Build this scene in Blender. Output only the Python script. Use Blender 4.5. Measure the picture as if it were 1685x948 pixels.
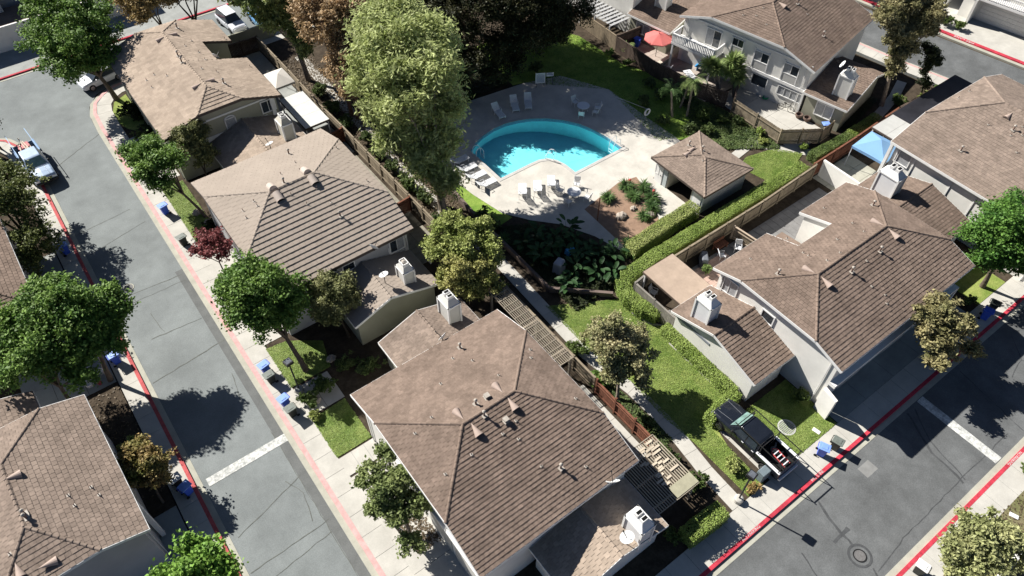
import bpy, math, random
import numpy as np
from mathutils import Vector, Matrix
for o in list(bpy.data.objects): bpy.data.objects.remove(o)
SC = bpy.context.scene
COL = SC.collection
R = math.radians
# Site frame: x runs along the right-hand street, y along the left-hand street, z up, metres.
# ---------------------------------------------------------------- camera
cam = bpy.data.cameras.new('camera'); cob = bpy.data.objects.new('camera', cam); COL.objects.link(cob)
cob.location = (0, 0, 45); cob.rotation_euler = (R(40), 0, R(-36.8))
cam.sensor_width = 36; cam.lens = 18 * 1220 / 842.5; cam.clip_end = 2000
SC.camera = cob
# ---------------------------------------------------------------- sky, sun, exposure
SUN = Vector((-.355, .935, .80)).normalized()
w = bpy.data.worlds.new('World'); SC.world = w; w.use_nodes = True
nt = w.node_tree; bg = nt.nodes['Background']; sky = nt.nodes.new('ShaderNodeTexSky')
sky.sky_type = 'NISHITA'; sky.sun_disc = False; sky.dust_density = .3; sky.air_density = .5; sky.sun_elevation = math.asin(SUN.z)
sky.sun_rotation = math.atan2(SUN.x, SUN.y) % (2 * math.pi)
nt.links.new(sky.outputs[0], bg.inputs[0]); bg.inputs[1].default_value = 0.05
sl = bpy.data.lights.new('sun', 'SUN'); sl.energy = 5; sl.angle = R(.5); sl.color = (1, .965, .91)
so = bpy.data.objects.new('sun', sl); COL.objects.link(so)
so.rotation_euler = (-SUN).to_track_quat('-Z', 'Y').to_euler(); so.location = (-40, 100, 90)
SC.view_settings.view_transform = 'Standard'; SC.view_settings.look = 'None'
SC.view_settings.exposure = .78; SC.view_settings.gamma = 1
SC.render.engine = 'CYCLES'
SC.cycles.max_bounces = 5; SC.cycles.diffuse_bounces = 1; SC.cycles.transparent_max_bounces = 6

# ---------------------------------------------------------------- materials
MATS = {}
def mat(name, col, var=.12, sc=1.5, rough=.85, bump=0, bsc=30, spec=.25, metal=0, isl=0, col2=None, fine=0, fsc=60, trans=0, blot=0, bls=.15):
    if name in MATS: return MATS[name]
    m = bpy.data.materials.new(name); m.use_nodes = True; n = m.node_tree.nodes; l = m.node_tree.links
    p = n['Principled BSDF']; p.inputs['Roughness'].default_value = rough; p.inputs['Specular IOR Level'].default_value = spec
    p.inputs['Metallic'].default_value = metal
    co = n.new('ShaderNodeNewGeometry')
    c2 = col2 or tuple(min(1, c * (1 + var)) for c in col); c1 = col if col2 else tuple(c * (1 - var) for c in col)
    nz = n.new('ShaderNodeTexNoise'); nz.inputs['Scale'].default_value = sc; nz.inputs['Detail'].default_value = 5; nz.inputs['Roughness'].default_value = .65
    l.new(co.outputs['Position'], nz.inputs['Vector'])
    mr = n.new('ShaderNodeMapRange'); mr.inputs[1].default_value = .35; mr.inputs[2].default_value = .65; l.new(nz.outputs[0], mr.inputs[0])
    mx = n.new('ShaderNodeMix'); mx.data_type = 'RGBA'; mx.inputs['A'].default_value = (*c1, 1); mx.inputs['B'].default_value = (*c2, 1)
    l.new(mr.outputs[0], mx.inputs['Factor']); out = mx.outputs['Result']
    def val(src, lo, hi, out):
        r = n.new('ShaderNodeMapRange'); r.inputs[3].default_value = lo; r.inputs[4].default_value = hi; l.new(src, r.inputs[0])
        v = n.new('ShaderNodeHueSaturation'); v.inputs['Color'].default_value = (1, 1, 1, 1); l.new(out, v.inputs['Color']); l.new(r.outputs[0], v.inputs['Value']); return v.outputs[0]
    if isl: out = val(co.outputs['Random Per Island'], 1 - isl, 1 + isl, out)
    if fine:
        f = n.new('ShaderNodeTexNoise'); f.inputs['Scale'].default_value = fsc; f.inputs['Detail'].default_value = 2
        l.new(co.outputs['Position'], f.inputs['Vector']); out = val(f.outputs[0], 1 - fine * 2, 1 + fine * 2, out)
    if blot:
        f = n.new('ShaderNodeTexNoise'); f.inputs['Scale'].default_value = bls; f.inputs['Detail'].default_value = 6; f.inputs['Roughness'].default_value = .7
        l.new(co.outputs['Position'], f.inputs['Vector']); q = n.new('ShaderNodeMapRange'); q.inputs[1].default_value = .38; q.inputs[2].default_value = .62; l.new(f.outputs[0], q.inputs[0]); out = val(q.outputs[0], 1 - blot, 1 + blot, out)
    l.new(out, p.inputs['Base Color'])
    if bump:
        b = n.new('ShaderNodeTexNoise'); b.inputs['Scale'].default_value = bsc; b.inputs['Detail'].default_value = 4
        l.new(co.outputs['Position'], b.inputs['Vector'])
        bp = n.new('ShaderNodeBump'); bp.inputs['Strength'].default_value = bump; bp.inputs['Distance'].default_value = .05
        l.new(b.outputs[0], bp.inputs['Height']); l.new(bp.outputs[0], p.inputs['Normal'])
    if trans:
        tr = n.new('ShaderNodeBsdfTranslucent'); l.new(out, tr.inputs[0]); ms = n.new('ShaderNodeMixShader'); ms.inputs[0].default_value = trans
        l.new(p.outputs[0], ms.inputs[1]); l.new(tr.outputs[0], ms.inputs[2]); l.new(ms.outputs[0], n['Material Output'].inputs[0])
    MATS[name] = m; return m
def leafmat(name, a, b, isl=.35, trans=.28): return mat(name, a, col2=b, sc=.7, rough=.6, spec=.3, isl=isl, trans=trans)
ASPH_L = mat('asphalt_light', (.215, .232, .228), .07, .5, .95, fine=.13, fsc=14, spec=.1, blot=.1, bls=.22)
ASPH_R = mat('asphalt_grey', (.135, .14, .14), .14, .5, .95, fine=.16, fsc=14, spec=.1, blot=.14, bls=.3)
ASPH_D = mat('asphalt_patch', (.15, .155, .15), .1, 1, .95, fine=.1, fsc=14, spec=.1)
TAR = mat('tar', (.075, .078, .08), .2, 4, .8)
CRACK = mat('crack', (.13, .135, .12), .2, 4, .9)
CONC = mat('concrete', (.50, .48, .43), .06, .8, .9, fine=.05, fsc=15, spec=.1, blot=.07, bls=.5)
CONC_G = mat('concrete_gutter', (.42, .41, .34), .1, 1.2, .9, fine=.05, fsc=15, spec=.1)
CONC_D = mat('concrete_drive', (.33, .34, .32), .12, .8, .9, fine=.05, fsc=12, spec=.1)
DECK = mat('pool_deck_concrete', (.56, .53, .47), .12, .6, .9, fine=.05, fsc=12, spec=.1)
RED = mat('red_kerb_paint', (.5, .045, .07), .2, 3, .8, fine=.14, fsc=9, blot=.2, bls=.7)
PINK = mat('faded_red_kerb_paint', (.60, .36, .34), .14, 2, .85, fine=.06, fsc=20)
WPAINT = mat('road_white_paint', (.33, .34, .32), .1, 3.5, .9, col2=(.74, .74, .70), fine=.14, fsc=10)
SOIL = mat('soil', (.07, .055, .04), .3, 1.5, 1, .4, 12, fine=.15, fsc=9, spec=.05)
MULCH = mat('dry_soil', (.19, .15, .11), .25, 1.5, 1, .3, 12, fine=.15, fsc=10, spec=.05)
DIRT = mat('reddish_dirt', (.30, .20, .14), .15, 1.5, 1, .2, 8, fine=.08, fsc=8, spec=.05)
GRASS = mat('grass', (.155, .225, .045), col2=(.30, .34, .10), sc=.9, rough=.95, bump=.6, bsc=9, fine=.16, fsc=6, spec=.1)
GRASS2 = mat('deep_grass', (.14, .25, .04), col2=(.28, .38, .08), sc=.9, rough=.95, bump=.6, bsc=9, fine=.16, fsc=6, spec=.1)
STUCCO = mat('cream_stucco', (.80, .78, .72), .04, .7, .9, .05, 40, spec=.1, blot=.04, bls=.6)
STUCCO_G = mat('grey_stucco', (.44, .44, .44), .05, .7, .9, .05, 40, spec=.1)
STUCCO_O = mat('olive_stucco', (.34, .335, .26), .06, .7, .9, spec=.1)
TRIM = mat('white_trim', (.8, .79, .76), .04, 2, .6)
TRIM_B = mat('dark_brown_trim', (.09, .07, .06), .15, 2, .7)
GLASS = mat('window_glass', (.03, .04, .05), .3, 1, .08, spec=.9)
CURT = mat('curtain_behind_glass', (.34, .35, .36), .2, 6, .4, spec=.6)
ROOF_B = mat('brown_roof_tile', (.213, .160, .127),   .14, .9, .92, isl=.12, fine=.13, fsc=7, spec=.08, blot=.07, bls=.3)
ROOF_C = mat('brown_grey_roof_tile', (.255, .20, .162),   .14, .9, .92, isl=.12, fine=.13, fsc=7, spec=.08, blot=.07, bls=.3)
ROOF_T = mat('tan_roof_tile', (.38, .305, .24), .08, .5, .92, isl=.12, fine=.08, fsc=8, spec=.08, blot=.08, bls=.35)
ROOF_P = mat('pale_tan_roof_tile', (.355, .30, .25), .05, .3, .92, isl=.03, fine=.04, fsc=8, spec=.08)
VENTP = mat('vent_paint', (.43, .335, .28), .06, 4, .7)
VENTL = mat('vent_light_metal', (.40, .36, .31), .15, 6, .6)
BLACK = mat('black_void', (.006, .006, .006), .2, 2, .9)
WOOD = mat('weathered_fence_wood', (.26, .215, .155), .2, 2, .95, isl=.14, fine=.1, fsc=12, spec=.1)
WOOD_D = mat('dark_fence_wood', (.10, .075, .06), .2, 2, .95, isl=.14, fine=.1, fsc=12, spec=.1)
WOOD_R = mat('red_stained_wood', (.19, .082, .052), .18, 3, .9, isl=.12, fine=.1, fsc=12, spec=.15)
WOOD_P = mat('pale_lattice_wood', (.38, .33, .255), .14, 3, .9, isl=.12, spec=.1)
STEEL = mat('white_powder_coat', (.78, .79, .80), .03, 5, .4, spec=.4)
BARK = mat('bark', (.14, .11, .085), .3, 5, .95, .5, 12, spec=.1)
BARK_P = mat('pale_bark', (.28, .23, .18), .3, 4, .95, .4, 12, spec=.1)
BARK_D = mat('dark_bark', (.055, .045, .035), .3, 5, .95, .4, 12, spec=.1)
BLUE = mat('blue_plastic', (.05, .12, .62), .08, 5, .5, spec=.4)
BLUE_L = mat('pale_blue_plastic_lid', (.22, .36, .80), .08, 5, .5, spec=.4)
BINB = mat('dark_green_black_plastic', (.022, .026, .022), .2, 5, .5, spec=.4)
BINL = mat('grey_plastic_lid', (.16, .18, .16), .15, 5, .5, spec=.4)
RUBBER = mat('rubber', (.02, .02, .02), .2, 8, .8)
METAL = mat('dark_metal', (.03, .03, .03), .2, 5, .5, metal=.3)

# ---------------------------------------------------------------- helpers
def tag(o, label=None, cat=None, group=None, kind=None):
    if label: o['label'] = label
    if cat: o['category'] = cat
    if group: o['group'] = group
    if kind: o['kind'] = kind
    return o
def empty(name, loc, rz=0, label=None, cat=None, group=None):
    o = bpy.data.objects.new(name, None); o.location = loc; o.rotation_euler = (0, 0, R(rz)); o.empty_display_size = .2
    COL.objects.link(o); return tag(o, label, cat, group)
class MB:
    def __init__(s): s.v = []; s.f = []; s.m = []; s.cur = 0
    def add(s, vs, fs):
        b = len(s.v); s.v += [tuple(v) for v in vs]; s.f += [tuple(i + b for i in f) for f in fs]; s.m += [s.cur] * len(fs); return s
    def box(s, cx, cy, cz, sx, sy, sz, rz=0, rx=0, ry=0, taper=1):
        M = Matrix.Rotation(R(rz), 3, 'Z') @ Matrix.Rotation(R(ry), 3, 'Y') @ Matrix.Rotation(R(rx), 3, 'X')
        vs = []
        for z in (-.5, .5):
            k = taper if z > 0 else 1
            for x, y in ((-.5, -.5), (.5, -.5), (.5, .5), (-.5, .5)):
                vs.append(M @ Vector((x * sx * k, y * sy * k, z * sz)) + Vector((cx, cy, cz)))
        return s.add(vs, [(3, 2, 1, 0), (4, 5, 6, 7), (0, 1, 5, 4), (1, 2, 6, 5), (2, 3, 7, 6), (3, 0, 4, 7)])
    def bar(s, a, b, wd, ht=None):      # beam between two points
        a = Vector(a); b = Vector(b); d = b - a; L = d.length
        if L < 1e-6: return s
        ht = ht or wd; q = d.to_track_quat('X', 'Z').to_matrix(); c = (a + b) / 2; vs = []
        for x in (-.5, .5):
            for y, z in ((-.5, -.5), (.5, -.5), (.5, .5), (-.5, .5)): vs.append(q @ Vector((x * L, y * wd, z * ht)) + c)
        return s.add(vs, [(0, 3, 2, 1), (4, 5, 6, 7), (0, 1, 5, 4), (1, 2, 6, 5), (2, 3, 7, 6), (3, 0, 4, 7)])
    def prism(s, poly, z0, z1):
        n = len(poly); ar = sum(poly[i][0] * poly[(i + 1) % n][1] - poly[(i + 1) % n][0] * poly[i][1] for i in range(n))
        if ar < 0: poly = poly[::-1]
        vs = [(x, y, z0) for x, y in poly] + [(x, y, z1) for x, y in poly]
        return s.add(vs, [tuple(range(n - 1, -1, -1)), tuple(range(n, 2 * n))] + [(i, (i + 1) % n, n + (i + 1) % n, n + i) for i in range(n)])
    def sheet(s, poly, z):
        n = len(poly); ar = sum(poly[i][0] * poly[(i + 1) % n][1] - poly[(i + 1) % n][0] * poly[i][1] for i in range(n))
        if ar < 0: poly = poly[::-1]
        return s.add([(x, y, z) for x, y in poly], [tuple(range(n))])
    def tube(s, pts, rad, n=6, cap=True):
        pts = [Vector(p) for p in pts]; rad = rad if isinstance(rad, (list, tuple)) else [rad] * len(pts); vs = []; fs = []
        for i, p in enumerate(pts):
            d = (pts[min(i + 1, len(pts) - 1)] - pts[max(i - 1, 0)])
            q = d.to_track_quat('Z', 'Y').to_matrix() if d.length > 1e-6 else Matrix.Identity(3)
            for k in range(n): vs.append(p + q @ Vector((math.cos(2 * math.pi * k / n) * rad[i], math.sin(2 * math.pi * k / n) * rad[i], 0)))
        for i in range(len(pts) - 1):
            for k in range(n): fs.append((i * n + k, i * n + (k + 1) % n, (i + 1) * n + (k + 1) % n, (i + 1) * n + k))
        if cap: fs += [tuple(range(n - 1, -1, -1)), tuple((len(pts) - 1) * n + k for k in range(n))]
        return s.add(vs, fs)
    def lathe(s, prof, cx=0, cy=0, cz=0, n=16, M=None):
        vs = []; fs = []
        for r, z in prof:
            for k in range(n):
                v = Vector((math.cos(2 * math.pi * k / n) * r, math.sin(2 * math.pi * k / n) * r, z))
                if M: v = M @ v
                vs.append(v + Vector((cx, cy, cz)))
        for i in range(len(prof) - 1):
            for k in range(n): fs.append((i * n + k, i * n + (k + 1) % n, (i + 1) * n + (k + 1) % n, (i + 1) * n + k))
        fs += [tuple(range(n - 1, -1, -1)), tuple((len(prof) - 1) * n + k for k in range(n))]
        return s.add(vs, fs)
    def build(s, name, mats, parent=None, label=None, cat=None, group=None, kind=None, smooth=False, loc=None, bevel=0):
        me = bpy.data.meshes.new(name); me.from_pydata(s.v, [], s.f)
        mats = mats if isinstance(mats, (list, tuple)) else [mats]
        for m in mats: me.materials.append(m)
        if len(mats) > 1: me.polygons.foreach_set('material_index', s.m)
        if smooth: me.polygons.foreach_set('use_smooth', [True] * len(s.f))
        me.update()
        o = bpy.data.objects.new(name, me); COL.objects.link(o)
        if parent: o.parent = parent
        if loc: o.location = loc
        if bevel:
            b = o.modifiers.new('bevel', 'BEVEL'); b.width = bevel; b.segments = 2; b.limit_method = 'ANGLE'
        return tag(o, label, cat, group, kind)
def copy_tree(o, parent=None):
    c = o.copy(); COL.objects.link(c); c.parent = parent
    for ch in list(o.children): copy_tree(ch, c)
    return c
def sheet(name, poly, z, m, label=None, kind='structure', parent=None):
    return MB().sheet(poly, z).build(name, m, parent, label, kind=kind)
def slab(name, poly, z0, z1, m, label=None, kind='structure', parent=None):
    return MB().prism(poly, z0, z1).build(name, m, parent, label, kind=kind)
def rect(x0, y0, x1, y1): return [(x0, y0), (x1, y0), (x1, y1), (x0, y1)]
# ================================================================ ground, streets, kerbs, walks
ZR = -.13                                  # road level; pavements and lawns near 0
# left street and the street it runs into at the top
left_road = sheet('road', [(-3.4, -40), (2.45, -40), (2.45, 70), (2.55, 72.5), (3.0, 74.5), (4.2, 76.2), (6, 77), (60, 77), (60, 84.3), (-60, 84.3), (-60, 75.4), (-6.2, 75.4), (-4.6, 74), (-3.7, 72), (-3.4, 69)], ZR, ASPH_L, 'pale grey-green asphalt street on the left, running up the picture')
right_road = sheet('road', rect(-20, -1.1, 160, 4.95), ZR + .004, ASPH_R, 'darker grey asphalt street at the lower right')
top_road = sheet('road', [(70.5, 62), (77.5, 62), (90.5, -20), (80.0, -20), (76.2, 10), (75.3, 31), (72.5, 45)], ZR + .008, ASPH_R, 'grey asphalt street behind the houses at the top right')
# street details that lie flat on the asphalt: cut patches, joints, sealed cracks, paint
def strip(pts, wd, z, m, name, parent, jit=0, seed=1):
    rnd = random.Random(seed); mb = MB()
    P = [Vector((*p, 0)) for p in pts]; fine = [P[0]]
    for a, b in zip(P, P[1:]):
        n = max(1, int((b - a).length / .5))
        for i in range(1, n + 1): fine.append(a.lerp(b, i / n) + Vector((rnd.uniform(-jit, jit), rnd.uniform(-jit, jit), 0)))
    vs = []
    for i, p in enumerate(fine):
        d = (fine[min(i + 1, len(fine) - 1)] - fine[max(i - 1, 0)]).normalized(); nrm = Vector((-d.y, d.x, 0)); ww = wd * (1 + (rnd.uniform(-.4, .4) if jit else 0)) / 2
        vs += [p + nrm * ww + Vector((0, 0, z)), p - nrm * ww + Vector((0, 0, z))]
    mb.add(vs, [(2 * i, 2 * i + 1, 2 * i + 3, 2 * i + 2) for i in range(len(fine) - 1)])
    return mb.build(name, m, parent)
strip([(2.12, -10), (2.15, 48)], .6, ZR + .004, ASPH_D, 'resurfaced_strip', left_road)
for i, (p, wd) in enumerate([([(-3.2, 47.9), (2.2, 47.4)], .05), ([(-3.2, 46.9), (2.2, 46.7)], .04), ([(-2, 42.5), (1.8, 42.2)], .05), ([(-3.3, 38.6), (2.4, 39.2)], .06), ([(-1.2, 45), (-1, 42.6)], .04),
        ([(-3.2, 57), (1.4, 57.5)], .04), ([(-3.1, 54), (1.9, 55.2)], .035), ([(-3.2, 66.5), (2.4, 69.6)], .06), ([(-3, 24.3), (2.0, 25.8)], .05), ([(-3.3, 21.8), (2.1, 22)], .05), ([(-2.5, 20.7), (1.8, 21.2)], .04), ([(-3, 17), (-.8, 16.6), (2, 17.6)], .06),
        ([(1.8, 16), (1.82, 30)], .04), ([(1.0, 26), (1.6, 24.6), (1.2, 22.5)], .04), ([(1.2, 33.5), (1.6, 36)], .04)]):
    strip(p, wd, ZR + .008 + .0006 * (i % 5), CRACK, 'asphalt_crack', left_road, .04, i)
for i, (p, wd) in enumerate([([(27.7, 4.3), (27.2, 2.6), (27.1, 1.1)], .16), ([(26.9, -.4), (26.6, -1.1)], .12), ([(24.2, 2.8), (23.6, .6), (23.4, -1.1)], .09), ([(23.6, .6), (22.3, 1.1)], .09), ([(26.3, 2), (27.8, 2.1)], .3),
        ([(38.6, 4.6), (37.3, 2.6), (36.6, -.5)], .09), ([(37.9, 4.7), (36.6, 2), (36.3, -.6)], .16), ([(27, -.7), (30, -.4), (36, -.3), (42, -.3)], .05), 
        ([(50, 4), (48.5, 2.4), (46.5, 2)], .07), ([(48.5, 2.4), (49.6, .6)], .06), ([(44, 4.5), (43.4, 1), (43, -1)], .06)]):
    strip(p, wd, ZR + .008 + .0006 * (i % 5), TAR, 'tar_seam', right_road, .05, 40 + i)
for i, (x, y, sx, sy) in enumerate([(31.6, 3.4, 1.1, .8)]):
    sheet('road_patch', rect(x, y, x + sx, y + sy), ZR + .0075, mat('pale_patch', (.24, .24, .23), .1, 2), kind=None, parent=right_road)
ring = MB().lathe([(.75, 0), (.75, .003), (.60, .003), (.60, 0)], n=24); ring.f = ring.f[:-2]; ring.m = ring.m[:-2]; ring.build('tar_ring', TAR, right_road, loc=(26.9, .55, ZR + .013))
def manhole(x, y, z, lab):
    t = empty('manhole_cover', (x, y, z), 0, lab, 'manhole cover')
    MB().lathe([(.42, 0), (.42, .012), (.36, .012), (.36, .006)], n=24).build('rim', METAL if x > 10 else CONC_G, t)
    MB().lathe([(.34, 0), (.34, .014)], n=24).build('lid', mat('cast_iron', (.16, .155, .15), .2, 9, .7), t)
manhole(26.9, .55, ZR + .014, 'round iron manhole cover in a tar ring on the lower right street')
manhole(-1.7, 48.6, ZR + .014, 'round pale manhole cover on the left street beside the leafy tree shadow')
for i, (x0, y0, x1, y1, par) in enumerate([(-3.1, 28.6, 2.45, 29.25, left_road), (39.25, -1.05, 39.95, 4.9, right_road)]):
    sheet('stop_line', rect(x0, y0, x1, y1), ZR + .016, WPAINT, kind=None, parent=par)
# gutters and kerbs
def band(pts_in, pts_out, z0, z1, name, m, label=None, parent=None, kind='structure'):
    return MB().prism(list(pts_in) + list(pts_out)[::-1], z0, z1).build(name, m, parent, label, kind=kind)
def off(line, d):
    out = []
    for i, p in enumerate(line):
        a = Vector(line[max(i - 1, 0)]); b = Vector(line[min(i + 1, len(line) - 1)]); t = (b - a).normalized(); out.append((p[0] - t.y * d, p[1] + t.x * d))
    return out
def kerb_run(line, side, m, lab, gut=.38, kw=.24, walk=0, wlab=None, joints=True):
    """line = edge of the asphalt; side = +1 kerb on the left of travel"""
    a = off(line, side * gut); b = off(line, side * (gut + kw)); c = off(line, side * (gut + kw + walk))
    def seg(p, q, z0, z1, name, mt, la):
        o = MB()
        for i in range(len(p) - 1): o.add([(*p[i], z0), (*p[i + 1], z0), (*q[i + 1], z0), (*q[i], z0), (*p[i], z1), (*p[i + 1], z1), (*q[i + 1], z1), (*q[i], z1)], [(4, 5, 6, 7), (0, 1, 5, 4), (2, 3, 7, 6), (1, 2, 6, 5), (3, 0, 4, 7)] if side > 0 else [(7, 6, 5, 4), (4, 5, 1, 0), (6, 7, 3, 2), (5, 6, 2, 1), (7, 4, 0, 3)])
        return o.build(name, mt, None, la, kind='structure')
    g = seg(line, a, -.3, ZR + .02, 'gutter', CONC_G, lab + ', gutter')
    k = seg(a, b, -.3, .015, 'kerb', m, lab)
    if walk:
        # pavement laid as separate slabs with recessed joints
        L = [0]
        for i in range(len(b) - 1): L.append(L[-1] + (Vector(b[i + 1]) - Vector(b[i])).length)
        root = seg(b, c, -.3, -.01, 'pavement', CONC_D, wlab); n = max(1, int(L[-1] / 1.6))
        def at(line2, s):
            for i in range(len(L) - 1):
                if s <= L[i + 1] + 1e-6:
                    t = (s - L[i]) / (L[i + 1] - L[i]); return Vector(line2[i]).lerp(Vector(line2[i + 1]), t)
            return Vector(line2[-1])
        for i in range(n):
            s0 = L[-1] * i / n + .012; s1 = L[-1] * (i + 1) / n - .012
            P = [at(b, s0), at(b, s1), at(c, s1), at(c, s0)]
            if (P[0] - Vector((20, 30))).length > 70: continue
            rnd = random.Random(i); dz = rnd.uniform(0, .008)
            MB().prism([tuple(p) for p in P], -.02, .004 + dz).build('paving_slab', CONC, root)
    return k
LR = [(2.45, 70), (2.45, 10), (2.45, -30)]
LRfull = [(7.5, 77.0), (6, 76.95), (4.4, 76.1), (3.2, 74.9), (2.6, 73), (2.45, 70), (2.45, 10), (2.45, -30)]
kerb_run(LRfull, 1, PINK, kw=.32, lab= 'faded red kerb along the right side of the left street', walk=1.38, wlab='pale concrete pavement in front of the tan houses')
LL = [(-3.4, -30), (-3.4, 45), (-3.4, 69), (-3.7, 72), (-4.6, 74), (-6.2, 75.3), (-30, 75.4)]
kerb_run(LL, 1, mat('red_kerb_paint_mid', (.48, .10, .10), .2, 2, .85, fine=.08, fsc=20), 'red kerb along the left side of the left street', walk=1.2, wlab='shaded pavement beside the left street')
kerb_run([(60, 4.95), (-20, 4.95)][::-1], 1, RED, 'bright red kerb on the house side of the lower right street', walk=1.55, wlab='pavement between the pickup and the lower right street')
kerb_run([(-20, -1.1), (90, -1.1)], -1, RED, 'bright red kerb on the far lower right side of the street', walk=1.45, wlab='pavement at the bottom right corner')
kerb_run([(60, 84.3), (-60, 84.3)][::-1], 1, RED, 'red kerb across the top left street', walk=.01)
kerb_run([(79.0, 58), (81.6, 42), (83.1, 30), (84.6, 20), (87.5, 0), (90.5, -20)][::-1], -1, RED, 'red kerb in front of the white garages', gut=.45, kw=.45)
kerb_run([(70.5, 62), (73.6, 42), (75.2, 31), (76.6, 24), (79, 6), (80, -20)], -1, PINK, 'faded kerb behind the olive tree', walk=1.5, wlab='pavement behind the olive tree')
sheet('driveway', [(80.0, 60), (110, 60), (110, -20), (91.2, -20), (88.4, 0), (85.5, 20), (84.05, 30), (82.5, 42)], -.003, CONC, 'pale concrete apron in front of the white garages')
# kerb lettering
def kerb_text(s, x, y, z, rz, size, par=None):
    cu = bpy.data.curves.new('kerb_lettering', 'FONT'); cu.body = s; cu.size = size; cu.extrude = .002; cu.align_x = 'CENTER'; cu.align_y = 'CENTER'
    o = bpy.data.objects.new('tmp', cu); COL.objects.link(o); dg = bpy.context.evaluated_depsgraph_get()
    me = bpy.data.meshes.new_from_object(o.evaluated_get(dg)); bpy.data.objects.remove(o); me.materials.clear(); me.materials.append(WPAINT)
    t = bpy.data.objects.new('kerb_lettering', me); COL.objects.link(t); t.location = (x, y, z); t.rotation_euler = (0, 0, R(rz)); t['kind'] = 'structure'
    t['label'] = 'white ' + s + ' stencilled on the red kerb'
kerb_text('NO PARKING', 22.6, 5.45, .02, 0, .26); kerb_text('FIRE LANE', 29.0, 5.45, .02, 0, .26)
kerb_text('NO PARKING', 40.5, -1.6, .02, 180, .26); kerb_text('NO PARKING', 26.6, -1.6, .02, 180, .26)
kerb_text('FIRE LANE', 83.9, 29.0, .02, 98, .5); kerb_text('NO PARKING', 85.9, 15.0, .02, 98, .5)
# planted blocks between the streets (the earth everything stands on)
slab('garden_earth', [(-5.3, -30), (-5.3, 68.5), (-5.6, 71), (-6.5, 72.8), (-8, 73.6), (-40, 73.6), (-40, -30)], -.29, -.03, SOIL)
slab('garden_earth', rect(-20, -40, 90, -3.0), -.29, -.03, MULCH)
slab('garden_earth', rect(-60, 84.95, 60, 140), -.29, -.03, CONC_D)
# lawns
def lawn(poly, lab, m=GRASS, z=0.0): return slab('lawn', poly, -.05, z, m, lab)
lawn([(4.47, 48.3), (6.4, 48.3), (6.4, 58.2), (4.47, 58.2)], 'small lawn strip under the street tree in front of the pale tan roof')
lawn([(4.47, 32.2), (7.6, 32.2), (8.2, 34.6), (6.9, 35.6), (6.0, 36.2), (4.47, 36.4)], 'small lawn beside the leaning street tree')
lawn([(4.47, 25.4), (7.1, 25.4), (7.1, 29.2), (4.47, 29.0)], 'lawn strip in front of the brown house at the bottom')
lawn([(4.47, 70.2), (4.6, 72), (5.2, 73.6), (6.6, 74.3), (6.6, 68.6), (5.5, 67.8), (4.9, 68.6)], 'curved lawn corner at the top of the left street')
lawn([(24.3, 7.2), (24.3, 12), (24.0, 14.8), (24.2, 18), (23.6, 22), (23.6, 27.2), (29.2, 24.0), (28.4, 22.6), (28.7, 21.4), (29.4, 20.6), (29.3, 20.2), (28.7, 12.9), (26.5, 12.4), (25.8, 10), (25.8, 7.2)], 'large bright lawn between the greenbelt path and the long hedge')
lawn([(29.0, 7.15), (33.2, 7.15), (33.2, 11.6), (28.9, 11.6)], 'square lawn between the pickup and the driveway')
lawn([(50.6, 7.15), (54.5, 7.15), (54.5, 11), (50.6, 11)], 'lawn patch under the round green tree on the right')
lawn([(48.6, 26.4), (52.2, 26.4), (54.2, 27.1), (52.6, 29.2), (49.6, 29.9), (48.0, 29.4)], 'dry lawn beside the pool house')
lawn([(44.6, 36.5), (50.5, 33.2), (52.3, 33.6), (52.8, 37), (52.2, 44), (50.6, 48.0), (50.4, 55), (47.5, 60), (40, 60), (39, 52), (44, 50.5), (46.4, 45.5), (46.2, 40)], 'shaded lawn behind the pool', GRASS2)
lawn([(24.9, 38.6), (24.9, 43.5), (26.0, 43.2), (26.6, 39.8), (27.4, 36.6), (25.8, 36.4)], 'bright lawn strip beside the pool edging', GRASS2)
lawn([(27, -3.05), (45, -3.05), (45, -12), (37, -12), (35.8, -4.4), (34.4, -4.4), (27, -8)], 'patchy lawn at the bottom right corner', mat('patchy_grass', (.13, .14, .05), col2=(.22, .19, .11), sc=.8, rough=.95, bump=.5, bsc=9, fine=.15, fsc=6))
# paths and drives
def path(pts, wd, lab, name='path', m=CONC, z=.006, n=None, step=1.5):
    P = [Vector(p) for p in pts]; L = [0]
    for a, b in zip(P, P[1:]): L.append(L[-1] + (b - a).length)
    def at(s):
        for i in range(len(L) - 1):
            if s <= L[i + 1] + 1e-6:
                return P[i].lerp(P[i + 1], (s - L[i]) / (L[i + 1] - L[i])), (P[i + 1] - P[i]).normalized()
        return P[-1], (P[-1] - P[-2]).normalized()
    root = None; k = max(1, round(L[-1] / step)); base = MB()
    def quad(s0, s1, w2):
        a, t0 = at(s0); b, t1 = at(s1); n0 = Vector((-t0.y, t0.x)) * w2; n1 = Vector((-t1.y, t1.x)) * w2
        return [tuple(a + n0), tuple(b + n1), tuple(b - n1), tuple(a - n0)]
    for i in range(k): base.prism(quad(L[-1] * i / k, L[-1] * (i + 1) / k, wd / 2), -.06, z - .012)
    root = base.build(name, CONC_D, None, lab, kind='structure')
    for i in range(k):
        MB().prism(quad(L[-1] * i / k + .012, L[-1] * (i + 1) / k - .012, wd / 2), -.04, z + random.Random(i).uniform(0, .008)).build('paving_slab', m, root)
    return root
path([(23.3, 7.12), (23.4, 10), (23.9, 14), (23.85, 17.5), (23.2, 22), (23.4, 29), (23.5, 33), (23.1, 39.5), (23.0, 46), (23.2, 52), (23.4, 58), (23.6, 63), (23.8, 70)], 1.05, 'winding greenbelt path between the fences and the lawn')
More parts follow.
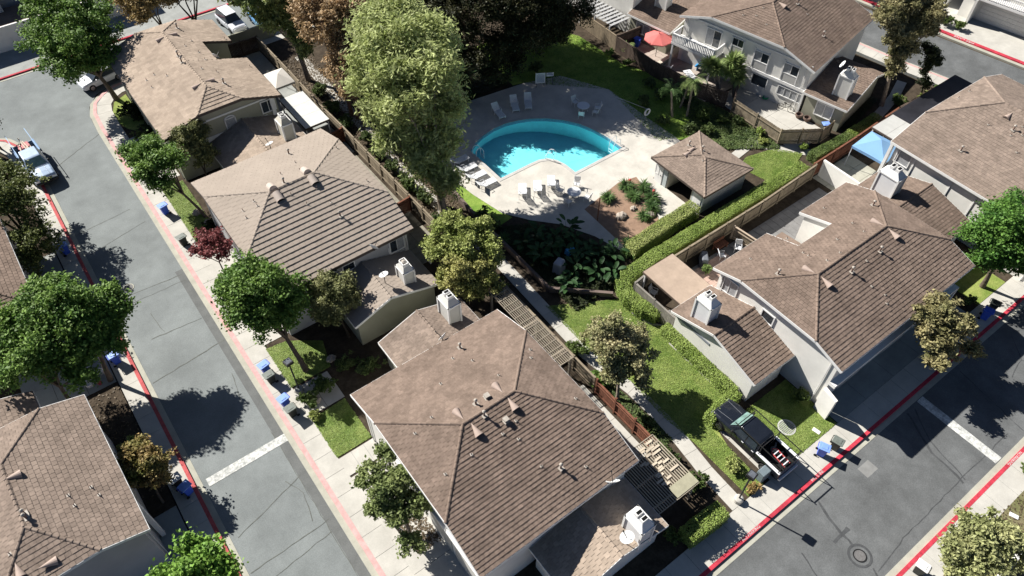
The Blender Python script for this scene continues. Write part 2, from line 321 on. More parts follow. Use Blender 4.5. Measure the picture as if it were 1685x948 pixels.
path([(51.8, 31.6), (52.0, 29.9), (53.5, 28.5), (55.4, 26.0), (59.1, 25.6), (63.7, 26.2), (68.4, 27.2), (71.6, 28.4)], .95, 'narrow path curving behind the pool house')
path([(46.9, 28.5), (48.5, 30.6), (51.5, 31.0)], .9, 'path at the corner of the pool house')
path([(7.3, 24.5), (4.5, 24.5)], 1.5, 'walk from the pavement to the brown house', step=1)
def drive(x0, y0, x1, y1, lab, m=CONC_D, nx=2, ny=2, z=-.004, name='driveway'):
    root = slab(name, rect(x0, y0, x1, y1), -.06, z - .012, SOIL, lab)
    for i in range(nx):
        for j in range(ny):
            a = x0 + (x1 - x0) * i / nx; b = x0 + (x1 - x0) * (i + 1) / nx; c = y0 + (y1 - y0) * j / ny; d = y0 + (y1 - y0) * (j + 1) / ny
            MB().prism(rect(a + .012, c + .012, b - .012, d - .012), -.05, z + random.Random(i * 7 + j).uniform(0, .006)).build('paving_slab', m, root)
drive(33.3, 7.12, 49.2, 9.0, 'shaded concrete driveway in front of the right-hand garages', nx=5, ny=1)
drive(26.3, 7.12, 28.95, 12.6, 'narrow concrete drive under the black pickup', nx=1, ny=3, m=CONC)
drive(4.47, 8, 7.3, 23.6, 'concrete driveway in front of the brown house at the bottom', nx=1, ny=6, m=CONC)
drive(4.47, 29.3, 7.2, 32.0, 'short concrete walk pad beside the black lamp post', nx=2, ny=1, m=CONC)
drive(4.47, 36.8, 6.9, 47.8, 'concrete driveway beside the plum tree', nx=1, ny=5, m=CONC)
drive(4.47, 59.0, 6.5, 67, 'concrete driveway behind the street shrubs', nx=1, ny=4, m=CONC)
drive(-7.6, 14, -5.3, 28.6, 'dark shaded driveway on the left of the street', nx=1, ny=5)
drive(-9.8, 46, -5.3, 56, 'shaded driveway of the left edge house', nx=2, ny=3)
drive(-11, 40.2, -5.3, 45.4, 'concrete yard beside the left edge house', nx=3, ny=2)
drive(17.8, 13.2, 21.3, 20.0, 'pale concrete side patio by the red fence', nx=2, ny=4, m=CONC, z=.004, name='patio')
drive(17.9, 36.6, 20.7, 52.2, 'narrow side yard paving beside the long wooden fence', nx=2, ny=8, m=mat('old_paving', (.27, .25, .2), .2, 1.5, .95, fine=.1, fsc=10), z=.004, name='patio')
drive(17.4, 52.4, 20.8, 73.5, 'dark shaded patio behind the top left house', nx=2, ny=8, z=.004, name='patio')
drive(34.0, 19.8, 51.6, 23.2, 'timber coloured deck and patio behind the right-hand house', nx=24, ny=1, m=mat('patio_boards', (.21, .205, .2), .12, 1.5, .9), z=.004, name='patio')
drive(33.4, 19.8, 39.0, 22.9, 'salmon brick patio behind the right-hand house', nx=9, ny=6, m=mat('salmon_paver', (.47, .33, .27), .16, 3, .9, isl=.1), z=.012, name='patio')
drive(52.2, 20.1, 57.6, 24.4, 'pale patio under the blue canopy', nx=4, ny=3, m=CONC_G, z=.008, name='patio')
drive(53.8, 27.6, 58.6, 38.0, 'pale fenced patio behind the pool path', nx=2, ny=4, m=CONC, z=.006, name='patio')
drive(52.3, 38.2, 58, 50.5, 'patio with the red umbrella', nx=4, ny=8, m=mat('warm_patio', (.42, .36, .31), .12, 1, .9), z=.006, name='patio')
slab('driveway', rect(14, 77.6, 34, 77.0), -.06, -.02, CONC, 'pale apron beside the top street')
slab('driveway', rect(16.5, 74.2, 30, 77.2), -.06, -.006, CONC, 'pale parking apron at the top of the picture')
# dirt bed and pool deck
slab('planting_bed', [(33.0, 33.6), (37.7, 34.4), (39.5, 34.0), (38.6, 30.9), (37.0, 28.4), (32.8, 28.5)], -.05, .03, DIRT, 'reddish bare dirt bed beside the pool deck')
def arc_pool():
    # shell: arc on the far side, straight sides near
    top = [(29.55, 46.0), (30.6, 46.65), (31.8, 47.1), (33.2, 47.35), (34.6, 47.3), (35.9, 46.95), (37.1, 46.4), (38.3, 45.55), (39.4, 44.4), (40.3, 43.0), (40.85, 41.4), (41.15, 39.7), (41.2, 37.8)]
    near = [(35.5, 37.8), (35.45, 39.2), (35.2, 40.1), (34.7, 40.8), (33.9, 41.15), (33, 41.2), (29.55, 41.2)]
    return top + near
POOL = arc_pool()
def grow(poly, d):
    n = len(poly); ar = sum(poly[i][0] * poly[(i + 1) % n][1] - poly[(i + 1) % n][0] * poly[i][1] for i in range(n)); s = -1 if ar > 0 else 1; out = []
    for i in range(n):
        p = Vector(poly[i]); a = (p - Vector(poly[i - 1])).normalized(); b = (Vector(poly[(i + 1) % n]) - p).normalized()
        na = Vector((-a.y, a.x)) * s; nb = Vector((-b.y, b.x)) * s; m = (na + nb); m = m / max(m.length, 1e-6); c = max(.4, m.dot(na)); out.append(tuple(p + m * d / c))
    return out
def ringmesh(inner, outer, z0, z1):
    mb = MB(); n = len(inner)
    for i in range(n):
        j = (i + 1) % n
        mb.add([(*inner[i], z1), (*inner[j], z1), (*outer[j], z1), (*outer[i], z1), (*inner[i], z0), (*inner[j], z0), (*outer[j], z0), (*outer[i], z0)], [(0, 3, 2, 1), (0, 1, 5, 4), (3, 7, 6, 2)])
    return mb
COPE = grow(POOL, .32)
# deck: panels cut round the pool, 3 m grid
deck_out = [(25.9, 45.2), (26.3, 41), (27.0, 37.5), (28.4, 35.4), (30.2, 33.4), (31.6, 30.6), (32.4, 27.4), (32.8, 28.5), (33.0, 33.6), (37.7, 34.4), (39.5, 34.0), (38.6, 30.9), (37.0, 28.4), (36.6, 27.9), (40.0, 27.2), (40.6, 27.2), (40.6, 33.0), (46.0, 33.0), (46.4, 36.0), (46.3, 40), (46.4, 45.5), (44, 50.3), (40, 51.6), (34, 52.4), (30, 51.2), (27.6, 49)]
import bmesh
def ngon_with_hole(outer, hole, z, name, m, lab):
    bm = bmesh.new()
    vo = [bm.verts.new((x, y, z)) for x, y in outer]; vh = [bm.verts.new((x, y, z)) for x, y in hole]; es = []
    for L in (vo, vh):
        for i in range(len(L)): es.append(bm.edges.new((L[i], L[(i + 1) % len(L)])))
    bmesh.ops.triangle_fill(bm, use_beauty=True, use_dissolve=False, edges=es)
    for f in bm.faces:
        if f.normal.z < 0: f.normal_flip()
    me = bpy.data.meshes.new(name); bm.to_mesh(me); bm.free(); me.materials.append(m)
    o = bpy.data.objects.new(name, me); COL.objects.link(o); return tag(o, lab, kind='structure')
ngon_with_hole(deck_out, COPE, .02, 'pool_deck', DECK, 'concrete pool deck dappled with tree shade')
# the pool cuts through the earth
ngon_with_hole(rect(-400, -400, 500, 600), COPE, -.30, 'ground', SOIL, 'bare ground under and beyond the estate')
ngon_with_hole([(4.45, 7.1), (74.0, 7.1), (73.6, 20), (72.0, 31), (70.0, 42), (67, 62), (60, 75), (8, 75), (6.6, 75), (5.0, 74.0), (4.5, 72)], COPE, -.03, 'garden_earth', SOIL, 'planted earth between the houses')
pool = empty('swimming_pool', (35, 42, 0), 0, 'blue fan-shaped swimming pool with a curved far edge in the middle of the estate', 'swimming pool')
def loc_poly(P): return [(x - 35, y - 42) for x, y in P]
ringmesh(loc_poly(POOL), loc_poly(COPE), -.3, .045).build('coping', mat('coping', (.50, .48, .45), .1, 2, .85), pool)
basin = MB(); n = len(POOL); PL = loc_poly(POOL)
def depth(x, y): return -1.05 - .75 * max(0, min(1, (x + 2.5) / 7))
for i in range(n):
    a = PL[i]; b = PL[(i + 1) % n]; basin.add([(*a, .04), (*b, .04), (*b, depth(*b)), (*a, depth(*a))], [(0, 1, 2, 3)])
basin.add([(x, y, depth(x, y)) for x, y in PL], [tuple(range(n))])
basin.build('basin', mat('pool_plaster', (.28, .86, .93), .05, .5, .8, fine=.03, fsc=3), pool)
wm = bpy.data.materials.new('pool_water'); wm.use_nodes = True; N = wm.node_tree.nodes; Lk = wm.node_tree.links; N.remove(N['Principled BSDF'])
tp = N.new('ShaderNodeBsdfTransparent'); tp.inputs[0].default_value = (.84, .98, 1, 1); gl = N.new('ShaderNodeBsdfGlossy'); gl.inputs['Roughness'].default_value = .04
lw_ = N.new('ShaderNodeLayerWeight'); fr = N.new('ShaderNodeMapRange'); fr.inputs[3].default_value = .02; fr.inputs[4].default_value = .45; pw_ = N.new('ShaderNodeMath'); pw_.operation = 'POWER'; pw_.inputs[1].default_value = 4; mx = N.new('ShaderNodeMixShader'); nz = N.new('ShaderNodeTexNoise'); nz.inputs['Scale'].default_value = 2.2; nz.inputs['Detail'].default_value = 3
gp_ = N.new('ShaderNodeNewGeometry'); bpn = N.new('ShaderNodeBump'); bpn.inputs['Strength'].default_value = .35; bpn.inputs['Distance'].default_value = .08
Lk.new(gp_.outputs['Position'], nz.inputs['Vector']); Lk.new(nz.outputs[0], bpn.inputs['Height']); Lk.new(bpn.outputs[0], gl.inputs['Normal']); Lk.new(lw_.outputs['Facing'], pw_.inputs[0]); Lk.new(pw_.outputs[0], fr.inputs[0])
Lk.new(fr.outputs[0], mx.inputs[0]); Lk.new(tp.outputs[0], mx.inputs[1]); Lk.new(gl.outputs[0], mx.inputs[2]); Lk.new(mx.outputs[0], N['Material Output'].inputs[0])
MB().add([(x, y, -.13) for x, y in PL], [tuple(range(n))[::-1]]).build('water', wm, pool)
bl = mat('pool_tile_blue', (.16, .34, .46), .2, 6, .3)
ringmesh(grow(PL, -.03), grow(PL, -.005), -.28, -.02).build('tile_band', bl, pool)
def handrail(par, x, y, rz, name='handrail'):
    m = MB(); c, s = math.cos(R(rz)), math.sin(R(rz))
    for d in (-.28, .28):
        pts = [(-.45, d, 0), (-.42, d, .7), (-.2, d, .88), (.15, d, .8), (.4, d, .35), (.45, d, -.6)]
        m.tube([(x + a * c - b * s, y + a * s + b * c, z) for a, b, z in pts], .028, 6)
    for z in (-.3, -.6): m.bar((x + .45 * c + .28 * s, y + .45 * s - .28 * c, z), (x + .45 * c - .28 * s, y + .45 * s + .28 * c, z), .06)
    return m.build(name, STEEL, par)
handrail(pool, 34.9 - 35, 40.7 - 42, 120); handrail(pool, 40.9 - 35, 38.5 - 42, 180); handrail(pool, 29.9 - 35, 45.2 - 42, 0)
# ================================================================ houses
def clip(poly, a, b, c):     # keep a*s+b*t+c >= 0
    out = []
    for i in range(len(poly)):
        p = poly[i]; q = poly[(i + 1) % len(poly)]; dp = a * p[0] + b * p[1] + c; dq = a * q[0] + b * q[1] + c
        if dp >= 0: out.append(p)
        if (dp > 0) != (dq > 0) and dp != dq:
            t = dp / (dp - dq); out.append((p[0] + (q[0] - p[0]) * t, p[1] + (q[1] - p[1]) * t))
    return out
def tile_face(mb, poly, course=.33, tw=.33, th=.035, rnd=None, gap=.022, jit=.009):
    P = [Vector(p) for p in poly]; nrm = (P[1] - P[0]).cross(P[2] - P[0]).normalized()
    if nrm.z < 0: nrm = -nrm
    if nrm.z > .9999: return
    u = Vector((0, 0, 1)).cross(nrm).normalized(); up = nrm.cross(u).normalized(); o = P[0]
    q = [((p - o).dot(u), (p - o).dot(up)) for p in P]
    ar = sum(q[i][0] * q[(i + 1) % len(q)][1] - q[(i + 1) % len(q)][0] * q[i][1] for i in range(len(q)))
    if ar < 0: q = q[::-1]
    edges = []
    for i in range(len(q)):
        a, b = q[i], q[(i + 1) % len(q)]; ex, ey = b[0] - a[0], b[1] - a[1]; L = math.hypot(ex, ey)
        if L < 1e-6: continue
        edges.append((-ey / L, ex / L, (ey * a[0] - ex * a[1]) / L))
    s0 = min(p[0] for p in q); s1 = max(p[0] for p in q); t0 = min(p[1] for p in q); t1 = max(p[1] for p in q)
    row = 0; t = t0
    while t < t1 - 1e-4:
        sh = (row % 2) * tw / 2 + rnd.uniform(-.02, .02); s = s0 - sh
        while s < s1:
            a0, a1 = s + gap / 2, s + tw - gap / 2; b0, b1 = t, t + course + .02; hh = th + rnd.uniform(-jit, jit)
            pl = [(a0, b0), (a1, b0), (a1, b1), (a0, b1)]
            for e in edges:
                if all(e[0] * p[0] + e[1] * p[1] + e[2] >= 0 for p in pl): continue
                pl = clip(pl, *e)
                if not pl: break
            if len(pl) >= 3:
                def W(p, k=None):
                    h = hh * (1 - (p[1] - t) / (course + .02)) + .006 if k is None else k
                    return o + u * p[0] + up * p[1] + nrm * h
                n = len(pl); vs = [W(p) for p in pl]; fs = [tuple(range(n))]
                low = [p for p in pl if p[1] < t + 1e-4]
                if len(low) >= 2:
                    l0 = min(low); l1 = max(low); vs += [W(l0), W(l1), W(l1, -.01), W(l0, -.01)]; fs.append((n + 3, n + 2, n + 1, n))
                mb.add(vs, fs)
            s += tw
        t += course; row += 1
def caps(mb, a, b, rnd, step=.34, w=.24, h=.07):
    a = Vector(a); b = Vector(b)
    if b.z < a.z: a, b = b, a
    d = b - a; L = d.length; n = max(1, int(L / step)); q = d.to_track_quat('X', 'Z').to_matrix()
    for i in range(n):
        x0 = L * i / n; x1 = L * (i + 1) / n + .05; lift = .055
        def V(x, y, z): return a + q @ Vector((x, y, z))
        vs = [V(x0, -w / 2, -.03 + lift * .3), V(x0, -w / 4, h * .7 + lift * .5), V(x0, 0, h + lift * .6), V(x0, w / 4, h * .7 + lift * .5), V(x0, w / 2, -.03 + lift * .3),
              V(x1, -w / 2.2, -.05), V(x1, -w / 4.4, h * .6), V(x1, 0, h * .85), V(x1, w / 4.4, h * .6), V(x1, w / 2.2, -.05)]
        mb.add(vs, [(0, 5, 6, 1), (1, 6, 7, 2), (2, 7, 8, 3), (3, 8, 9, 4), (0, 1, 2, 3, 4)])
# ---- roof fittings (one mesh each, shared)
def vent_meshes():
    out = {}
    # D: half-cone dormer vent; local x = along eave, y = up slope, z = normal
    mb = MB(); n = 8
    for k in range(n):
        a0 = math.pi * k / n; a1 = math.pi * (k + 1) / n
        mb.cur = 0; mb.add([(math.cos(a0) * .42, -.45, math.sin(a0) * .42), (math.cos(a1) * .42, -.45, math.sin(a1) * .42), (0, .95, 0)], [(0, 1, 2)])
        mb.cur = 1; mb.add([(0, -.40, 0), (math.cos(a0) * .39, -.40, math.sin(a0) * .39), (math.cos(a1) * .39, -.40, math.sin(a1) * .39)], [(0, 2, 1)])
        mb.cur = 0; mb.add([(math.cos(a0) * .42, -.45, math.sin(a0) * .42), (math.cos(a1) * .42, -.45, math.sin(a1) * .42), (math.cos(a1) * .36, -.45, math.sin(a1) * .36), (math.cos(a0) * .36, -.45, math.sin(a0) * .36)], [(0, 3, 2, 1)])
    for z in (.1, .2, .3): mb.box(0, -.43, z, .6 if z < .3 else .36, .02, .03)
    out['D'] = ('dormer_vent', mb, [VENTP, BLACK], False)
    mb = MB()
    for k in range(8):
        a0 = math.pi * k / 8; a1 = math.pi * (k + 1) / 8
        P = lambda a, y, r=.36: (math.cos(a) * r, y, math.sin(a) * r)
        mb.cur = 0; mb.add([P(a0, -.45), P(a1, -.45), P(a1, .45), P(a0, .45)], [(0, 1, 2, 3)])
        mb.cur = 1; mb.add([(0, -.4, 0), P(a0, -.4, .35), P(a1, -.4, .35)], [(0, 2, 1)]); mb.cur = 0; mb.add([(0, .45, 0), P(a0, .45), P(a1, .45)], [(0, 1, 2)])
    out['R'] = ('barrel_vent', mb, [mat('pale_vent', (.50, .42, .36), .05, 4, .7), BLACK], False)
    return out
VM = vent_meshes(); VMESH = {}
def vertical_vent(kind):
    mb = MB()
    if kind == 'p': mb.cur = 0; mb.box(0, 0, .02, .26, .3, .03); mb.cur = 1; mb.tube([(0, 0, 0), (0, 0, .36)], .045, 8)
    if kind == 'L': mb.cur = 0; mb.box(0, 0, .02, .45, .5, .04); mb.cur = 1; mb.tube([(0, 0, 0), (0, 0, .62)], .085, 10); mb.cur = 0; mb.lathe([(.15, .6), (.17, .66), (.06, .78)], n=10)
    if kind == 'B': mb.cur = 0; mb.box(0, 0, .04, .55, .55, .05); mb.box(0, 0, .2, .38, .38, .26); mb.box(0, 0, .35, .46, .46, .05)
    return mb
VERT = {'p': 'vent_pipe', 'L': 'flue_pipe', 'B': 'box_vent'}
def add_vent(parent, kind, x, y, zf, slope_dir, slope):
    z = zf(x, y)
    if kind not in VMESH:
        if kind in VM: nm, mb, mt, sm = VM[kind]; o = mb.build(nm, mt, parent)
        else: o = vertical_vent(kind).build(VERT[kind], [VENTL, mat('vent_pipe_paint', (.22, .15, .12), .15, 5)], parent)
        VMESH[kind] = o
    else:
        o = VMESH[kind].copy(); COL.objects.link(o); o.parent = parent
    o.location = (x, y, z + .03)
    o.scale = [dict(D=.64, R=.9, p=.62, L=.7, B=.7)[kind]] * 3
    if kind in ('D', 'R'):
        up = Vector((-slope_dir[0], -slope_dir[1], slope)).normalized()      # up-slope direction in plane
        xx = Vector((slope_dir[1], -slope_dir[0], 0)); xx = up.cross(Vector((0, 0, 1))).normalized(); zz = xx.cross(up).normalized()
        o.rotation_mode = 'QUATERNION'; o.rotation_quaternion = Matrix((xx, up, zz)).transposed().to_quaternion()
        if kind == 'R': o.location.z += .02
    else: o.rotation_euler = (0, 0, random.Random(int(x * 31 + y * 7)).uniform(-.2, .2))
    return o
def chimney(parent, x, y, z0, z1, m=None, sx=.95, sy=1.35, cap=True, rz=0, style=0):
    m = m or mat('chimney_siding', (.60, .59, .55), .04, 2, .85); c = MB().box(0, 0, (z1 - z0) / 2, sx, sy, z1 - z0).build('chimney', m, parent, loc=(x, y, z0)); c.rotation_euler = (0, 0, R(rz)); h = z1 - z0
    t = MB()
    for a in (-1, 1):
        for b in (-1, 1): t.box(a * (sx / 2), b * (sy / 2), h / 2, .13, .13, h + .02)
    t.box(0, 0, h - .05, sx + .12, sy + .12, .12)
    t.build('corner_trim', TRIM, c)
    s = MB(); a, b = sx / 2, sy / 2; k = .52
    s.add([(-a, -b, h + .01), (a, -b, h + .01), (a, b, h + .01), (-a, b, h + .01), (-a * k, -b * k, h + .42), (a * k, -b * k, h + .42), (a * k, b * k, h + .42), (-a * k, b * k, h + .42)], [(0, 1, 5, 4), (1, 2, 6, 5), (2, 3, 7, 6), (3, 0, 4, 7), (4, 5, 6, 7)])
    s.build('shoulder', m, c)
    if style == 0:
        q = MB(); q.box(0, -sy * .16, h + .55, sx * .5, sy * .2, .3); q.box(0, sy * .16, h + .55, sx * .5, sy * .2, .3); q.build('flue_box', TRIM, c)
        for s_ in (-1, 1): MB().box(0, s_ * sy * .16, h + .705, sx * .36, sy * .13, .02).build('flue_opening', BLACK, c)
    else:
        q = MB()
        for ax in (-1, 1): q.box(ax * sx * .26, 0, h + .5, .06, sy * .56, .3); q.box(0, ax * sy * .28, h + .5, sx * .46, .06, .3)
        q.build('flue_box', TRIM, c); MB().lathe([(.15, h + .42), (.15, h + .62), (.19, h + .64), (.05, h + .72)], n=12).build('flue_cap', VENTL, c)
    return c
def dish(parent, x, y, z, az, mast=.55, r=.36, tilt=50):
    d = MB().tube([(0, 0, 0), (0, 0, mast)], .03, 8).build('satellite_dish', METAL, parent, loc=(x, y, z))
    M = Matrix.Rotation(R(az), 3, 'Z') @ Matrix.Rotation(R(tilt), 3, 'X')
    b = MB().lathe([(.02, -.09), (r * .5, -.06), (r, .03), (r, .045), (r * .5, -.04), (.02, -.07)], n=20, M=M).build('reflector', mat('dish_white', (.72, .72, .70), .03, 3, .5), d); b.location = (0, 0, mast + .08)
    tip = M @ Vector((0, -.1, .55)); a = MB().bar((0, 0, mast), tuple(Vector((0, 0, mast + .08)) + tip), .035)
    a.box(*(Vector((0, 0, mast + .08)) + tip), .08, .08, .08); a.build('feed_arm', METAL, d)
    return d
def window(parent, o, d, w, h, cols=2, rows=1, arch=False, glass=GLASS, out=None, fr=.09, name='window', panes=None):
    """o = lower left corner on the wall, d = unit direction along the wall; normal = (d.y,-d.x)"""
    n = Vector((d[1], -d[0], 0)); D = Vector((d[0], d[1], 0)); O = Vector(o)
    def bx(mb, a, b, c, e, t0, t1):   # along, up ranges; depth t0..t1
        P = [O + D * x + Vector((0, 0, z)) + n * t for t in (t0, t1) for x, z in ((a, c), (b, c), (b, e), (a, e))]
        mb.add(P, [(3, 2, 1, 0), (4, 5, 6, 7), (0, 1, 5, 4), (1, 2, 6, 5), (2, 3, 7, 6), (3, 0, 4, 7)])
    f = MB()
    bx(f, -fr, 0, -fr, h + fr, -.02, .07); bx(f, w, w + fr, -fr, h + fr, -.02, .07); bx(f, 0, w, -fr, 0, -.02, .075); bx(f, 0, w, h, h + fr, -.02, .075)
    for i in range(1, cols): bx(f, w * i / cols - .025, w * i / cols + .025, 0, h, -.02, .05)
    for i in range(1, rows): bx(f, 0, w, h * i / rows - .02, h * i / rows + .02, -.02, .045)
    if arch:
        k = 8; A = []
        for i in range(k + 1):
            t = math.pi * i / k; A.append((w / 2 - math.cos(t) * (w / 2 + fr), h + math.sin(t) * .35))
        for i in range(k):
            P = [O + D * x + Vector((0, 0, z)) + n * t for t in (-.02, .07) for x, z in (A[i], A[i + 1], (A[i + 1][0] * .92 + w * .04, A[i + 1][1] - .09), (A[i][0] * .92 + w * .04, A[i][1] - .09))]
            f.add(P, [(0, 1, 2, 3), (7, 6, 5, 4), (0, 4, 5, 1), (3, 2, 6, 7)])
    fo = f.build(name, TRIM, parent)
    for i in range(cols):
        p = MB(); bx(p, w * i / cols + (.025 if i else 0), w * (i + 1) / cols - (.025 if i < cols - 1 else 0), 0, h, -.02, .015); p.build('pane', (panes[i] if panes else glass), fo)
    if arch: p = MB(); bx(p, 0, w, h, h + .22, -.02, .01); p.build('pane', glass, fo)
    return fo
HS = dict(H1=(6.25, 57.5, 0, 10.76, 15.9, 5, .33, 3.38, 2.54, 'y'), H2=(6.11, 36.04, 0, 11.55, 14.94, 5, .32, 3.5, 3.95, 'x'),
    H3=(6.74, 11.78, 0, 11.38, 14.15, 5, .32, 3.24, 3.82, 'x'), H4=(-16.29, 24.71, 1.48, 9.89, 11.01, 5, .33, 2.35, 3.22, 'y'),
    H5=(32.88, 8.53, 0, 15.25, 11.16, 5, .33, 2.33, 3.79, 'x'), H6=(55.2, 5.65, -.95, 16.61, 15, 5, .32, 3.9, 3.87, 'y'),
    H7=(58.42, 30.97, 11.2, 12.97, 14.95, 5, .33, 3.46, 4.2, 'x'), H9=(-16.93, 45.89, 0, 9.8, 14, 5, .33, .35, 4.68, 'y'))
VENTS={
'H3':[('N','D',13.7,19.8),('N','D',10.8,19.7),('N','L',14.1,24.5),('N','p',13.2,24.0),('N','p',14.0,22.9),('N','p',14.4,20.6),('N','p',11.4,22.6),('N','p',9.5,20.6),('N','B',12.8,19.6),('N','L',12.0,19.6),('S','D',11.0,18.1),('S','D',13.7,18.2),('S','L',11.9,18.6),('S','B',12.8,17.7),('S','p',13.3,17.4),('S','p',12.2,17.2),('S','p',12.8,16.5),('S','p',10.0,17.2),('S','p',13.0,14.6),('S','L',13.9,13.9),('S','p',15.2,13.2),('E','p',17.3,16.7),('E','p',17.3,21.2),('E','p',16.9,20.6),('W','p',8.2,20.4),('W','p',8.2,17.2)],
'H5':[('N','p',43.9,18.7),('N','L',46.2,16.3),('N','p',43.3,16.0),('N','p',42.8,14.8),('N','p',40.9,15.6),('N','p',38.1,16.3),('N','p',38.0,15.8),('N','p',39.6,14.5),('N','p',38.3,14.6),('N','L',35.0,16.0),('N','D',36.6,14.9),('N','D',44.3,14.9),('N','p',35.3,18.5),('N','p',38.9,18.2),('S','D',44.3,13.3),('S','D',36.7,13.3),('S','L',42.2,13.0),('S','p',40.7,13.0),('S','L',39.0,13.0),('S','p',39.5,11.5),('S','p',39.9,10.6),('S','p',39.5,10.1)],
'H2':[('N','L',13.7,48.6),('N','p',13.4,46.5),('N','p',13.1,44.8),('N','p',11.8,45.6),('N','L',11.4,43.9),('N','R',13.3,44.1),('N','R',10.4,43.9),('S','R',13.3,42.9),('S','R',10.4,42.8),('S','p',13.2,42.2),('S','p',11.3,42.6),('S','p',11.9,41.4),('S','p',13.5,40.7),('S','L',13.5,39.4),('E','p',16.9,46.2),('E','p',16.9,41.3),('W','p',8.8,43.7),('W','p',8.8,43.1),('W','p',7.8,43.6),('W','p',7.7,42.8)],
'H1':[('W','D',11.0,70.0),('W','D',10.9,60.8),('W','L',11.4,66.2),('W','L',11.3,65.0),('W','p',8.8,66.0),('W','p',9.6,64.7),('W','p',8.0,66.0),('W','p',8.0,64.6),('E','D',12.4,70.2),('E','D',12.3,60.9),('E','L',13.2,71.6),('E','p',13.5,68.8),('E','p',12.6,67.8),('E','p',13.3,66.4),('E','p',13.3,64.9),('E','p',12.4,63.2),('E','p',13.4,62.5),('E','L',13.2,60.3),('E','p',16.6,69.0),('E','p',16.6,63.1)],
'H4':[('E','D',-11.1,31.5),('E','D',-11.0,25.6),('E','p',-8.1,29.0),('E','p',-9.2,29.0),('E','p',-9.1,28.2),('E','p',-7.9,28.3),('E','L',-11.2,28.8),('E','L',-11.2,28.5),('S','p',-12.5,27.2),('S','D',-12.4,26.0)],
'H7':[('W','p',60.0,39.3),('W','p',58.9,39.1),('W','p',58.2,40.1),('W','p',58.7,37.6),('S','D',61.8,38.4),('S','L',63.6,38.0),('S','p',63.6,36.6),('S','L',63.0,33.9)],
'H6':[('N','p',63.0,19.9),('N','p',64.7,19.9),('W','p',61.1,16.2),('W','L',57.8,16.1),('W','p',60.1,13.0),('W','L',61.7,14.5),('W','p',61.2,14.3),('W','p',62.4,14.2),('W','p',61.7,13.7),('W','D',62.6,15.6)],
'H9':[('E','p',-8.6,52.0)],
}
HOUSES = {}
def roof_fn(spec):
    ox, oy, th, L, Wd, h, s, d, r, ax = spec
    half = (Wd if ax == 'x' else L) / 2; zr = h + s * half; zj = h + s * d; sh = (zr - zj) / r
    def z(x, y):
        if ax == 'x': return min(h + s * y, h + s * (Wd - y), zj + sh * x, zj + sh * (L - x))
        return min(h + s * x, h + s * (L - x), zj + sh * y, zj + sh * (Wd - y))
    return z, zr, zj, sh
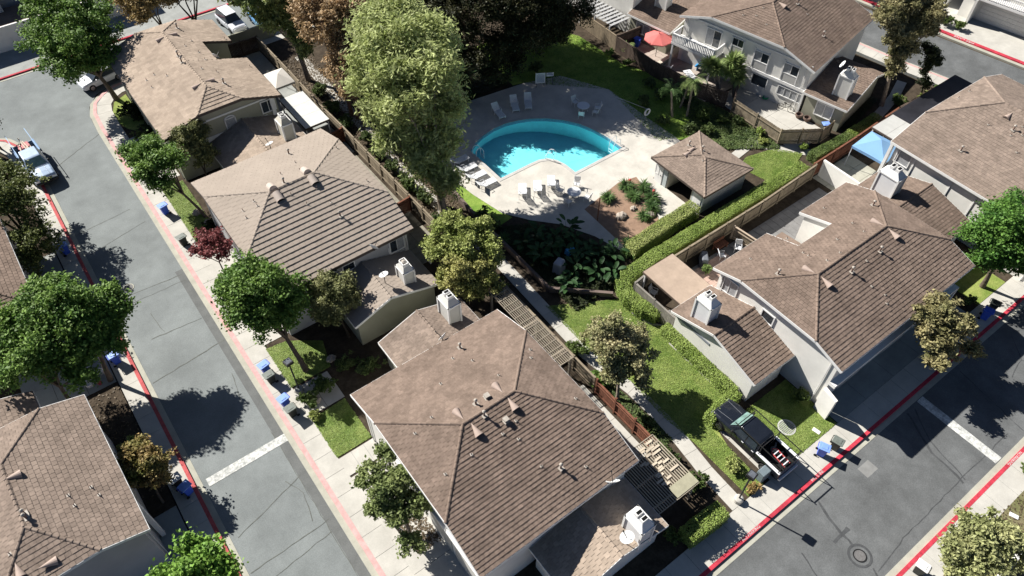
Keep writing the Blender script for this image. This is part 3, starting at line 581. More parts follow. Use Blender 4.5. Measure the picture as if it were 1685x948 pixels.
def house(key, label, roofm, wallm=STUCCO, course=.30, th=.035, notch=None, fascia=TRIM, tw=.33, eave_skip=()):
    spec = HS[key]; ox, oy, rot, L, Wd, h, s, d, r, ax = spec; zf, zr, zj, sh = roof_fn(spec)
    e = empty('house', (ox, oy, 0), rot, label, 'house', 'two storey estate houses with tiled hip roofs'); rnd = random.Random(key)
    if ax == 'x':
        F = dict(W=[(0, d), (0, Wd - d), (r, Wd / 2)], E=[(L, d), (L, Wd - d), (L - r, Wd / 2)], S=[(0, 0), (L, 0), (L, d), (L - r, Wd / 2), (r, Wd / 2), (0, d)], N=[(0, Wd), (L, Wd), (L, Wd - d), (L - r, Wd / 2), (r, Wd / 2), (0, Wd - d)])
        ring = [(0, 0), (L, 0), (L, d), (L, Wd - d), (L, Wd), (0, Wd), (0, Wd - d), (0, d)]
        lines = [((r, Wd / 2), (L - r, Wd / 2)), ((0, d), (r, Wd / 2)), ((0, Wd - d), (r, Wd / 2)), ((L, d), (L - r, Wd / 2)), ((L, Wd - d), (L - r, Wd / 2))]
    else:
        F = dict(N=[(d, Wd), (L - d, Wd), (L / 2, Wd - r)], S=[(d, 0), (L - d, 0), (L / 2, r)], W=[(0, 0), (0, Wd), (d, Wd), (L / 2, Wd - r), (L / 2, r), (d, 0)], E=[(L, 0), (L, Wd), (L - d, Wd), (L / 2, Wd - r), (L / 2, r), (L - d, 0)])
        ring = [(0, 0), (d, 0), (L - d, 0), (L, 0), (L, Wd), (L - d, Wd), (d, Wd), (0, Wd)]
        lines = [((L / 2, r), (L / 2, Wd - r)), ((d, 0), (L / 2, r)), ((L - d, 0), (L / 2, r)), ((d, Wd), (L / 2, Wd - r)), ((L - d, Wd), (L / 2, Wd - r))]
    pieces = {k: [v] for k, v in F.items()}
    if notch:   # (side, a0, a1, depth)  rectangle cut in from that eave
        side, a0, a1, dp = notch
        if side == 'N':
            y1 = Wd - dp; base = F['N']
            A = clip(base, -1, 0, a0); B = clip(base, 1, 0, -a1); Cc = clip(clip(clip(base, 1, 0, -a0), -1, 0, a1), 0, -1, y1)
            pieces['N'] = [A, Cc, B]; ring = [(0, 0), (L, 0), (L, d), (L, Wd - d), (L, Wd), (a1, Wd), (a1, y1), (a0, y1), (a0, Wd), (0, Wd), (0, Wd - d), (0, d)]
        if side == 'E':
            x1 = L - dp; base = F['E']
            A = clip(base, 0, -1, a0); B = clip(base, 0, 1, -a1); Cc = clip(clip(clip(base, 0, 1, -a0), 0, -1, a1), -1, 0, x1)
            pieces['E'] = [A, Cc, B]; ring = [(0, 0), (d, 0), (L - d, 0), (L, 0), (L, a0), (x1, a0), (x1, a1), (L, a1), (L, Wd), (L - d, Wd), (d, Wd), (0, Wd)]
    Z = lambda p: (p[0], p[1], zf(*p))
    rb = MB(); tiles = MB(); T = .16
    for k, ps in pieces.items():
        for p in ps:
            q = [Z(v) for v in p]; n3 = (Vector(q[1]) - Vector(q[0])).cross(Vector(q[2]) - Vector(q[0]))
            if n3.z < 0: q = q[::-1]
            rb.add(q, [tuple(range(len(q)))]); rb.add([(x, y, z - T) for x, y, z in q], [tuple(range(len(q)))[::-1]])
            tile_face(tiles, q, course, tw, th, rnd)
    for i in range(len(ring)):
        a = Z(ring[i]); b = Z(ring[(i + 1) % len(ring)]); rb.add([a, b, (b[0], b[1], b[2] - T), (a[0], a[1], a[2] - T)], [(3, 2, 1, 0)])
    rf = rb.build('roof', roofm, e)
    tiles.build('roof_tiles', roofm, rf, kind='stuff')
    cp = MB()
    for a, b in lines: caps(cp, Z(a), Z(b), rnd, step=.36)
    cp.build('ridge_tiles', roofm, rf, kind='stuff')
    # fascia board along each eave
    for i in range(len(ring)):
        a = Vector(Z(ring[i])); b = Vector(Z(ring[(i + 1) % len(ring)])); dd = (b - a).normalized(); n = Vector((dd.y, -dd.x, 0)).normalized()
        a2 = a + n * .02 - Vector((0, 0, .10)); b2 = b + n * .02 - Vector((0, 0, .10))
        MB().bar(a2 - dd * .0, b2 + dd * .018, .035, .22).build('fascia', fascia, rf)
    # walls: one mesh per side so that each is a flat stuccoed wall
    o = .42
    def wall(profile, name='wall'):   # profile: list of (x,y,z) top points along one side
        vs = []; n = len(profile)
        for x, y, z in profile: vs += [(x, y, -.05), (x, y, z)]
        return MB().add(vs, [(2 * i, 2 * i + 2, 2 * i + 3, 2 * i + 1) for i in range(n - 1)]).build(name, wallm, e)
    def top(x, y): return (x, y, zf(x, y) - T - .01)
    def side(a, b, brk):
        pts = [a] + brk + [b]; return wall([top(*p) for p in pts])
    if ax == 'x':
        ed = [d + .15, Wd - d - .15]
        side((o, Wd - o), (o, o), [(o, y) for y in ed[::-1]]); side((L - o, o), (L - o, Wd - o), [(L - o, y) for y in ed])
        if notch and notch[0] == 'N':
            side((L - o, Wd - o), (notch[2] + .12, Wd - o), []); side((notch[1] - .12, Wd - o), (o, Wd - o), [])
            y1 = Wd - notch[3]; side((notch[2] + .12, Wd - o), (notch[2] + .12, y1 - .12), []); side((notch[2] + .12, y1 - .12), (notch[1] - .12, y1 - .12), []); side((notch[1] - .12, y1 - .12), (notch[1] - .12, Wd - o), [])
        else: side((L - o, Wd - o), (o, Wd - o), [])
        side((o, o), (L - o, o), [])
    else:
        ed = [d + .15, L - d - .15]
        side((o, o), (L - o, o), [(x, o) for x in ed]); side((L - o, Wd - o), (o, Wd - o), [(x, Wd - o) for x in ed[::-1]]); side((o, Wd - o), (o, o), [])
        if notch and notch[0] == 'E':
            x1 = L - notch[3] - .12; side((L - o, o), (L - o, notch[1] - .12), []); side((L - o, notch[1] - .12), (x1, notch[1] - .12), []); side((x1, notch[1] - .12), (x1, notch[2] + .12), []); side((x1, notch[2] + .12), (L - o, notch[2] + .12), []); side((L - o, notch[2] + .12), (L - o, Wd - o), [])
        else: side((L - o, o), (L - o, Wd - o), [])
    # rainwater pipes
    for px_, py_ in ((o - .06, o + .5), (L - o + .06, o + .5), (o - .06, Wd - o - .5)):
        MB().tube([(px_, py_, 0), (px_, py_, zf(px_, py_) - .45), (px_ + (-.28 if px_ < L / 2 else .28), py_, zf(px_, py_) - .22)], .04, 6).build('downpipe', TRIM, e)
    # roof fittings
    c, sn = math.cos(R(rot)), math.sin(R(rot))
    dirs = dict(N=(0, 1), S=(0, -1), E=(1, 0), W=(-1, 0))
    sl = dict(N=s, S=s, E=s, W=s)
    if ax == 'x': sl['E'] = sl['W'] = sh
    else: sl['N'] = sl['S'] = sh
    for fc, kd, wx, wy in VENTS.get(key, []):
        lx = (wx - ox) * c + (wy - oy) * sn; ly = -(wx - ox) * sn + (wy - oy) * c
        add_vent(e, kd, lx, ly, zf, dirs[fc], sl[fc])
    HOUSES[key] = e
    return e
def gable(parent, x0, x1, y0, y1, rx, zl, zr, zrt, roofm, ax='y', wallm=STUCCO, course=.3, th=.03, fascia=TRIM, gable_end='S', walls=True):
    """lower wing: ridge along ax at coordinate rx; eaves zl (low side) and zrt (high coordinate side)"""
    rnd = random.Random(int(x0 * 13 + y0 * 7)); T = .14
    def P(t, a): # t across, a along
        z = zl + (zr - zl) * (t - (x0 if ax == 'y' else y0)) / (rx - (x0 if ax == 'y' else y0)) if t <= rx else zr + (zrt - zr) * (t - rx) / ((x1 if ax == 'y' else y1) - rx)
        return (t, a, z) if ax == 'y' else (a, t, z)
    lo, hi = (x0, x1) if ax == 'y' else (y0, y1); a0, a1 = (y0, y1) if ax == 'y' else (x0, x1)
    rb = MB(); tl = MB(); cp = MB()
    for t0, t1 in ((lo, rx), (rx, hi)):
        q = [P(t0, a0), P(t1, a0), P(t1, a1), P(t0, a1)]
        if ax == 'x': q = q[::-1]
        rb.add(q, [(0, 1, 2, 3)]); rb.add([(x, y, z - T) for x, y, z in q], [(3, 2, 1, 0)]); tile_face(tl, q, course, .33, th, rnd)
    caps(cp, P(rx, a0), P(rx, a1), rnd)
    rf = rb.build('lower_roof', roofm, parent); tl.build('roof_tiles', roofm, rf, kind='stuff'); cp.build('ridge_tiles', roofm, rf, kind='stuff')
    for a in (a0, a1):
        for t0, t1 in ((lo, rx), (rx, hi)):
            p = Vector(P(t0, a)); q = Vector(P(t1, a)); off_ = Vector((0, -.02 if a == a0 else .02, -.09)) if ax == 'y' else Vector((-.02 if a == a0 else .02, 0, -.09))
            MB().bar(p + off_, q + off_, .035, .2).build('fascia', fascia, rf)
    for t in (lo, hi):
        p = Vector(P(t, a0)); q = Vector(P(t, a1)); s = -.02 if t == lo else .02; off_ = Vector((s, 0, -.09)) if ax == 'y' else Vector((0, s, -.09)); MB().bar(p + off_, q + off_, .035, .2).build('fascia', fascia, rf)
    if walls:
        o = .3; m = MB()
        def pl(t, a): x, y, z = P(t, a); return (x, y, z - T - .01)
        for a in ((a0 + o), (a1 - o)):
            ts = [lo + o, rx, hi - o]; vs = []
            for t in ts: x, y, z = pl(t, a); vs += [(x, y, -.05), (x, y, z)]
            f = [(0, 2, 3, 1), (2, 4, 5, 3)]
            if (a > a0 + o) ^ (ax == 'x'): f = [g[::-1] for g in f]
            m.add(vs, f)
        for t in (lo + o, hi - o):
            p = pl(t, a0 + o); q = pl(t, a1 - o); m.add([(p[0], p[1], -.05), (q[0], q[1], -.05), q, p], [(0, 1, 2, 3) if (t > lo + o) ^ (ax == 'x') else (3, 2, 1, 0)])
        m.build('lower_wall', wallm, parent)
    return rf
def L2(key, x, y): # world -> house local (for unrotated houses)
    s = HS[key]; c, sn = math.cos(R(s[2])), math.sin(R(s[2])); return ((x - s[0]) * c + (y - s[1]) * sn, -(x - s[0]) * sn + (y - s[1]) * c)

# ---- H1 top left
h = house('H1', 'pale tan roofed house at the top left with a notch cut in its far eave', ROOF_T, STUCCO_O, course=.42, th=.045, notch=('E', 7.4, 11.1, 2.7), fascia=TRIM_B)
def wl(key, x, y): a = L2(key, x, y); return a
w1 = STUCCO_G
window(h, (5.45, .41, 3.35), (1, 0), .85, 1.05, 1, arch=True, glass=CURT); window(h, (8.9, .41, 3.65), (1, 0), 1.2, 1.1, 2)
MB().box(4.6, .40, 3.12, 9.2, .03, .5).box(5.4, .39, 5.0, 9.7, .04, .16).build('trim_band', TRIM, h)
MB().box(9.9, .5, 2.5, .35, .45, 5.0).build('corner_pilaster', TRIM, h)
gable(h, 3.2, 10.9, -5.4, .35, 6.85, 2.75, 3.95, 2.75, ROOF_T, wallm=STUCCO_O)
chimney(h, 9.35, -3.4, 2.6, 4.9, mat('cream_chimney', (.55, .52, .44), .04, 2))
dish(h, 7.2, -4.9, 3.75, 200, tilt=25); dish(h, 8.15, 7.9, 5.3, 120, tilt=65)
# ---- H2
h = house('H2', 'house with widely banded pale tan roof tiles, left of the pool', ROOF_P, STUCCO_G, course=.43, th=.06, fascia=TRIM_B, tw=.45)
window(h, (9.6, .41, 3.2), (1, 0), 1.15, 1.15, 2, panes=[GLASS, CURT]); window(h, (5.6, .41, 3.65), (1, 0), .9, .65, 1)
MB().box(11.0, .4, 2.5, .16, .05, 5).box(10.9, .40, 3.05, .16, .05, 2).box(9.45, .39, 3.0, .14, .05, 1.6).build('corner_pilaster', TRIM, h)
gable(h, 4.0, 11.1, -3.9, .35, 7.1, 2.75, 3.85, 2.6, ROOF_P, wallm=STUCCO_O, course=.43, th=.045)
chimney(h, 9.15, -2.55, 2.5, 4.5, style=1, sx=.85, sy=1.1); dish(h, 8.1, -.1, 4.85, 120, mast=.3, tilt=65); dish(h, 11.8, -1.4, 2.0, 60, r=.42, tilt=70); dish(h, 7.5, -2.4, 3.7, 200, mast=.9, tilt=20)
# ---- H3
h = house('H3', 'large brown tiled house at the bottom centre', ROOF_B, STUCCO, course=.245, th=.035, fascia=TRIM)
gable(h, 4.0, 10.9, 13.8, 18.2, 7.3, 2.75, 3.9, 2.6, ROOF_C, wallm=STUCCO_O)
gable(h, 3.6, 11.0, -3.4, .35, 7.2, 2.75, 3.85, 2.6, ROOF_T, wallm=STUCCO)
chimney(h, 9.15, 16.8, 2.5, 5.1); chimney(h, 9.0, -2.7, 2.6, 4.9, mat('white_chimney', (.72, .72, .72), .03, 2))
dish(h, 7.1, 14.5, 4.0, 200, mast=.9, tilt=62); dish(h, 9.2, -.15, 4.9, 150, mast=.25, tilt=55, r=.42); dish(h, 7.9, -2.9, 3.7, 200, mast=.7, tilt=20, r=.42)
window(h, (.41, 8.6, 3.2), (0, -1), 1.4, 1.1); MB().box(.3, 11.6, 4.2, .14, .14, .2).build('wall_lamp', TRIM, h)
for k, y in enumerate((1.2, 3.9, 6.9)): MB().box(.40, y + 1, 1.1, .06, 2.3, 2.2).build('garage_door', mat('garage_door_paint', (.50, .49, .45), .05, 1.5), h)
MB().box(.36, 5.5, 2.75, .2, 10, .25).build('trim_band', TRIM, h)
# ---- H4
h = house('H4', 'brown shingled house cut by the lower left corner of the picture', ROOF_C, STUCCO_G, course=.30, th=.026)
gable(h, 1.2, 7.3, 10.6, 14.0, 4.4, 4.3, 5.4, 4.3, ROOF_C, ax='y', wallm=STUCCO_G, th=.018)
window(h, (9.48, 6.2, 3.1), (0, 1), 1.6, 1.1); window(h, (9.48, 2.6, 3.1), (0, 1), 1.4, 1.1); MB().box(9.5, 4.6, 1.1, .05, 4.6, 2.2).build('garage_door', MATS['garage_door_paint'], h)
MB().box(9.75, 2.3, 2.5, .25, .3, 5).build('corner_pilaster', TRIM, h)
# ---- H9
h = house('H9', 'shaded house at the left edge behind the twin leafy trees', ROOF_B, STUCCO_G, course=.30, th=.03)
window(h, (9.39, 4.5, 3.0), (0, 1), 1.5, 1.2); window(h, (9.39, 8.5, 3.0), (0, 1), 1.5, 1.2)
# ---- H5 right of centre
h = house('H5', 'brown tiled house with a white light well cut in its roof', ROOF_B, STUCCO, course=.275, th=.035, notch=('N', 5.75, 9.55, 2.65))
window(h, (.41, 10.4, 3.3), (0, -1), 1.35, 1.35, 2, panes=[CURT, CURT]); window(h, (.41, 6.65, 3.6), (0, -1), .95, .85, 1)
lw = slab('light_well_roof', [(5.2, 8.65), (9.5, 8.65), (9.5, 11.6), (5.2, 11.6)], 3.4, 3.5, ROOF_B, parent=h, kind=None)
lw.rotation_euler = (R(-6), 0, 0); lw.location = (0, 0, 0)
dish(h, 7.1, 9.7, 2.7, 150, mast=.6, tilt=60, r=.4)
gable(h, -3.7, .35, 3.3, 11.2, 7.35, 2.75, 4.0, 2.75, ROOF_B, ax='x', wallm=STUCCO, course=.275, th=.035)
chimney(h, -2.75, 9.1, 2.7, 5.3, mat('white_chimney', (.72, .72, .72), .03, 2))
MB().box(-3.42, 9.4, 2.35, .03, 3.6, .22).build('recess_shade_strip', mat('painted_recess_shade', (.25, .27, .30), .05, 2), h)  # flat dark strip paints the shade of a recess onto the wall
gable(h, 14.9, 22.1, 3.2, 11.5, 7.4, 2.7, 3.85, 2.7, ROOF_B, ax='x', wallm=STUCCO, course=.275, th=.03)
chimney(h, 18.8, 9.4, 2.7, 5.3, mat('white_chimney', (.72, .72, .72), .03, 2), sx=1.1, sy=1.7)
for k, x in enumerate((2.4, 7.6, 11.2)):
    g = MB().box(x + 1.4, .40, 1.1, 2.7, .06, 2.2).build('garage_door', MATS['garage_door_paint'], h)
    for q in range(4): MB().box(x + 1.4, .36, .3 + q * .53, 2.6, .02, .48).build('door_panel', MATS['garage_door_paint'], g)
MB().box(7.6, .2, 2.75, 14.4, .5, .3).build('trim_band', TRIM, h)
MB().prism([(-.12, -.7), (.1, -.72), (.4, .42), (.05, .42)], -.05, 2.3).build('wing_wall', STUCCO, h); MB().box(14.9, .3, 1.4, .25, .7, 2.8).build('wing_wall', STUCCO, h)
# ---- H6
h = house('H6', 'broad brown roofed house filling the right edge behind the blue canopy', ROOF_C, STUCCO, course=.30, th=.024)
window(h, (.41, 14.2, 3.3), (0, -1), 1.2, 1.4, 1, glass=CURT); MB().box(.38, 12.6, 3.3, .05, .10, 3).box(.38, 9.2, 3.3, .05, .08, 3).box(.38, 7.0, 3.3, .05, .08, 3).build('wall_joint', TRIM, h)
MB().box(.35, 14.9, 2.5, .3, .25, 5).build('corner_pilaster', TRIM, h)
# ---- H7
h = house('H7', 'cream house with a white slatted balcony at the top right', ROOF_B, STUCCO, course=.29, th=.035)
o7 = .41
def w7(y1, z, w_, h_, **k): return window(h, (o7, y1, z), (0, -1), w_, h_, **k)
d7 = w7(11.8, 3.0, 1.6, 1.75, cols=2, panes=[CURT, GLASS], name='balcony_door')
w7(8.85, 4.1, 1.15, .75, cols=2); MB().box(o7 - .03, 8.27, 3.45, .05, 1.15, 1.15).build('window_panel', mat('window_panel', (.50, .49, .46), .04, 2), h)
for y in (6.3, 3.1): w7(y, 3.55, 1.5, .95, cols=2, panes=[CURT, GLASS]); MB().box(o7 - .03, y - .75, 3.1, .05, 1.5, .7).build('window_panel', MATS['window_panel'], h)
fr = MB()
for y0, z0, w_ in ((8.85, 2.8, 1.15), (6.3, 2.7, 1.5), (3.1, 2.7, 1.5)):
    fr.box(o7 - .05, y0 + .05, z0 + 1.05, .08, .1, 2.1).box(o7 - .05, y0 - w_ - .05, z0 + 1.05, .08, .1, 2.1)
fr.box(o7 - .06, 5, 2.45, .12, 9.8, .3).box(o7 - .04, 7.4, 5.15, .06, 14, .14); fr.build('trim_band', TRIM, h)
w7(5.9, 1.0, 1.6, 1.1, cols=1); w7(3.0, 1.1, 2.6, .9, cols=4, glass=CURT)
MB().box(o7 - .1, .42, 1.3, .25, .2, 2.6).build('post', TRIM, h)
# balcony
bal = MB().box(-.55, 12.1, 2.75, 1.9, 5.0, .22).build('balcony', TRIM, h)
for k in range(26): MB().box(-1.46, 9.7 + k * .19, 3.3, .05, .11, .95).build('slat', TRIM, bal)
for k in range(8): MB().box(-1.4 + k * .22, 9.62, 3.3, .11, .05, .95).build('slat', TRIM, bal); MB().box(-1.4 + k * .22, 14.58, 3.3, .11, .05, .95).build('slat', TRIM, bal)
MB().box(-1.46, 12.1, 3.82, .14, 5.1, .1).box(-.55, 9.62, 3.82, 1.9, .14, .1).box(-.55, 14.58, 3.82, 1.9, .14, .1).build('rail', TRIM, bal)
for y in (9.75, 14.4): MB().box(-1.4, y, 1.3, .16, .16, 2.7).build('post', TRIM, bal)
gable(h, -.1, 8.0, -4.1, .35, 5.6, 2.7, 3.6, 2.7, ROOF_B, wallm=STUCCO_O, course=.29)
chimney(h, 1.6, -2.6, 2.6, 5.1, rz=0); dish(h, 1.2, -1.8, 5.6, 200, tilt=60, mast=.4)
window(h, (.19, -1.2, .9), (0, -1), 1.6, 1.3, cols=2, glass=CURT, name='patio_door')

# ---- pool house
ph = empty('pool_house', (40.1, 26.8, 0), 0, 'small pool house with a square pyramid roof and an open doorway facing the pool', 'pool house')
PHW, PHL = 6.0, 6.4
def pz(x, y): return 2.55 + .25 * min(x, PHW - x, y, PHL - y)
rb = MB(); tl = MB(); cp = MB(); rr = PHW / 2; rnd = random.Random(5)
c0 = [(0, 0), (PHW, 0), (PHW, PHL), (0, PHL)]; a1 = (rr, rr); a2 = (rr, PHL - rr)
for p in ([c0[0], c0[1], a1], [c0[1], c0[2], a2, a1], [c0[2], c0[3], a2], [c0[3], c0[0], a1, a2]):
    q = [(x, y, pz(x, y)) for x, y in p]; rb.add(q, [tuple(range(len(q)))]); rb.add([(x, y, z - .14) for x, y, z in q], [tuple(range(len(q)))[::-1]]); tile_face(tl, q, .24, .33, .022, rnd)
for a, b in zip(c0, c0[1:] + c0[:1]): A = (*a, 2.55); B = (*b, 2.55); rb.add([A, B, (*b, 2.41), (*a, 2.41)], [(3, 2, 1, 0)])
rf = rb.build('roof', ROOF_C, ph); tl.build('roof_tiles', ROOF_C, rf, kind='stuff')
for a, b in ((c0[0], a1), (c0[1], a1), (c0[2], a2), (c0[3], a2), (a1, a2)): caps(cp, (*a, pz(*a)), (*b, pz(*b)), rnd)
cp.build('ridge_tiles', ROOF_C, rf, kind='stuff')
for a, b in zip(c0, c0[1:] + c0[:1]): MB().bar((*a, 2.46), (*b, 2.46), .05, .18).build('fascia', TRIM_B, rf)
PHM = mat('pool_house_wall', (.48, .52, .52), .05, 1.5)
# west wall with an opening
MB().box(.5, 5.25, 1.2, .12, 1.3, 2.4).box(.5, 1.0, 1.2, .12, 1.2, 2.4).box(.5, 3.1, 2.3, .12, 3.1, .25).build('wall', PHM, ph)
MB().box(3.2, .5, 1.2, 5.3, .12, 2.4).build('wall', mat('pool_house_side', (.36, .38, .39), .05, 1.5), ph); MB().box(5.6, 3.2, 1.2, .12, 5.4, 2.4).build('wall', PHM, ph); MB().box(3.1, 5.9, 1.2, 5.2, .12, 2.4).build('wall', PHM, ph)
MB().box(2.2, 1.7, 1.2, 3.4, .1, 2.4).box(2.2, 4.5, 1.2, 3.4, .1, 2.4).box(3.9, 3.1, 1.2, .1, 2.8, 2.4).build('inner_wall', mat('inner_wall', (.42, .40, .34), .05, 2), ph)
for y in (5.1, .55): d_ = MB().box(.42, y + .45, 1.0, .06, .85, 2.0).build('door', TRIM, ph); MB().box(.37, y + .2, 1.0, .05, .04, .12).build('handle', METAL, d_)
window(ph, (.44, 5.95, 1.0), (0, -1), .3, .9, 1)
for kd, x, y in (('L', 3.6, 3.9), ('L', 3.5, 5.3), ('D', 3.0, 4.6), ('D', 2.2, 4.4), ('p', 2.6, 2.9)): add_vent(ph, kd, x, y, pz, (1, 0) if x > 3 else (-1, 0), .32)

# ---- partly seen buildings
def low_block(label, loc, rot, cat='building'): return empty('building', loc, rot, label, cat)
b8 = empty('house', (55.2, 50.2, 0), 9, 'house at the top edge left of the balcony house, with a small lean-to roof', 'house', 'two storey estate houses with tiled hip roofs')
MB().prism(rect(.3, 1.8, 9, 14), -.05, 5.3).build('wall', STUCCO, b8)
q = [(-.2, 1.4, 5.2), (9, 1.4, 5.2), (9, 7.8, 7.2), (-.2, 7.8, 7.2)]; rb = MB().add(q, [(0, 1, 2, 3)]).add([(x, y, z - .15) for x, y, z in q], [(3, 2, 1, 0)]); rf = rb.build('roof', ROOF_B, b8); tl = MB(); tile_face(tl, q, .29, .33, .03, random.Random(8)); tl.build('roof_tiles', ROOF_B, rf, kind='stuff')
MB().bar((-.2, 1.4, 5.12), (9, 1.4, 5.12), .04, .2).build('fascia', TRIM, rf)
gable(b8, -.5, 7.6, -3.8, 1.85, 3.6, 2.7, 3.7, 2.7, ROOF_B, ax='y', wallm=STUCCO_O)
chimney(b8, 2.4, -.6, 2.6, 5.2); window(b8, (-.19, .6, 1.0), (0, -1), 1.7, 1.1, 2, glass=CURT)
b11 = empty('garage_block', (86.9, 32.3, 0), -81, 'white garage building with panelled doors and a slatted balcony at the top right corner', 'garage building')
# local x runs along the front (towards the viewer right), local y goes back
MB().prism([(0, 1.1), (1.5, 1.1), (1.5, 1.7), (8.6, 1.7), (8.6, 10), (0, 10)], -.05, 5.6).build('wall', STUCCO, b11)
MB().prism(rect(1.35, .1, 1.6, 1.6), -.05, 2.75).build('wing_wall', STUCCO, b11); MB().prism(rect(8.3, .4, 8.6, 1.7), -.05, 2.75).build('wing_wall', STUCCO, b11)
GD = mat('white_garage_door', (.68, .67, .64), .03, 2)
g = MB().box(5.0, 1.66, 1.15, 6.2, .06, 2.3).build('garage_door', GD, b11)
for i in range(12):
    for j in range(5): MB().box(2.2 + i * .51, 1.62, .25 + j * .45, .46, .02, .39).build('door_panel', GD, g)
MB().box(4.6, 1.0, 2.85, 8.6, 1.5, .22).build('balcony_floor', TRIM, b11)
rl = MB().box(4.6, .3, 3.95, 8.6, .1, .1).build('rail', TRIM, b11)
for i in range(42): MB().box(.5 + i * .2, .3, 3.45, .08, .05, 1.0).build('slat', TRIM, rl)
b12 = empty('garage_block', (83.4, 45.2, 0), -81, 'neighbouring white garage with a panelled door, mostly outside the top edge', 'garage building')
MB().prism(rect(0, 3.4, 11.6, 12), -.05, 5.2).build('wall', STUCCO, b12)
g = MB().box(7.8, 3.36, 1.15, 6.6, .06, 2.3).build('garage_door', GD, b12)
for i in range(13):
    for j in range(5): MB().box(4.8 + i * .5, 3.32, .25 + j * .45, .45, .02, .39).build('door_panel', GD, g)
b10 = empty('garage_block', (-12, 89.8, 0), 0, 'shaded building with a pale parapet at the top left corner', 'garage building')
MB().prism(rect(0, 0, 24, 3), -.05, 2.5).build('wall', STUCCO, b10); MB().prism(rect(0, -.08, 24, .12), 2.5, 2.62).build('parapet', TRIM, b10)
MB().prism(rect(0, .12, 24, 4), 2.5, 2.55).build('lower_roof', ROOF_B, b10)
MB().prism(rect(-2, 4, 11.5, 9), -.05, 5.4).build('wall', STUCCO_G, b10); MB().prism(rect(12.5, 5, 24, 10), -.05, 5.4).build('wall', STUCCO_G, b10); MB().prism(rect(10, 3.2, 12.6, 5), -.05, 5).build('wall', STUCCO_G, b10)
MB().prism(rect(-3, 4, 25, 12), 5.4, 5.6).build('roof', ROOF_B, b10)
# ================================================================ fences, pergolas, furniture
def fence(label, pts, h=1.7, m=WOOD, rail_m=None, post_step=2.4, z=0, board=.14, lean=0, cap=True, seed=0, group=None, post_h=.12):
    rnd = random.Random(seed); t = empty('fence', (pts[0][0], pts[0][1], z), 0, label, 'fence', group)
    O = Vector((pts[0][0], pts[0][1], 0)); rail_m = rail_m or m
    for a, b in zip(pts, pts[1:]):
        A = Vector((*a, 0)) - O; B = Vector((*b, 0)) - O; L = (B - A).length; n = max(1, round(L / post_step)); d = (B - A).normalized(); nr = Vector((-d.y, d.x, 0))
        rz = math.degrees(math.atan2(d.y, d.x))
        for i in range(n + 1):
            if i == n and (a, b) != (pts[-2], pts[-1]): continue
            p = A.lerp(B, i / n); MB().box(p.x, p.y, (h + post_h) / 2, .13, .13, h + post_h, rz).build('post', rail_m, t)
        for i in range(n):
            p = A.lerp(B, i / n); q = A.lerp(B, (i + 1) / n); ll = (q - p).length; mb = MB(); k = max(1, int(ll / board))
            for j in range(k):
                c = p.lerp(q, (j + .5) / k) + nr * (.04 + rnd.uniform(-.004, .004)); hh = h + rnd.uniform(-.02, .01)
                mb.box(c.x, c.y, hh / 2, ll / k - .015, .022, hh, rz + rnd.uniform(-1, 1))
            mb.build('board_panel', m, t)
            for zz in (.35, h - .3): MB().bar(p - nr * .03 + Vector((0, 0, zz)), q - nr * .03 + Vector((0, 0, zz)), .05, .09).build('rail', rail_m, t)
            if cap: MB().bar(p + Vector((0, 0, h + .03)), q + Vector((0, 0, h + .03)), .15, .045).build('cap_rail', rail_m, t)
    return t
fence('long weathered fence beside the winding path left of the pool', [(20.9, 73.4), (20.9, 66), (20.8, 58), (20.9, 54.6), (20.95, 45.2), (21.0, 38.4), (21.1, 33.5)], 1.65, WOOD, post_step=2.35, seed=1)
fence('short dark red fence closing the side yard near the white patio roof', [(18.3, 53.9), (20.8, 54.3)], 1.6, WOOD_R, seed=2)
fence('short dark fence stub at the corner of the banded roof', [(18.6, 42.3), (20.9, 42.5)], 1.6, WOOD_R, seed=3)
fence('red stained fence between the pale side patio and the path', [(21.5, 18.9), (21.5, 13.1)], 1.55, WOOD_R, post_step=1.95, seed=4, post_h=.35)
fence('weathered fence behind the lattice pergola in the shade', [(21.55, 30.5), (21.55, 19.2)], 1.6, WOOD, seed=5)
fence('brown fence behind the long clipped hedge', [(31.2, 24.0), (44.5, 24.0), (51.8, 24.3)], 1.75, WOOD, seed=6, board=.16)
fence('grey fence wrapping the corner behind the tan patio cover', [(29.6, 19.6), (29.6, 23.8), (31.2, 24.0)], 1.75, mat('grey_fence_wood', (.25, .23, .20), .15, 2, .95, isl=.12), seed=7)
fence('reddish fence running up beside the blue canopy', [(51.8, 24.5), (58, 24.6), (64.9, 24.9)], 1.75, WOOD_R, seed=8, post_step=3)
fence('dark fence along the far end of the right patio', [(64.9, 24.9), (73.4, 24.5), (73.4, 21.5)], 1.75, WOOD_D, seed=9, post_step=3)
fence('low wooden screen between the deck and the brick patio', [(40.6, 23.6), (40.9, 20.6)], 1.4, WOOD, seed=10, rail_m=mat('pale_rail', (.45, .36, .27), .1, 3))
fence('grey board fence in front of the pale fenced patio', [(53.4, 35.3), (53.3, 29.4), (56.6, 27.2), (58.2, 27.3)], 1.7, WOOD, seed=11, cap=False, board=.12)
fence('dark fence between the pale patio and the yucca corner', [(53.4, 35.3), (55.6, 36.9), (58.2, 38.2)], 1.7, WOOD_D, seed=12)
fence('dark fence in front of the patio with the red umbrella', [(53.6, 36.4), (52.2, 40.5), (51.6, 44.6), (51.7, 50.4)], 1.7, WOOD_D, seed=13)
fence('brown fence beside the bright grass at the top', [(51.7, 50.4), (51.9, 56.6)], 1.7, mat('brown_fence_wood', (.24, .19, .13), .15, 2, .95, isl=.12), seed=14, board=.16)
fence('dark fence dividing the two small top patios', [(51.7, 50.4), (55.0, 50.2)], 1.8, WOOD_D, seed=15)
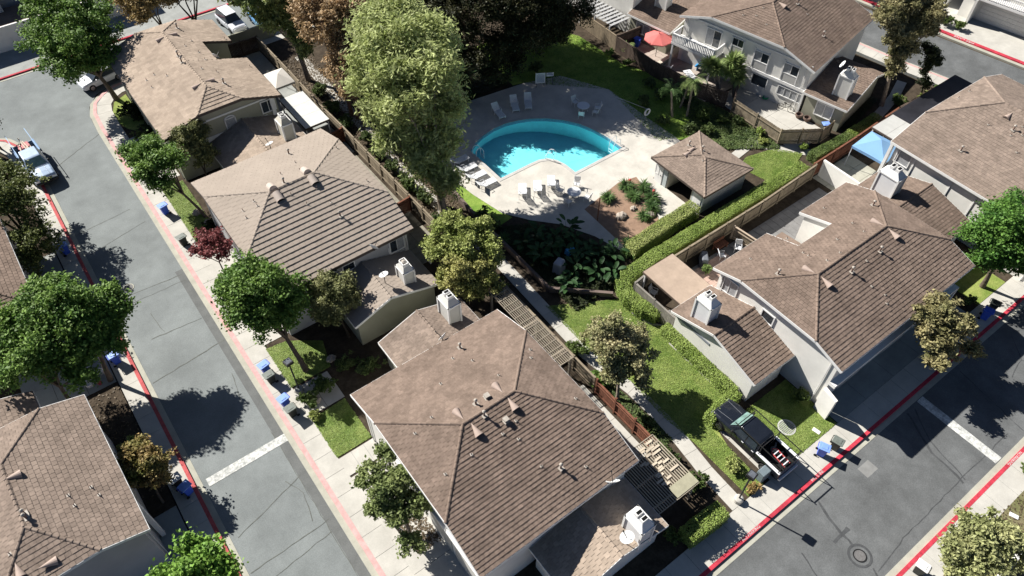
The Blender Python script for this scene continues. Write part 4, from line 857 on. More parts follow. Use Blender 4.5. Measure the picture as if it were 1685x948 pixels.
fence('dark fence bounding the shaded patio at the top left', [(17.2, 73.6), (20.9, 73.4)], 1.7, WOOD_D, seed=16)
# block walls
def wall_thing(label, pts, h, m, th=.2, name='garden_wall', cat='wall', z=0):
    a = MB()
    for p, q in zip(pts, pts[1:]): a.bar((*p, z + h / 2), (*q, z + h / 2), th, h)
    return a.build(name, m, None, label, cat)
wall_thing('low dark kerb wall wrapping the shaded planting below the pool', [(25.2, 45.2), (24.75, 38), (24.8, 33.2), (24.75, 28.2), (28.4, 24.8)], .5, mat('pool_wall', (.17, .13, .11), .15, 1), .25)
wall_thing('thin edging curb curving along the foot of the hedge on the lawn', [(28.8, 24.3), (28.5, 22.4), (28.9, 21.0), (29.5, 20.4), (28.75, 18.8), (28.7, 13.6)], .12, CONC, .1, 'lawn_edging', 'edging')
wt = MB().prism([(52.7, 20.4), (52.9, 20.3), (53.0, 24.3), (52.8, 24.3)], 0, 1.8).build('garden_wall', STUCCO, None, 'white stucco divider wall between the deck and the blue canopy', 'wall')
wall_thing('grey block wall across the shaded driveway behind the top left house', [(17.2, 75.4), (23.4, 75.3)], 1.7, STUCCO_O)
wall_thing('white stucco wall in the bottom right corner', [(30.2, -5.3), (36, -5.0)], 1.2, TRIM)
def pergola(label, x0, x1, y0, y1, z=2.45, along='y', step=.2, m=WOOD_P, cross=.75, beams=(.12, .5, .88), slat=.07):
    t = empty('pergola', (x0, y0, 0), 0, label, 'pergola'); X, Y = x1 - x0, y1 - y0
    for fx in (.04, .96):
        for fy in ((.03, .5, .97) if Y > 5 else (.05, .95)): MB().box(X * fx, Y * fy, z / 2, .14, .14, z).build('post', m, t)
    for f in beams:
        (MB().box(X * f, Y / 2, z + .07, .1, Y, .16) if along == 'x' else MB().box(X / 2, Y * f, z + .07, X, .1, .16)).build('beam', m, t)
    base = None
    if along == 'y':
        n = int(X / step)
        for i in range(n + 1):
            xx = X * i / n
            if base is None: base = MB().box(0, 0, 0, slat, Y, .05).build('slat', m, t); o = base
            else: o = base.copy(); COL.objects.link(o)
            o.location = (xx, Y / 2, z + .18)
        k = max(1, int(Y / cross))
        for i in range(k + 1): MB().box(X / 2, Y * i / k, z + .23, X, .05, .04).build('cross_slat', m, t)
    else:
        n = int(Y / step)
        for i in range(n + 1):
            yy = Y * i / n
            if base is None: base = MB().box(0, 0, 0, X, slat, .05).build('slat', m, t); o = base
            else: o = base.copy(); COL.objects.link(o)
            o.location = (X / 2, yy, z + .18)
    return t
pergola('long narrow lattice pergola beside the big brown roof, half in shade', 19.7, 20.95, 20.9, 29.2, step=.15, slat=.045, m=mat('weathered_lattice', (.36, .31, .24), .14, 3, .9, isl=.12), cross=.6)
p2 = pergola('pale lattice pergola crossed by the house shadow near the corner hedge', 16.9, 21.2, 9.2, 13.3, z=2.35, step=.17, cross=9, slat=.07)
sp = MB().box(3.4, .45, 2.62, 1.8, .8, .03).build('lattice_cover', mat('lattice_cover', (.36, .34, .24), .1, 3), p2)
rnd = random.Random(3)
for i in range(22): MB().box(2.6 + rnd.uniform(-.3, 1.3), 1.1 + i * .13, 2.6, rnd.choice((.5, .7, .35)), .15, .03).build('loose_board', mat('loose_board', (.55, .47, .36), .2, 1), p2)
def flat_cover(label, x0, x1, y0, y1, z, m, cat='patio cover', seams=0, slope=0):
    t = empty('patio_cover', (x0, y0, 0), 0, label, cat); X, Y = x1 - x0, y1 - y0
    for fx in (.04, .96):
        for fy in (.04, .96): MB().box(X * fx, Y * fy, z / 2, .1, .1, z).build('post', TRIM, t)
    n = max(1, seams)
    for i in range(n): MB().box(X / 2, Y * (i + .5) / n, z + .06, X, Y / n - .02, .09).build('roof_panel', m, t)
    MB().box(X / 2, -.02, z, X, .05, .16).box(X / 2, Y + .02, z, X, .05, .16).box(-.02, Y / 2, z, .05, Y, .16).box(X + .02, Y / 2, z, .05, Y, .16).build('fascia', WOOD_D if m != CONC else TRIM, t)
    return t
flat_cover('flat pinkish tan patio cover wedged between the hedge and the lower roof', 30.2, 33.3, 19.5, 23.75, 2.6, mat('tan_felt', (.42, .325, .25), .08, 1.2, .95, fine=.05, fsc=5))
flat_cover('white panelled patio cover beside the top left house', 17.6, 20.0, 54.9, 60.4, 2.5, mat('white_panel', (.62, .62, .58), .05, 1.5, .7), seams=3)
flat_cover('grey glazed patio cover between the blue canopy and the dark side yard', 59.3, 62.4, 21.3, 24.2, 2.4, mat('grey_sheet', (.45, .45, .43), .06, 2, .6), seams=2)
t = flat_cover('timber frame with a black sheet painted as the dark side yard by the far street', 62.6, 73.0, 21.4, 24.4, 2.3, mat('yard_shade_sheet', (.02, .02, .025), .3, .6, .6))  # near-black panel stands in for the yard's shade under the open frame
# canopies
def canopy(label, x, y, s, z0, z1, m, rz=0, cat='canopy', sy=None, posts=True):
    sy = sy or s; t = empty('canopy', (x, y, 0), rz, label, cat); a, b = s / 2, sy / 2
    for i, (sx_, sy_) in enumerate(((-1, -1), (1, -1), (1, 1), (-1, 1))):
        nx = ((-1, -1), (1, -1), (1, 1), (-1, 1))[(i + 1) % 4]
        mb = MB().add([(sx_ * a, sy_ * b, z0), (nx[0] * a, nx[1] * b, z0), (0, 0, z1), (sx_ * a * .5 + nx[0] * a * .5, sy_ * b * .5 + nx[1] * b * .5, z0 + .03)], [(0, 3, 2), (3, 1, 2)])
        mb.add([(sx_ * a, sy_ * b, z0), (nx[0] * a, nx[1] * b, z0), (nx[0] * a, nx[1] * b, z0 - .22), (sx_ * a, sy_ * b, z0 - .22)], [(0, 1, 2, 3)])
        mb.build('canopy_panel', m, t)
        if posts: MB().box(sx_ * (a - .05), sy_ * (b - .05), z0 / 2, .05, .05, z0).build('leg', STEEL, t)
    return t
canopy('light blue peaked canopy over the patio on the right', 57.6, 22.3, 3.2, 2.25, 3.1, mat('blue_canvas', (.24, .44, .72), .04, 1, .7, trans=.2), 4)
canopy('small white peaked gazebo beside the top left house', 19.25, 64.1, 2.0, 2.3, 2.85, mat('white_canvas', (.62, .58, .52), .04, 1, .7), 0, 'gazebo', 2.9)
um = empty('patio_umbrella', (54.4, 47.0, 0), 0, 'red octagonal patio umbrella at the top of the picture', 'umbrella')
UM = mat('red_canvas', (.85, .24, .22), .04, 1, .7, trans=.3)
for k in range(8):
    a0 = 2 * math.pi * k / 8 + .3; a1 = 2 * math.pi * (k + 1) / 8 + .3; r_ = 1.55
    MB().add([(math.cos(a0) * r_, math.sin(a0) * r_, 2.2), (math.cos(a1) * r_, math.sin(a1) * r_, 2.2), (0, 0, 2.75), (math.cos(a0) * r_, math.sin(a0) * r_, 2.1), (math.cos(a1) * r_, math.sin(a1) * r_, 2.1)], [(0, 1, 2), (0, 3, 4, 1)]).build('umbrella_panel', UM, um)
MB().tube([(0, 0, 0), (0, 0, 2.85)], .03, 8).build('pole', METAL, um); MB().lathe([(.05, 2.74), (.05, 2.82), (.01, 2.86)], n=8).build('finial', UM, um)
# poolside loungers
LG = 'white sun loungers round the pool'
def lounger():
    t = empty('sun_lounger', (0, 0, 0), 0, '', 'sun lounger', LG)     # foot at -y, head at +y
    f = MB()
    for x in (-.33, .33): f.tube([(x, -.98, .33), (x, .28, .33)], .028, 6)
    f.bar((-.33, -.98, .33), (.33, -.98, .33), .05); f.bar((-.33, .28, .33), (.33, .28, .33), .05); f.build('frame', STEEL, t)
    st = MB()
    for k in range(13): st.box(0, -.94 + k * .1, .345, .64, .075, .014)
    st.build('seat', STEEL, t)
    b = MB(); c, s = math.cos(R(38)), math.sin(R(38))
    for x in (-.33, .33): b.tube([(x, .28, .33), (x, .28 + .8 * c, .33 + .8 * s)], .028, 6)
    b.bar((-.33, .28 + .8 * c, .33 + .8 * s), (.33, .28 + .8 * c, .33 + .8 * s), .05)
    for k in range(8): b.box(0, .33 + k * .1 * c, .35 + k * .1 * s + .03, .64, .075, .014, rx=38)
    b.build('backrest', STEEL, t)
    for x in (-.33, .33):
        for y in (-.8, .15): MB().tube([(x, y, .33), (x * 1.05, y - .05, 0)], .026, 6).build('leg', STEEL, t)
        MB().tube([(x, .28 + .5 * c, .33 + .5 * s), (x, .75, 0)], .02, 6).build('back_strut', STEEL, t)
        MB().tube([(x * 1.1, .0, .33), (x * 1.12, .02, .55), (x * 1.12, .4, .6)], .022, 6).build('armrest', STEEL, t)
    return t
proto = lounger(); first = True
spots = [(34.9, 48.9, 8, 'left of three on the far side of the pool'), (36.9, 48.9, 26, 'middle of three loungers on the far side of the pool'), (38.2, 48.4, 34, 'right of three loungers on the far side of the pool'),
    (27.7, 45.2, 90, 'topmost of the row of loungers along the left pool edge'), (27.65, 43.85, 90, 'second lounger from the top along the left pool edge'), (27.75, 42.5, 90, 'third lounger from the top along the left pool edge'), (27.9, 41.15, 90, 'lowest of the row of loungers along the left pool edge'),
    (29.9, 38.4, 143, 'left of three sunlit loungers on the near deck'), (31.2, 37.9, 143, 'middle of three sunlit loungers on the near deck'), (32.6, 37.7, 143, 'right of three sunlit loungers on the near deck')]
for i, (x, y, rz, lab) in enumerate(spots):
    o = proto if i == 0 else copy_tree(proto)
    o.location = (x, y, .02); o.rotation_euler = (0, 0, R(rz if i > 2 else -rz + 0)); o['label'] = 'white strapped lounger, ' + lab
for i in (7, 8, 9): pass
def round_table(x, y, lab, z=.02, r=.62, m=STEEL):
    t = empty('round_table', (x, y, z), 0, lab, 'table'); MB().lathe([(r, .68), (r, .715), (r - .04, .72), (.01, .722)], n=28).build('table_top', m, t)
    for k in range(4): a = R(45 + 90 * k); MB().tube([(math.cos(a) * r * .35, math.sin(a) * r * .35, .68), (math.cos(a) * r * .8, math.sin(a) * r * .8, 0)], .025, 6).build('leg', STEEL, t)
    return t
def chair():
    t = empty('patio_chair', (0, 0, 0), 0, '', 'chair', 'white chairs at the pool tables')   # faces -y
    s = MB()
    for k in range(5): s.box(0, -.2 + k * .1, .42, .5, .08, .02)
    s.build('seat', STEEL, t); b = MB()
    for k in range(5): b.box(0, .27 + k * .02, .5 + k * .09, .48, .018, .07)
    b.tube([(-.26, .22, .42), (-.26, .38, .95)], .02, 6).tube([(.26, .22, .42), (.26, .38, .95)], .02, 6); b.bar((-.26, .38, .95), (.26, .38, .95), .04); b.build('backrest', STEEL, t)
    for x in (-.26, .26):
        for y in (-.24, .24): MB().tube([(x, y * .9, .42), (x, y, 0)], .02, 6).build('leg', STEEL, t)
        MB().tube([(x, -.24, .42), (x, -.24, .64), (x, .3, .64)], .02, 6).build('armrest', STEEL, t)
    return t
T1 = round_table(41.9, 44.3, 'round white table in the shade beyond the pool'); T2 = round_table(33.2, 35.3, 'round white table in the sun on the near deck')
ch = chair()
for i, (x, y, rz, lab) in enumerate([(41.9, 45.5, 0, 'far chair at the shaded round table'), (41.1, 43.6, 130, 'left chair at the shaded round table'), (42.5, 43.1, 210, 'near right chair at the shaded round table'), (43.1, 43.5, 235, 'rightmost chair beside the shaded round table'),
        (32.6, 36.4, 25, 'far left chair at the sunlit round table'), (34.3, 36.2, -45, 'far right chair at the sunlit round table'), (32.2, 34.9, 100, 'near left chair at the sunlit round table'), (33.9, 34.3, 200, 'near right chair at the sunlit round table')]):
    o = ch if i == 0 else copy_tree(ch); o.location = (x, y, .02); o.rotation_euler = (0, 0, R(rz)); o['label'] = 'white patio chair, ' + lab
# pool signs, ring, posts
def sign(x, y, w_, h_, z, lab, lines, rz=-30):
    t = empty('sign', (x, y, 0), rz, lab, 'sign')
    MB().box(0, 0, z, w_, .03, h_).build('board', TRIM, t); MB().box(-w_ * .4, .03, z / 2, .04, .04, z).box(w_ * .4, .03, z / 2, .04, .04, z).build('post', METAL, t)
    lm = mat('sign_print', (.10, .16, .30), .2, 5)
    q = MB()
    for k in range(lines): q.box(0, -.018, z + h_ * .38 - k * h_ * .8 / lines, w_ * (.8 if k else .55), .004, h_ * .3 / lines)
    q.build('lettering', lm, t)
sign(41.0, 50.0, 1.0, 1.2, 1.1, 'large white pool rules sign at the dark edge of the deck', 9); sign(42.0, 49.7, .75, .42, 1.3, 'small white notice beside the large pool sign', 2)
rg = MB()
for k in range(16):
    a0, a1 = 2 * math.pi * k / 16, 2 * math.pi * (k + 1) / 16; rg.tube([(math.cos(a0) * .33, 0, math.sin(a0) * .33), (math.cos(a1) * .33, 0, math.sin(a1) * .33)], .085, 8, cap=False)
rg.build('life_ring', TRIM, None, 'white life ring on a post by the shaded palms', 'life ring', loc=(46.0, 39.6, .9))
pr = MB().tube([(0, 0, 0), (0, 0, 1.2)], .04, 6).tube([(0, 0, 1.2), (-1.2, 3.4, 1.25)], .02, 6); pr.build('rescue_pole', mat('pale_metal', (.5, .5, .5), .1, 3, .4), None, 'long thin rescue pole running to the life ring post', 'pole', loc=(46.0, 39.75, 0))
MB().tube([(0, 0, 0), (0, 0, 2.6)], .05, 8).build('wooden_post', WOOD_R, None, 'bare brown post at the corner of the dirt bed', 'post', loc=(33.0, 31.9, .03))
def rail_frame(pts, lab):
    m = MB(); m.tube(pts, .025, 6); m.build('handrail', METAL, None, lab, 'handrail')
rail_frame([(30.7, 30.4, 0), (30.7, 30.4, 1), (30.0, 29.4, 1), (30.0, 29.4, 0)], 'thin dark rail beside the broad leaved plants')
rail_frame([(40.3, 25.9, 0), (40.3, 25.9, 1), (41.2, 25.6, 1), (41.2, 25.6, 0)], 'thin dark rail between the short hedge and the pool house')
# boulders
def boulder(x, y, z, r_, lab, sd, m=mat('pale_rock', (.42, .36, .30), .15, 3, .9, .4, 6)):
    rd = random.Random(sd); bm = bmesh.new(); bmesh.ops.create_icosphere(bm, subdivisions=3, radius=r_)
    for v in bm.verts: v.co *= 1 + .18 * math.sin(v.co.x * 7 / r_ + sd) * math.cos(v.co.y * 5 / r_ + sd) + rd.uniform(-.05, .05); v.co.z *= .65; v.co.x *= 1.25
    me = bpy.data.meshes.new('boulder'); bm.to_mesh(me); bm.free(); me.materials.append(m); o = bpy.data.objects.new('boulder', me); COL.objects.link(o); o.location = (x, y, z); return tag(o, lab, 'rock', 'pale rocks')
for i, (x, y, r_, lab) in enumerate([(34.9, 31.0, .42, 'pale rock in the middle of the dirt bed'), (36.4, 31.1, .25, 'small rock under the lilies in the dirt bed'), (37.0, 29.6, .36, 'pale rock near the short hedge'), (-6.6, 33.6, .4, 'pale rock under the small bush on the left'), (5.9, 53.3, .35, 'flat pale rock on the small lawn by the leaning tree'), (5.3, 30.2, .35, 'pale rock at the foot of the black lamp post'), (6.2, 51.6, .3, 'flat pale stone near the bins on the small lawn'), (7.9, 32.7, .3, 'small rock by the tree base on the lawn')]): boulder(x, y, .12, r_, lab, i)
bx = MB().box(0, 0, .6, 1.0, .8, 1.2, taper=.86).build('equipment_cabinet', mat('grey_fibreglass', (.36, .37, .40), .05, 2, .6), None, 'pale grey rounded cabinet standing in the shaded planting', 'cabinet', loc=(26.7, 29.4, 0), bevel=.12)
bx.rotation_euler = (0, 0, R(20))
MB().box(0, 0, .35, .9, .6, .7, taper=.8).build('blue_tarp', mat('blue_tarp', (.08, .35, .62), .1, 2, .6), None, 'small bright blue tarp among the broad leaves', 'tarp', loc=(28.6, 30.3, 0), bevel=.1)
MB().box(0, 0, .03, .55, .3, .06).build('utility_cover', TRIM, None, 'white utility cover on the square lawn by the bins', 'utility cover', loc=(31.6, 7.6, 0), bevel=.05).rotation_euler = (0, 0, R(100))
MB().box(0, 0, .03, .55, .3, .06).build('utility_cover', TRIM, None, 'white utility cover on the patchy lawn at the bottom right', 'utility cover', loc=(36.7, -3.7, 0), bevel=.05).rotation_euler = (0, 0, R(110))
gt = empty('tree_grate', (30.2, 9.0, .01), 12, 'round slatted drain grate in the square lawn', 'grate'); MB().lathe([(.62, 0), (.62, .03), (.54, .03), (.54, 0)], n=28).build('rim', mat('grate_metal', (.5, .5, .47), .1, 4, .6), gt)
for k in range(9):
    x = -.48 + k * .12; l_ = math.sqrt(.54 ** 2 - x * x) * 2; MB().box(x, 0, .025, .05, l_, .03).build('slat', MATS['grate_metal'], gt)
MB().lathe([(.53, .002), (.01, .003)], n=24).build('pit', BLACK, gt)
# wheelie bins
def bin_(x, y, rz, body, lid, lab, z=0, group='wheelie bins put out on the pavements'):
    t = empty('wheelie_bin', (x, y, z), rz, lab, 'wheelie bin', group)
    MB().box(0, 0, .50, .52, .60, .92).build('body', body, t, bevel=.03)
    for ob in list(t.children):
        for v in ob.data.vertices:
            if v.co.z < .2: v.co.x *= .78; v.co.y *= .74
    l = MB().box(0, -.02, .99, .62, .74, .07).build('lid', lid, t, bevel=.03); MB().box(0, -.02, 1.035, .34, .4, .03).build('lid_ridge', lid, l, bevel=.01)
    MB().tube([(-.24, .40, .95), (.24, .40, .95)], .022, 6).box(-.24, .37, .95, .03, .08, .05).box(.24, .37, .95, .03, .08, .05).build('handle', body, t)
    for s in (-1, 1): MB().tube([(s * .25, .28, .1), (s * .31, .28, .1)], .11, 12).build('wheel', RUBBER, t)
    return t
bin_(30.4, 6.35, 25, BLUE, BLUE_L, 'sunlit blue bin with a pale blue lid on the lower right pavement'); bin_(31.5, 6.1, 15, BINB, BINL, 'dark bin next to the blue one on the lower right pavement')
bin_(3.65, 34.5, -80, BLUE, BLUE_L, 'blue bin of the upper pair by the street lawn'); bin_(3.6, 33.5, -85, BINB, BINL, 'dark bin below the upper blue bin by the street lawn')
bin_(3.55, 31.1, -80, BLUE, BLUE_L, 'blue bin of the lower pair opposite the black lamp post'); bin_(3.6, 30.1, -85, BINB, BINL, 'dark bin below the lower blue bin opposite the lamp post')
bin_(3.7, 54.9, -80, BLUE, BLUE_L, 'blue lidded bin on the pavement beside the small lawn'); bin_(3.6, 50.3, -80, BINB, BINL, 'lone dark bin on the pavement above the plum tree')
bin_(-4.6, 29.8, 100, BINB, TRIM, 'bin with a white lid beside the autumn shrub on the left pavement'); bin_(-4.3, 28.9, 110, BLUE, BLUE_L, 'blue bin touching the white lidded one on the left pavement')
bin_(-4.5, 55.2, 100, BLUE, BLUE_L, 'blue bin in tree shade at the left kerb'); bin_(-4.7, 41.8, 95, BLUE, BLUE_L, 'blue bin half hidden under the twin leafy trees')
bin_(28.75, -2.1, 190, BINB, TRIM, 'dark bin with a white lid under the bottom right tree'); bin_(49.7, 6.2, 15, BLUE, BLUE, 'deep blue bin in the shade on the right pavement'); bin_(50.8, 6.3, 15, BINB, BINB, 'dark bin beside the deep blue one on the right pavement')
bin_(43.2, 6.1, 10, BLUE, BLUE, 'blue bin hidden behind the olive brown street tree')
bin_(58.3, 28.0, 60, BINB, BLUE_L, 'blue lidded bin in the corner of the pale fenced patio', z=.01)
bin_(54.1, 49.6, 15, BLUE, BLUE, 'blue bin in the dark corner beside the red umbrella', z=.01)
# street lamps
def lamp(x, y, lab, h=3.5):
    t = empty('street_lamp', (x, y, 0), 10, lab, 'street lamp', 'short square headed street lamps')
    MB().tube([(0, 0, 0), (0, 0, h)], .055, 10).build('pole', METAL, t); MB().lathe([(.3, 0), (.3, .35), (.2, .42), (.06, .43)], n=18).build('base', CONC if x > 10 else CONC_D, t)
    hd = MB().box(0, 0, h + .12, .55, .55, .24).build('lamp_head', METAL, t, bevel=.03); MB().box(0, 0, h + .245, .4, .4, .02).build('lamp_top', mat('lamp_top', (.12, .13, .15), .2, 5, .3), hd); MB().box(0, 0, h + .0, .44, .44, .03).build('diffuser', mat('diffuser', (.5, .5, .48), .05, 2, .4), hd)
lamp(23.55, 7.4, 'street lamp with a pale round base at the lower right path'); lamp(4.85, 31.6, 'black street lamp standing by the left pavement')
MB().box(0, 0, .45, .8, .6, .9, taper=.9).build('utility_box', mat('grey_green_box', (.16, .2, .22), .1, 3, .6), None, 'dark grey utility box between the lamp and the pickup', 'utility box', loc=(26.0, 7.6, 0), bevel=.05)

# ---------------------------------------------------------------- vehicles
def car_body(mb_pts): pass
def loft(sections, name, m, parent, smooth=True, capends=True):
    """sections: list of lists of equal length (x,y,z)"""
    mb = MB(); n = len(sections[0]); vs = [p for s in sections for p in s]; fs = []
    for i in range(len(sections) - 1):
        for k in range(n - 1): fs.append((i * n + k, i * n + k + 1, (i + 1) * n + k + 1, (i + 1) * n + k))
    if capends: fs += [tuple(range(n - 1, -1, -1)), tuple((len(sections) - 1) * n + k for k in range(n))]
    mb.add(vs, fs); o = mb.build(name, m, parent)
    bm = bmesh.new(); bm.from_mesh(o.data); bmesh.ops.recalc_face_normals(bm, faces=bm.faces); bm.to_mesh(o.data); bm.free()
    if smooth:
        b = o.modifiers.new('bevel', 'BEVEL'); b.width = .045; b.segments = 3; b.limit_method = 'ANGLE'; b.angle_limit = R(25)
    return o
def wheel(t, x, y, r_=.39, w_=.27):
    s = 1 if x > 0 else -1
    o = MB().tube([(x - s * w_ / 2, y, r_), (x + s * w_ / 2, y, r_)], r_, 20).build('wheel', RUBBER, t, bevel=.03)
    rim = MB().tube([(x + s * (w_ / 2 - .02), y, r_), (x + s * (w_ / 2 + .012), y, r_)], r_ * .62, 14).build('rim', mat('alloy', (.3, .3, .31), .1, 5, .35, metal=.8), o)
    sp_ = MB()
    for k in range(5):
        a = 2 * math.pi * k / 5; sp_.bar((x + s * (w_ / 2 + .02), y, r_), (x + s * (w_ / 2 + .02), y + math.cos(a) * r_ * .56, r_ + math.sin(a) * r_ * .56), .07, .03)
    sp_.build('spoke', MATS['alloy'], o); return o
def section(w_, z0, z1, y, tum=.0, sh=.12):
    """half-rounded car section seen from the front, at station y"""
    a = w_ / 2; return [(-a + .03, y, z0), (-a, y, z0 + (z1 - z0) * .5), (-a + tum * .4, y, z1 - sh), (-a + tum + sh, y, z1), (0, y, z1 + .03), (a - tum - sh, y, z1), (a - tum * .4, y, z1 - sh), (a, y, z0 + (z1 - z0) * .5), (a - .03, y, z0)]
def pickup(lab, x, y, rz, paint, rack=True, bedrail=STEEL, load=None):
    """nose at +y, tail at -y; length 5.9"""
    t = empty('pickup_truck', (x, y, -.02), rz, lab, 'pickup truck')
    # nose, bonnet and cab lower
    S = [section(1.78, .45, .92, 2.95, .05, .1), section(1.92, .38, 1.04, 2.8, .04), section(1.98, .36, 1.13, 2.2, .03), section(1.98, .36, 1.17, 1.35, .02), section(1.98, .36, 1.17, .9, .02), section(1.98, .36, 1.17, -1.0, .02)]
    loft(S, 'body', paint, t)
    # cab greenhouse
    g = [[(-.90, 1.42, 1.15), (-.66, .72, 1.80), (.66, .72, 1.80), (.90, 1.42, 1.15)], [(-.93, 1.0, 1.15), (-.68, .55, 1.84), (.68, .55, 1.84), (.93, 1.0, 1.15)], [(-.93, -.8, 1.15), (-.68, -.75, 1.84), (.68, -.75, 1.84), (.93, -.8, 1.15)], [(-.92, -1.02, 1.15), (-.66, -.93, 1.78), (.66, -.93, 1.78), (.92, -1.02, 1.15)]]
    cab = loft(g, 'cab', paint, t)
    ws = MB().add([(-.82, 1.36, 1.23), (.82, 1.36, 1.23), (.63, .80, 1.77), (-.63, .80, 1.77)], [(0, 1, 2, 3)]); ws.v = [(a, b + .03, c + .03) for a, b, c in ws.v]
    ws.build('windscreen', mat('windscreen_glass', (.16, .26, .24), .3, 2, .1, spec=.8), t)
    for s in (-1, 1):
        MB().add([(s * .945, .95, 1.2), (s * .945, .02, 1.2), (s * .735, .02, 1.72), (s * .735, .6, 1.72)], [(0, 1, 2, 3) if s > 0 else (3, 2, 1, 0)]).build('side_window', GLASS, t)
        MB().add([(s * .945, -.05, 1.2), (s * .945, -.85, 1.2), (s * .735, -.78, 1.72), (s * .735, -.05, 1.72)], [(0, 1, 2, 3) if s > 0 else (3, 2, 1, 0)]).build('side_window', GLASS, t)
        MB().box(s * 1.08, 1.0, 1.24, .2, .12, .16).build('wing_mirror', METAL, t, bevel=.03)
        for yy in (.1, -.75): MB().box(s * 1.0, yy, 1.0, .03, .18, .04).build('door_handle', STEEL, t)
        d = MB()
        for yy in (.98, -.02, -.95): d.box(s * .992, yy, .78, .008, .015, .72)
        d.build('door_gap', BLACK, t)
        MB().box(s * .72, 2.93, .78, .36, .1, .18).build('headlight', mat('lamp_glass', (.75, .78, .8), .05, 3, .15, spec=.8), t, bevel=.03)
        MB().box(s * .9, -2.93, .85, .12, .06, .36).build('tail_light', mat('tail_red', (.45, .02, .02), .1, 3, .3), t)
        # arches and wheels
        for yy in (2.02, -1.9): wheel(t, s * .93, yy); 
        a = MB()
        for k in range(9):
            a0 = math.pi * k / 9; a1 = math.pi * (k + 1) / 9
            for yy in (2.02, -1.9): a.add([(s * 1.0, yy + math.cos(a0) * .5, .39 + math.sin(a0) * .5), (s * 1.0, yy + math.cos(a1) * .5, .39 + math.sin(a1) * .5), (s * 1.0, yy + math.cos(a1) * .40, .39 + math.sin(a1) * .40), (s * 1.0, yy + math.cos(a0) * .40, .39 + math.sin(a0) * .40)], [(0, 1, 2, 3)])
        a.build('wheel_arch', BLACK, t)
        # bed sides
        MB().box(s * .95, -1.98, .80, .10, 1.94, .74).build('bed_side', paint, t, bevel=.03); MB().box(s * .93, -1.98, 1.19, .2, 1.94, .05).build('bed_rail', bedrail, t, bevel=.01)
    MB().box(0, -1.98, .55, 1.84, 1.94, .06).build('bed_floor', METAL, t); MB().box(0, -2.93, .82, 1.84, .07, .6).build('tailgate', paint, t, bevel=.02); MB().box(0, -3.05, .48, 1.8, .16, .18).build('bumper', STEEL, t, bevel=.03); MB().box(0, 3.0, .52, 1.86, .16, .2).build('bumper', METAL, t, bevel=.04)
    MB().box(0, 2.98, .8, 1.0, .04, .26).build('grille', METAL, t); l = MB()
    for s in (-.45, .45): l.bar((s * 1.2, 2.75, 1.1), (s, 1.5, 1.21), .02, .015)
    l.build('bonnet_crease', mat('pale_paint_edge', (.2, .21, .23), .1, 3, .3), t)
    if rack:
        for s in (-1, 1):
            r_ = MB()
            for yy in (-1.15, -2.8): r_.tube([(s * .93, yy, 1.2), (s * .9, yy, 2.05)], .03, 6)
            r_.bar((s * .9, 1.1, 2.06), (s * .9, -3.0, 2.06), .05); r_.build('rack_rail', METAL, t)
        for yy in (.9, -1.15, -2.85): MB().bar((-.9, yy, 2.05), (.9, yy, 2.05), .05).build('rack_bar', METAL, t)
    return t
BP = mat('dark_navy_paint', (.012, .015, .022), .1, 2, .18, spec=.8)
pk = pickup('black pickup truck with a ladder rack and loaded bed parked by the square lawn', 27.35, 9.75, 0, BP)
red = mat('red_paint_metal', (.55, .10, .10), .1, 3, .5)
eq = empty('hand_truck', (27.6, 7.55, .6), 0, 'red and white tubular equipment lying in the bed of the black pickup', 'equipment')
MB().tube([(-.35, -.55, .25), (-.35, .6, .45), (-.1, .75, .5), (.15, .6, .45), (.15, -.55, .25)], .045, 6).build('frame', red, eq); q = MB()
for k in range(4): q.bar((-.35, -.4 + k * .28, .3 + k * .04), (.15, -.4 + k * .28, .3 + k * .04), .07)
q.build('rung', STEEL, eq)
for s in (-1, 1): MB().tube([(s * .3, -.6, .15), (s * .36, -.6, .15)], .16, 12).build('wheel', RUBBER, eq)
MB().lathe([(.02, 0), (.2, .02), (.22, .12), (.05, .3)], n=12).box(.3, .1, .1, .5, .1, .1, 30).box(.1, -.4, .1, .6, .08, .08, -20).build('toolbag', mat('mixed_tools', (.35, .33, .3), .5, 9, .7), None, 'grey tools heaped beside the red equipment in the pickup bed', 'tools', loc=(27.75, 8.3, .62))
bp = pickup('pale blue pickup truck loaded with timber under the dark tree on the left street', -3.55, 67.6, 180 + 4, mat('blue_paint', (.34, .44, .58), .1, 2, .3, spec=.6), rack=False, bedrail=mat('blue_rail', (.2, .3, .45), .1, 3))
ld = empty('cargo_pile', (-3.7, 69.6, .7), 4, 'pink insulation and timber piled in the blue pickup', 'cargo')
MB().box(0, .5, .25, 1.0, .9, .5).build('insulation_bale', mat('pink_bale', (.6, .25, .25), .15, 4, .9), ld, bevel=.05)
rnd = random.Random(9)
for k in range(7): MB().box(rnd.uniform(-.6, .6), rnd.uniform(-.6, .6), .35 + k * .04, .09, 2.4, .06, rnd.uniform(-12, 12)).build('timber', mat('pale_timber', (.6, .5, .4), .1, 3), ld)
for s in (-1, 1): MB().bar((s * .9, -2.4, 1.3), (s * .85, 1.6, 1.35), .05).build('pipe', mat('blue_pipe', (.25, .4, .6), .1, 3, .4), ld)
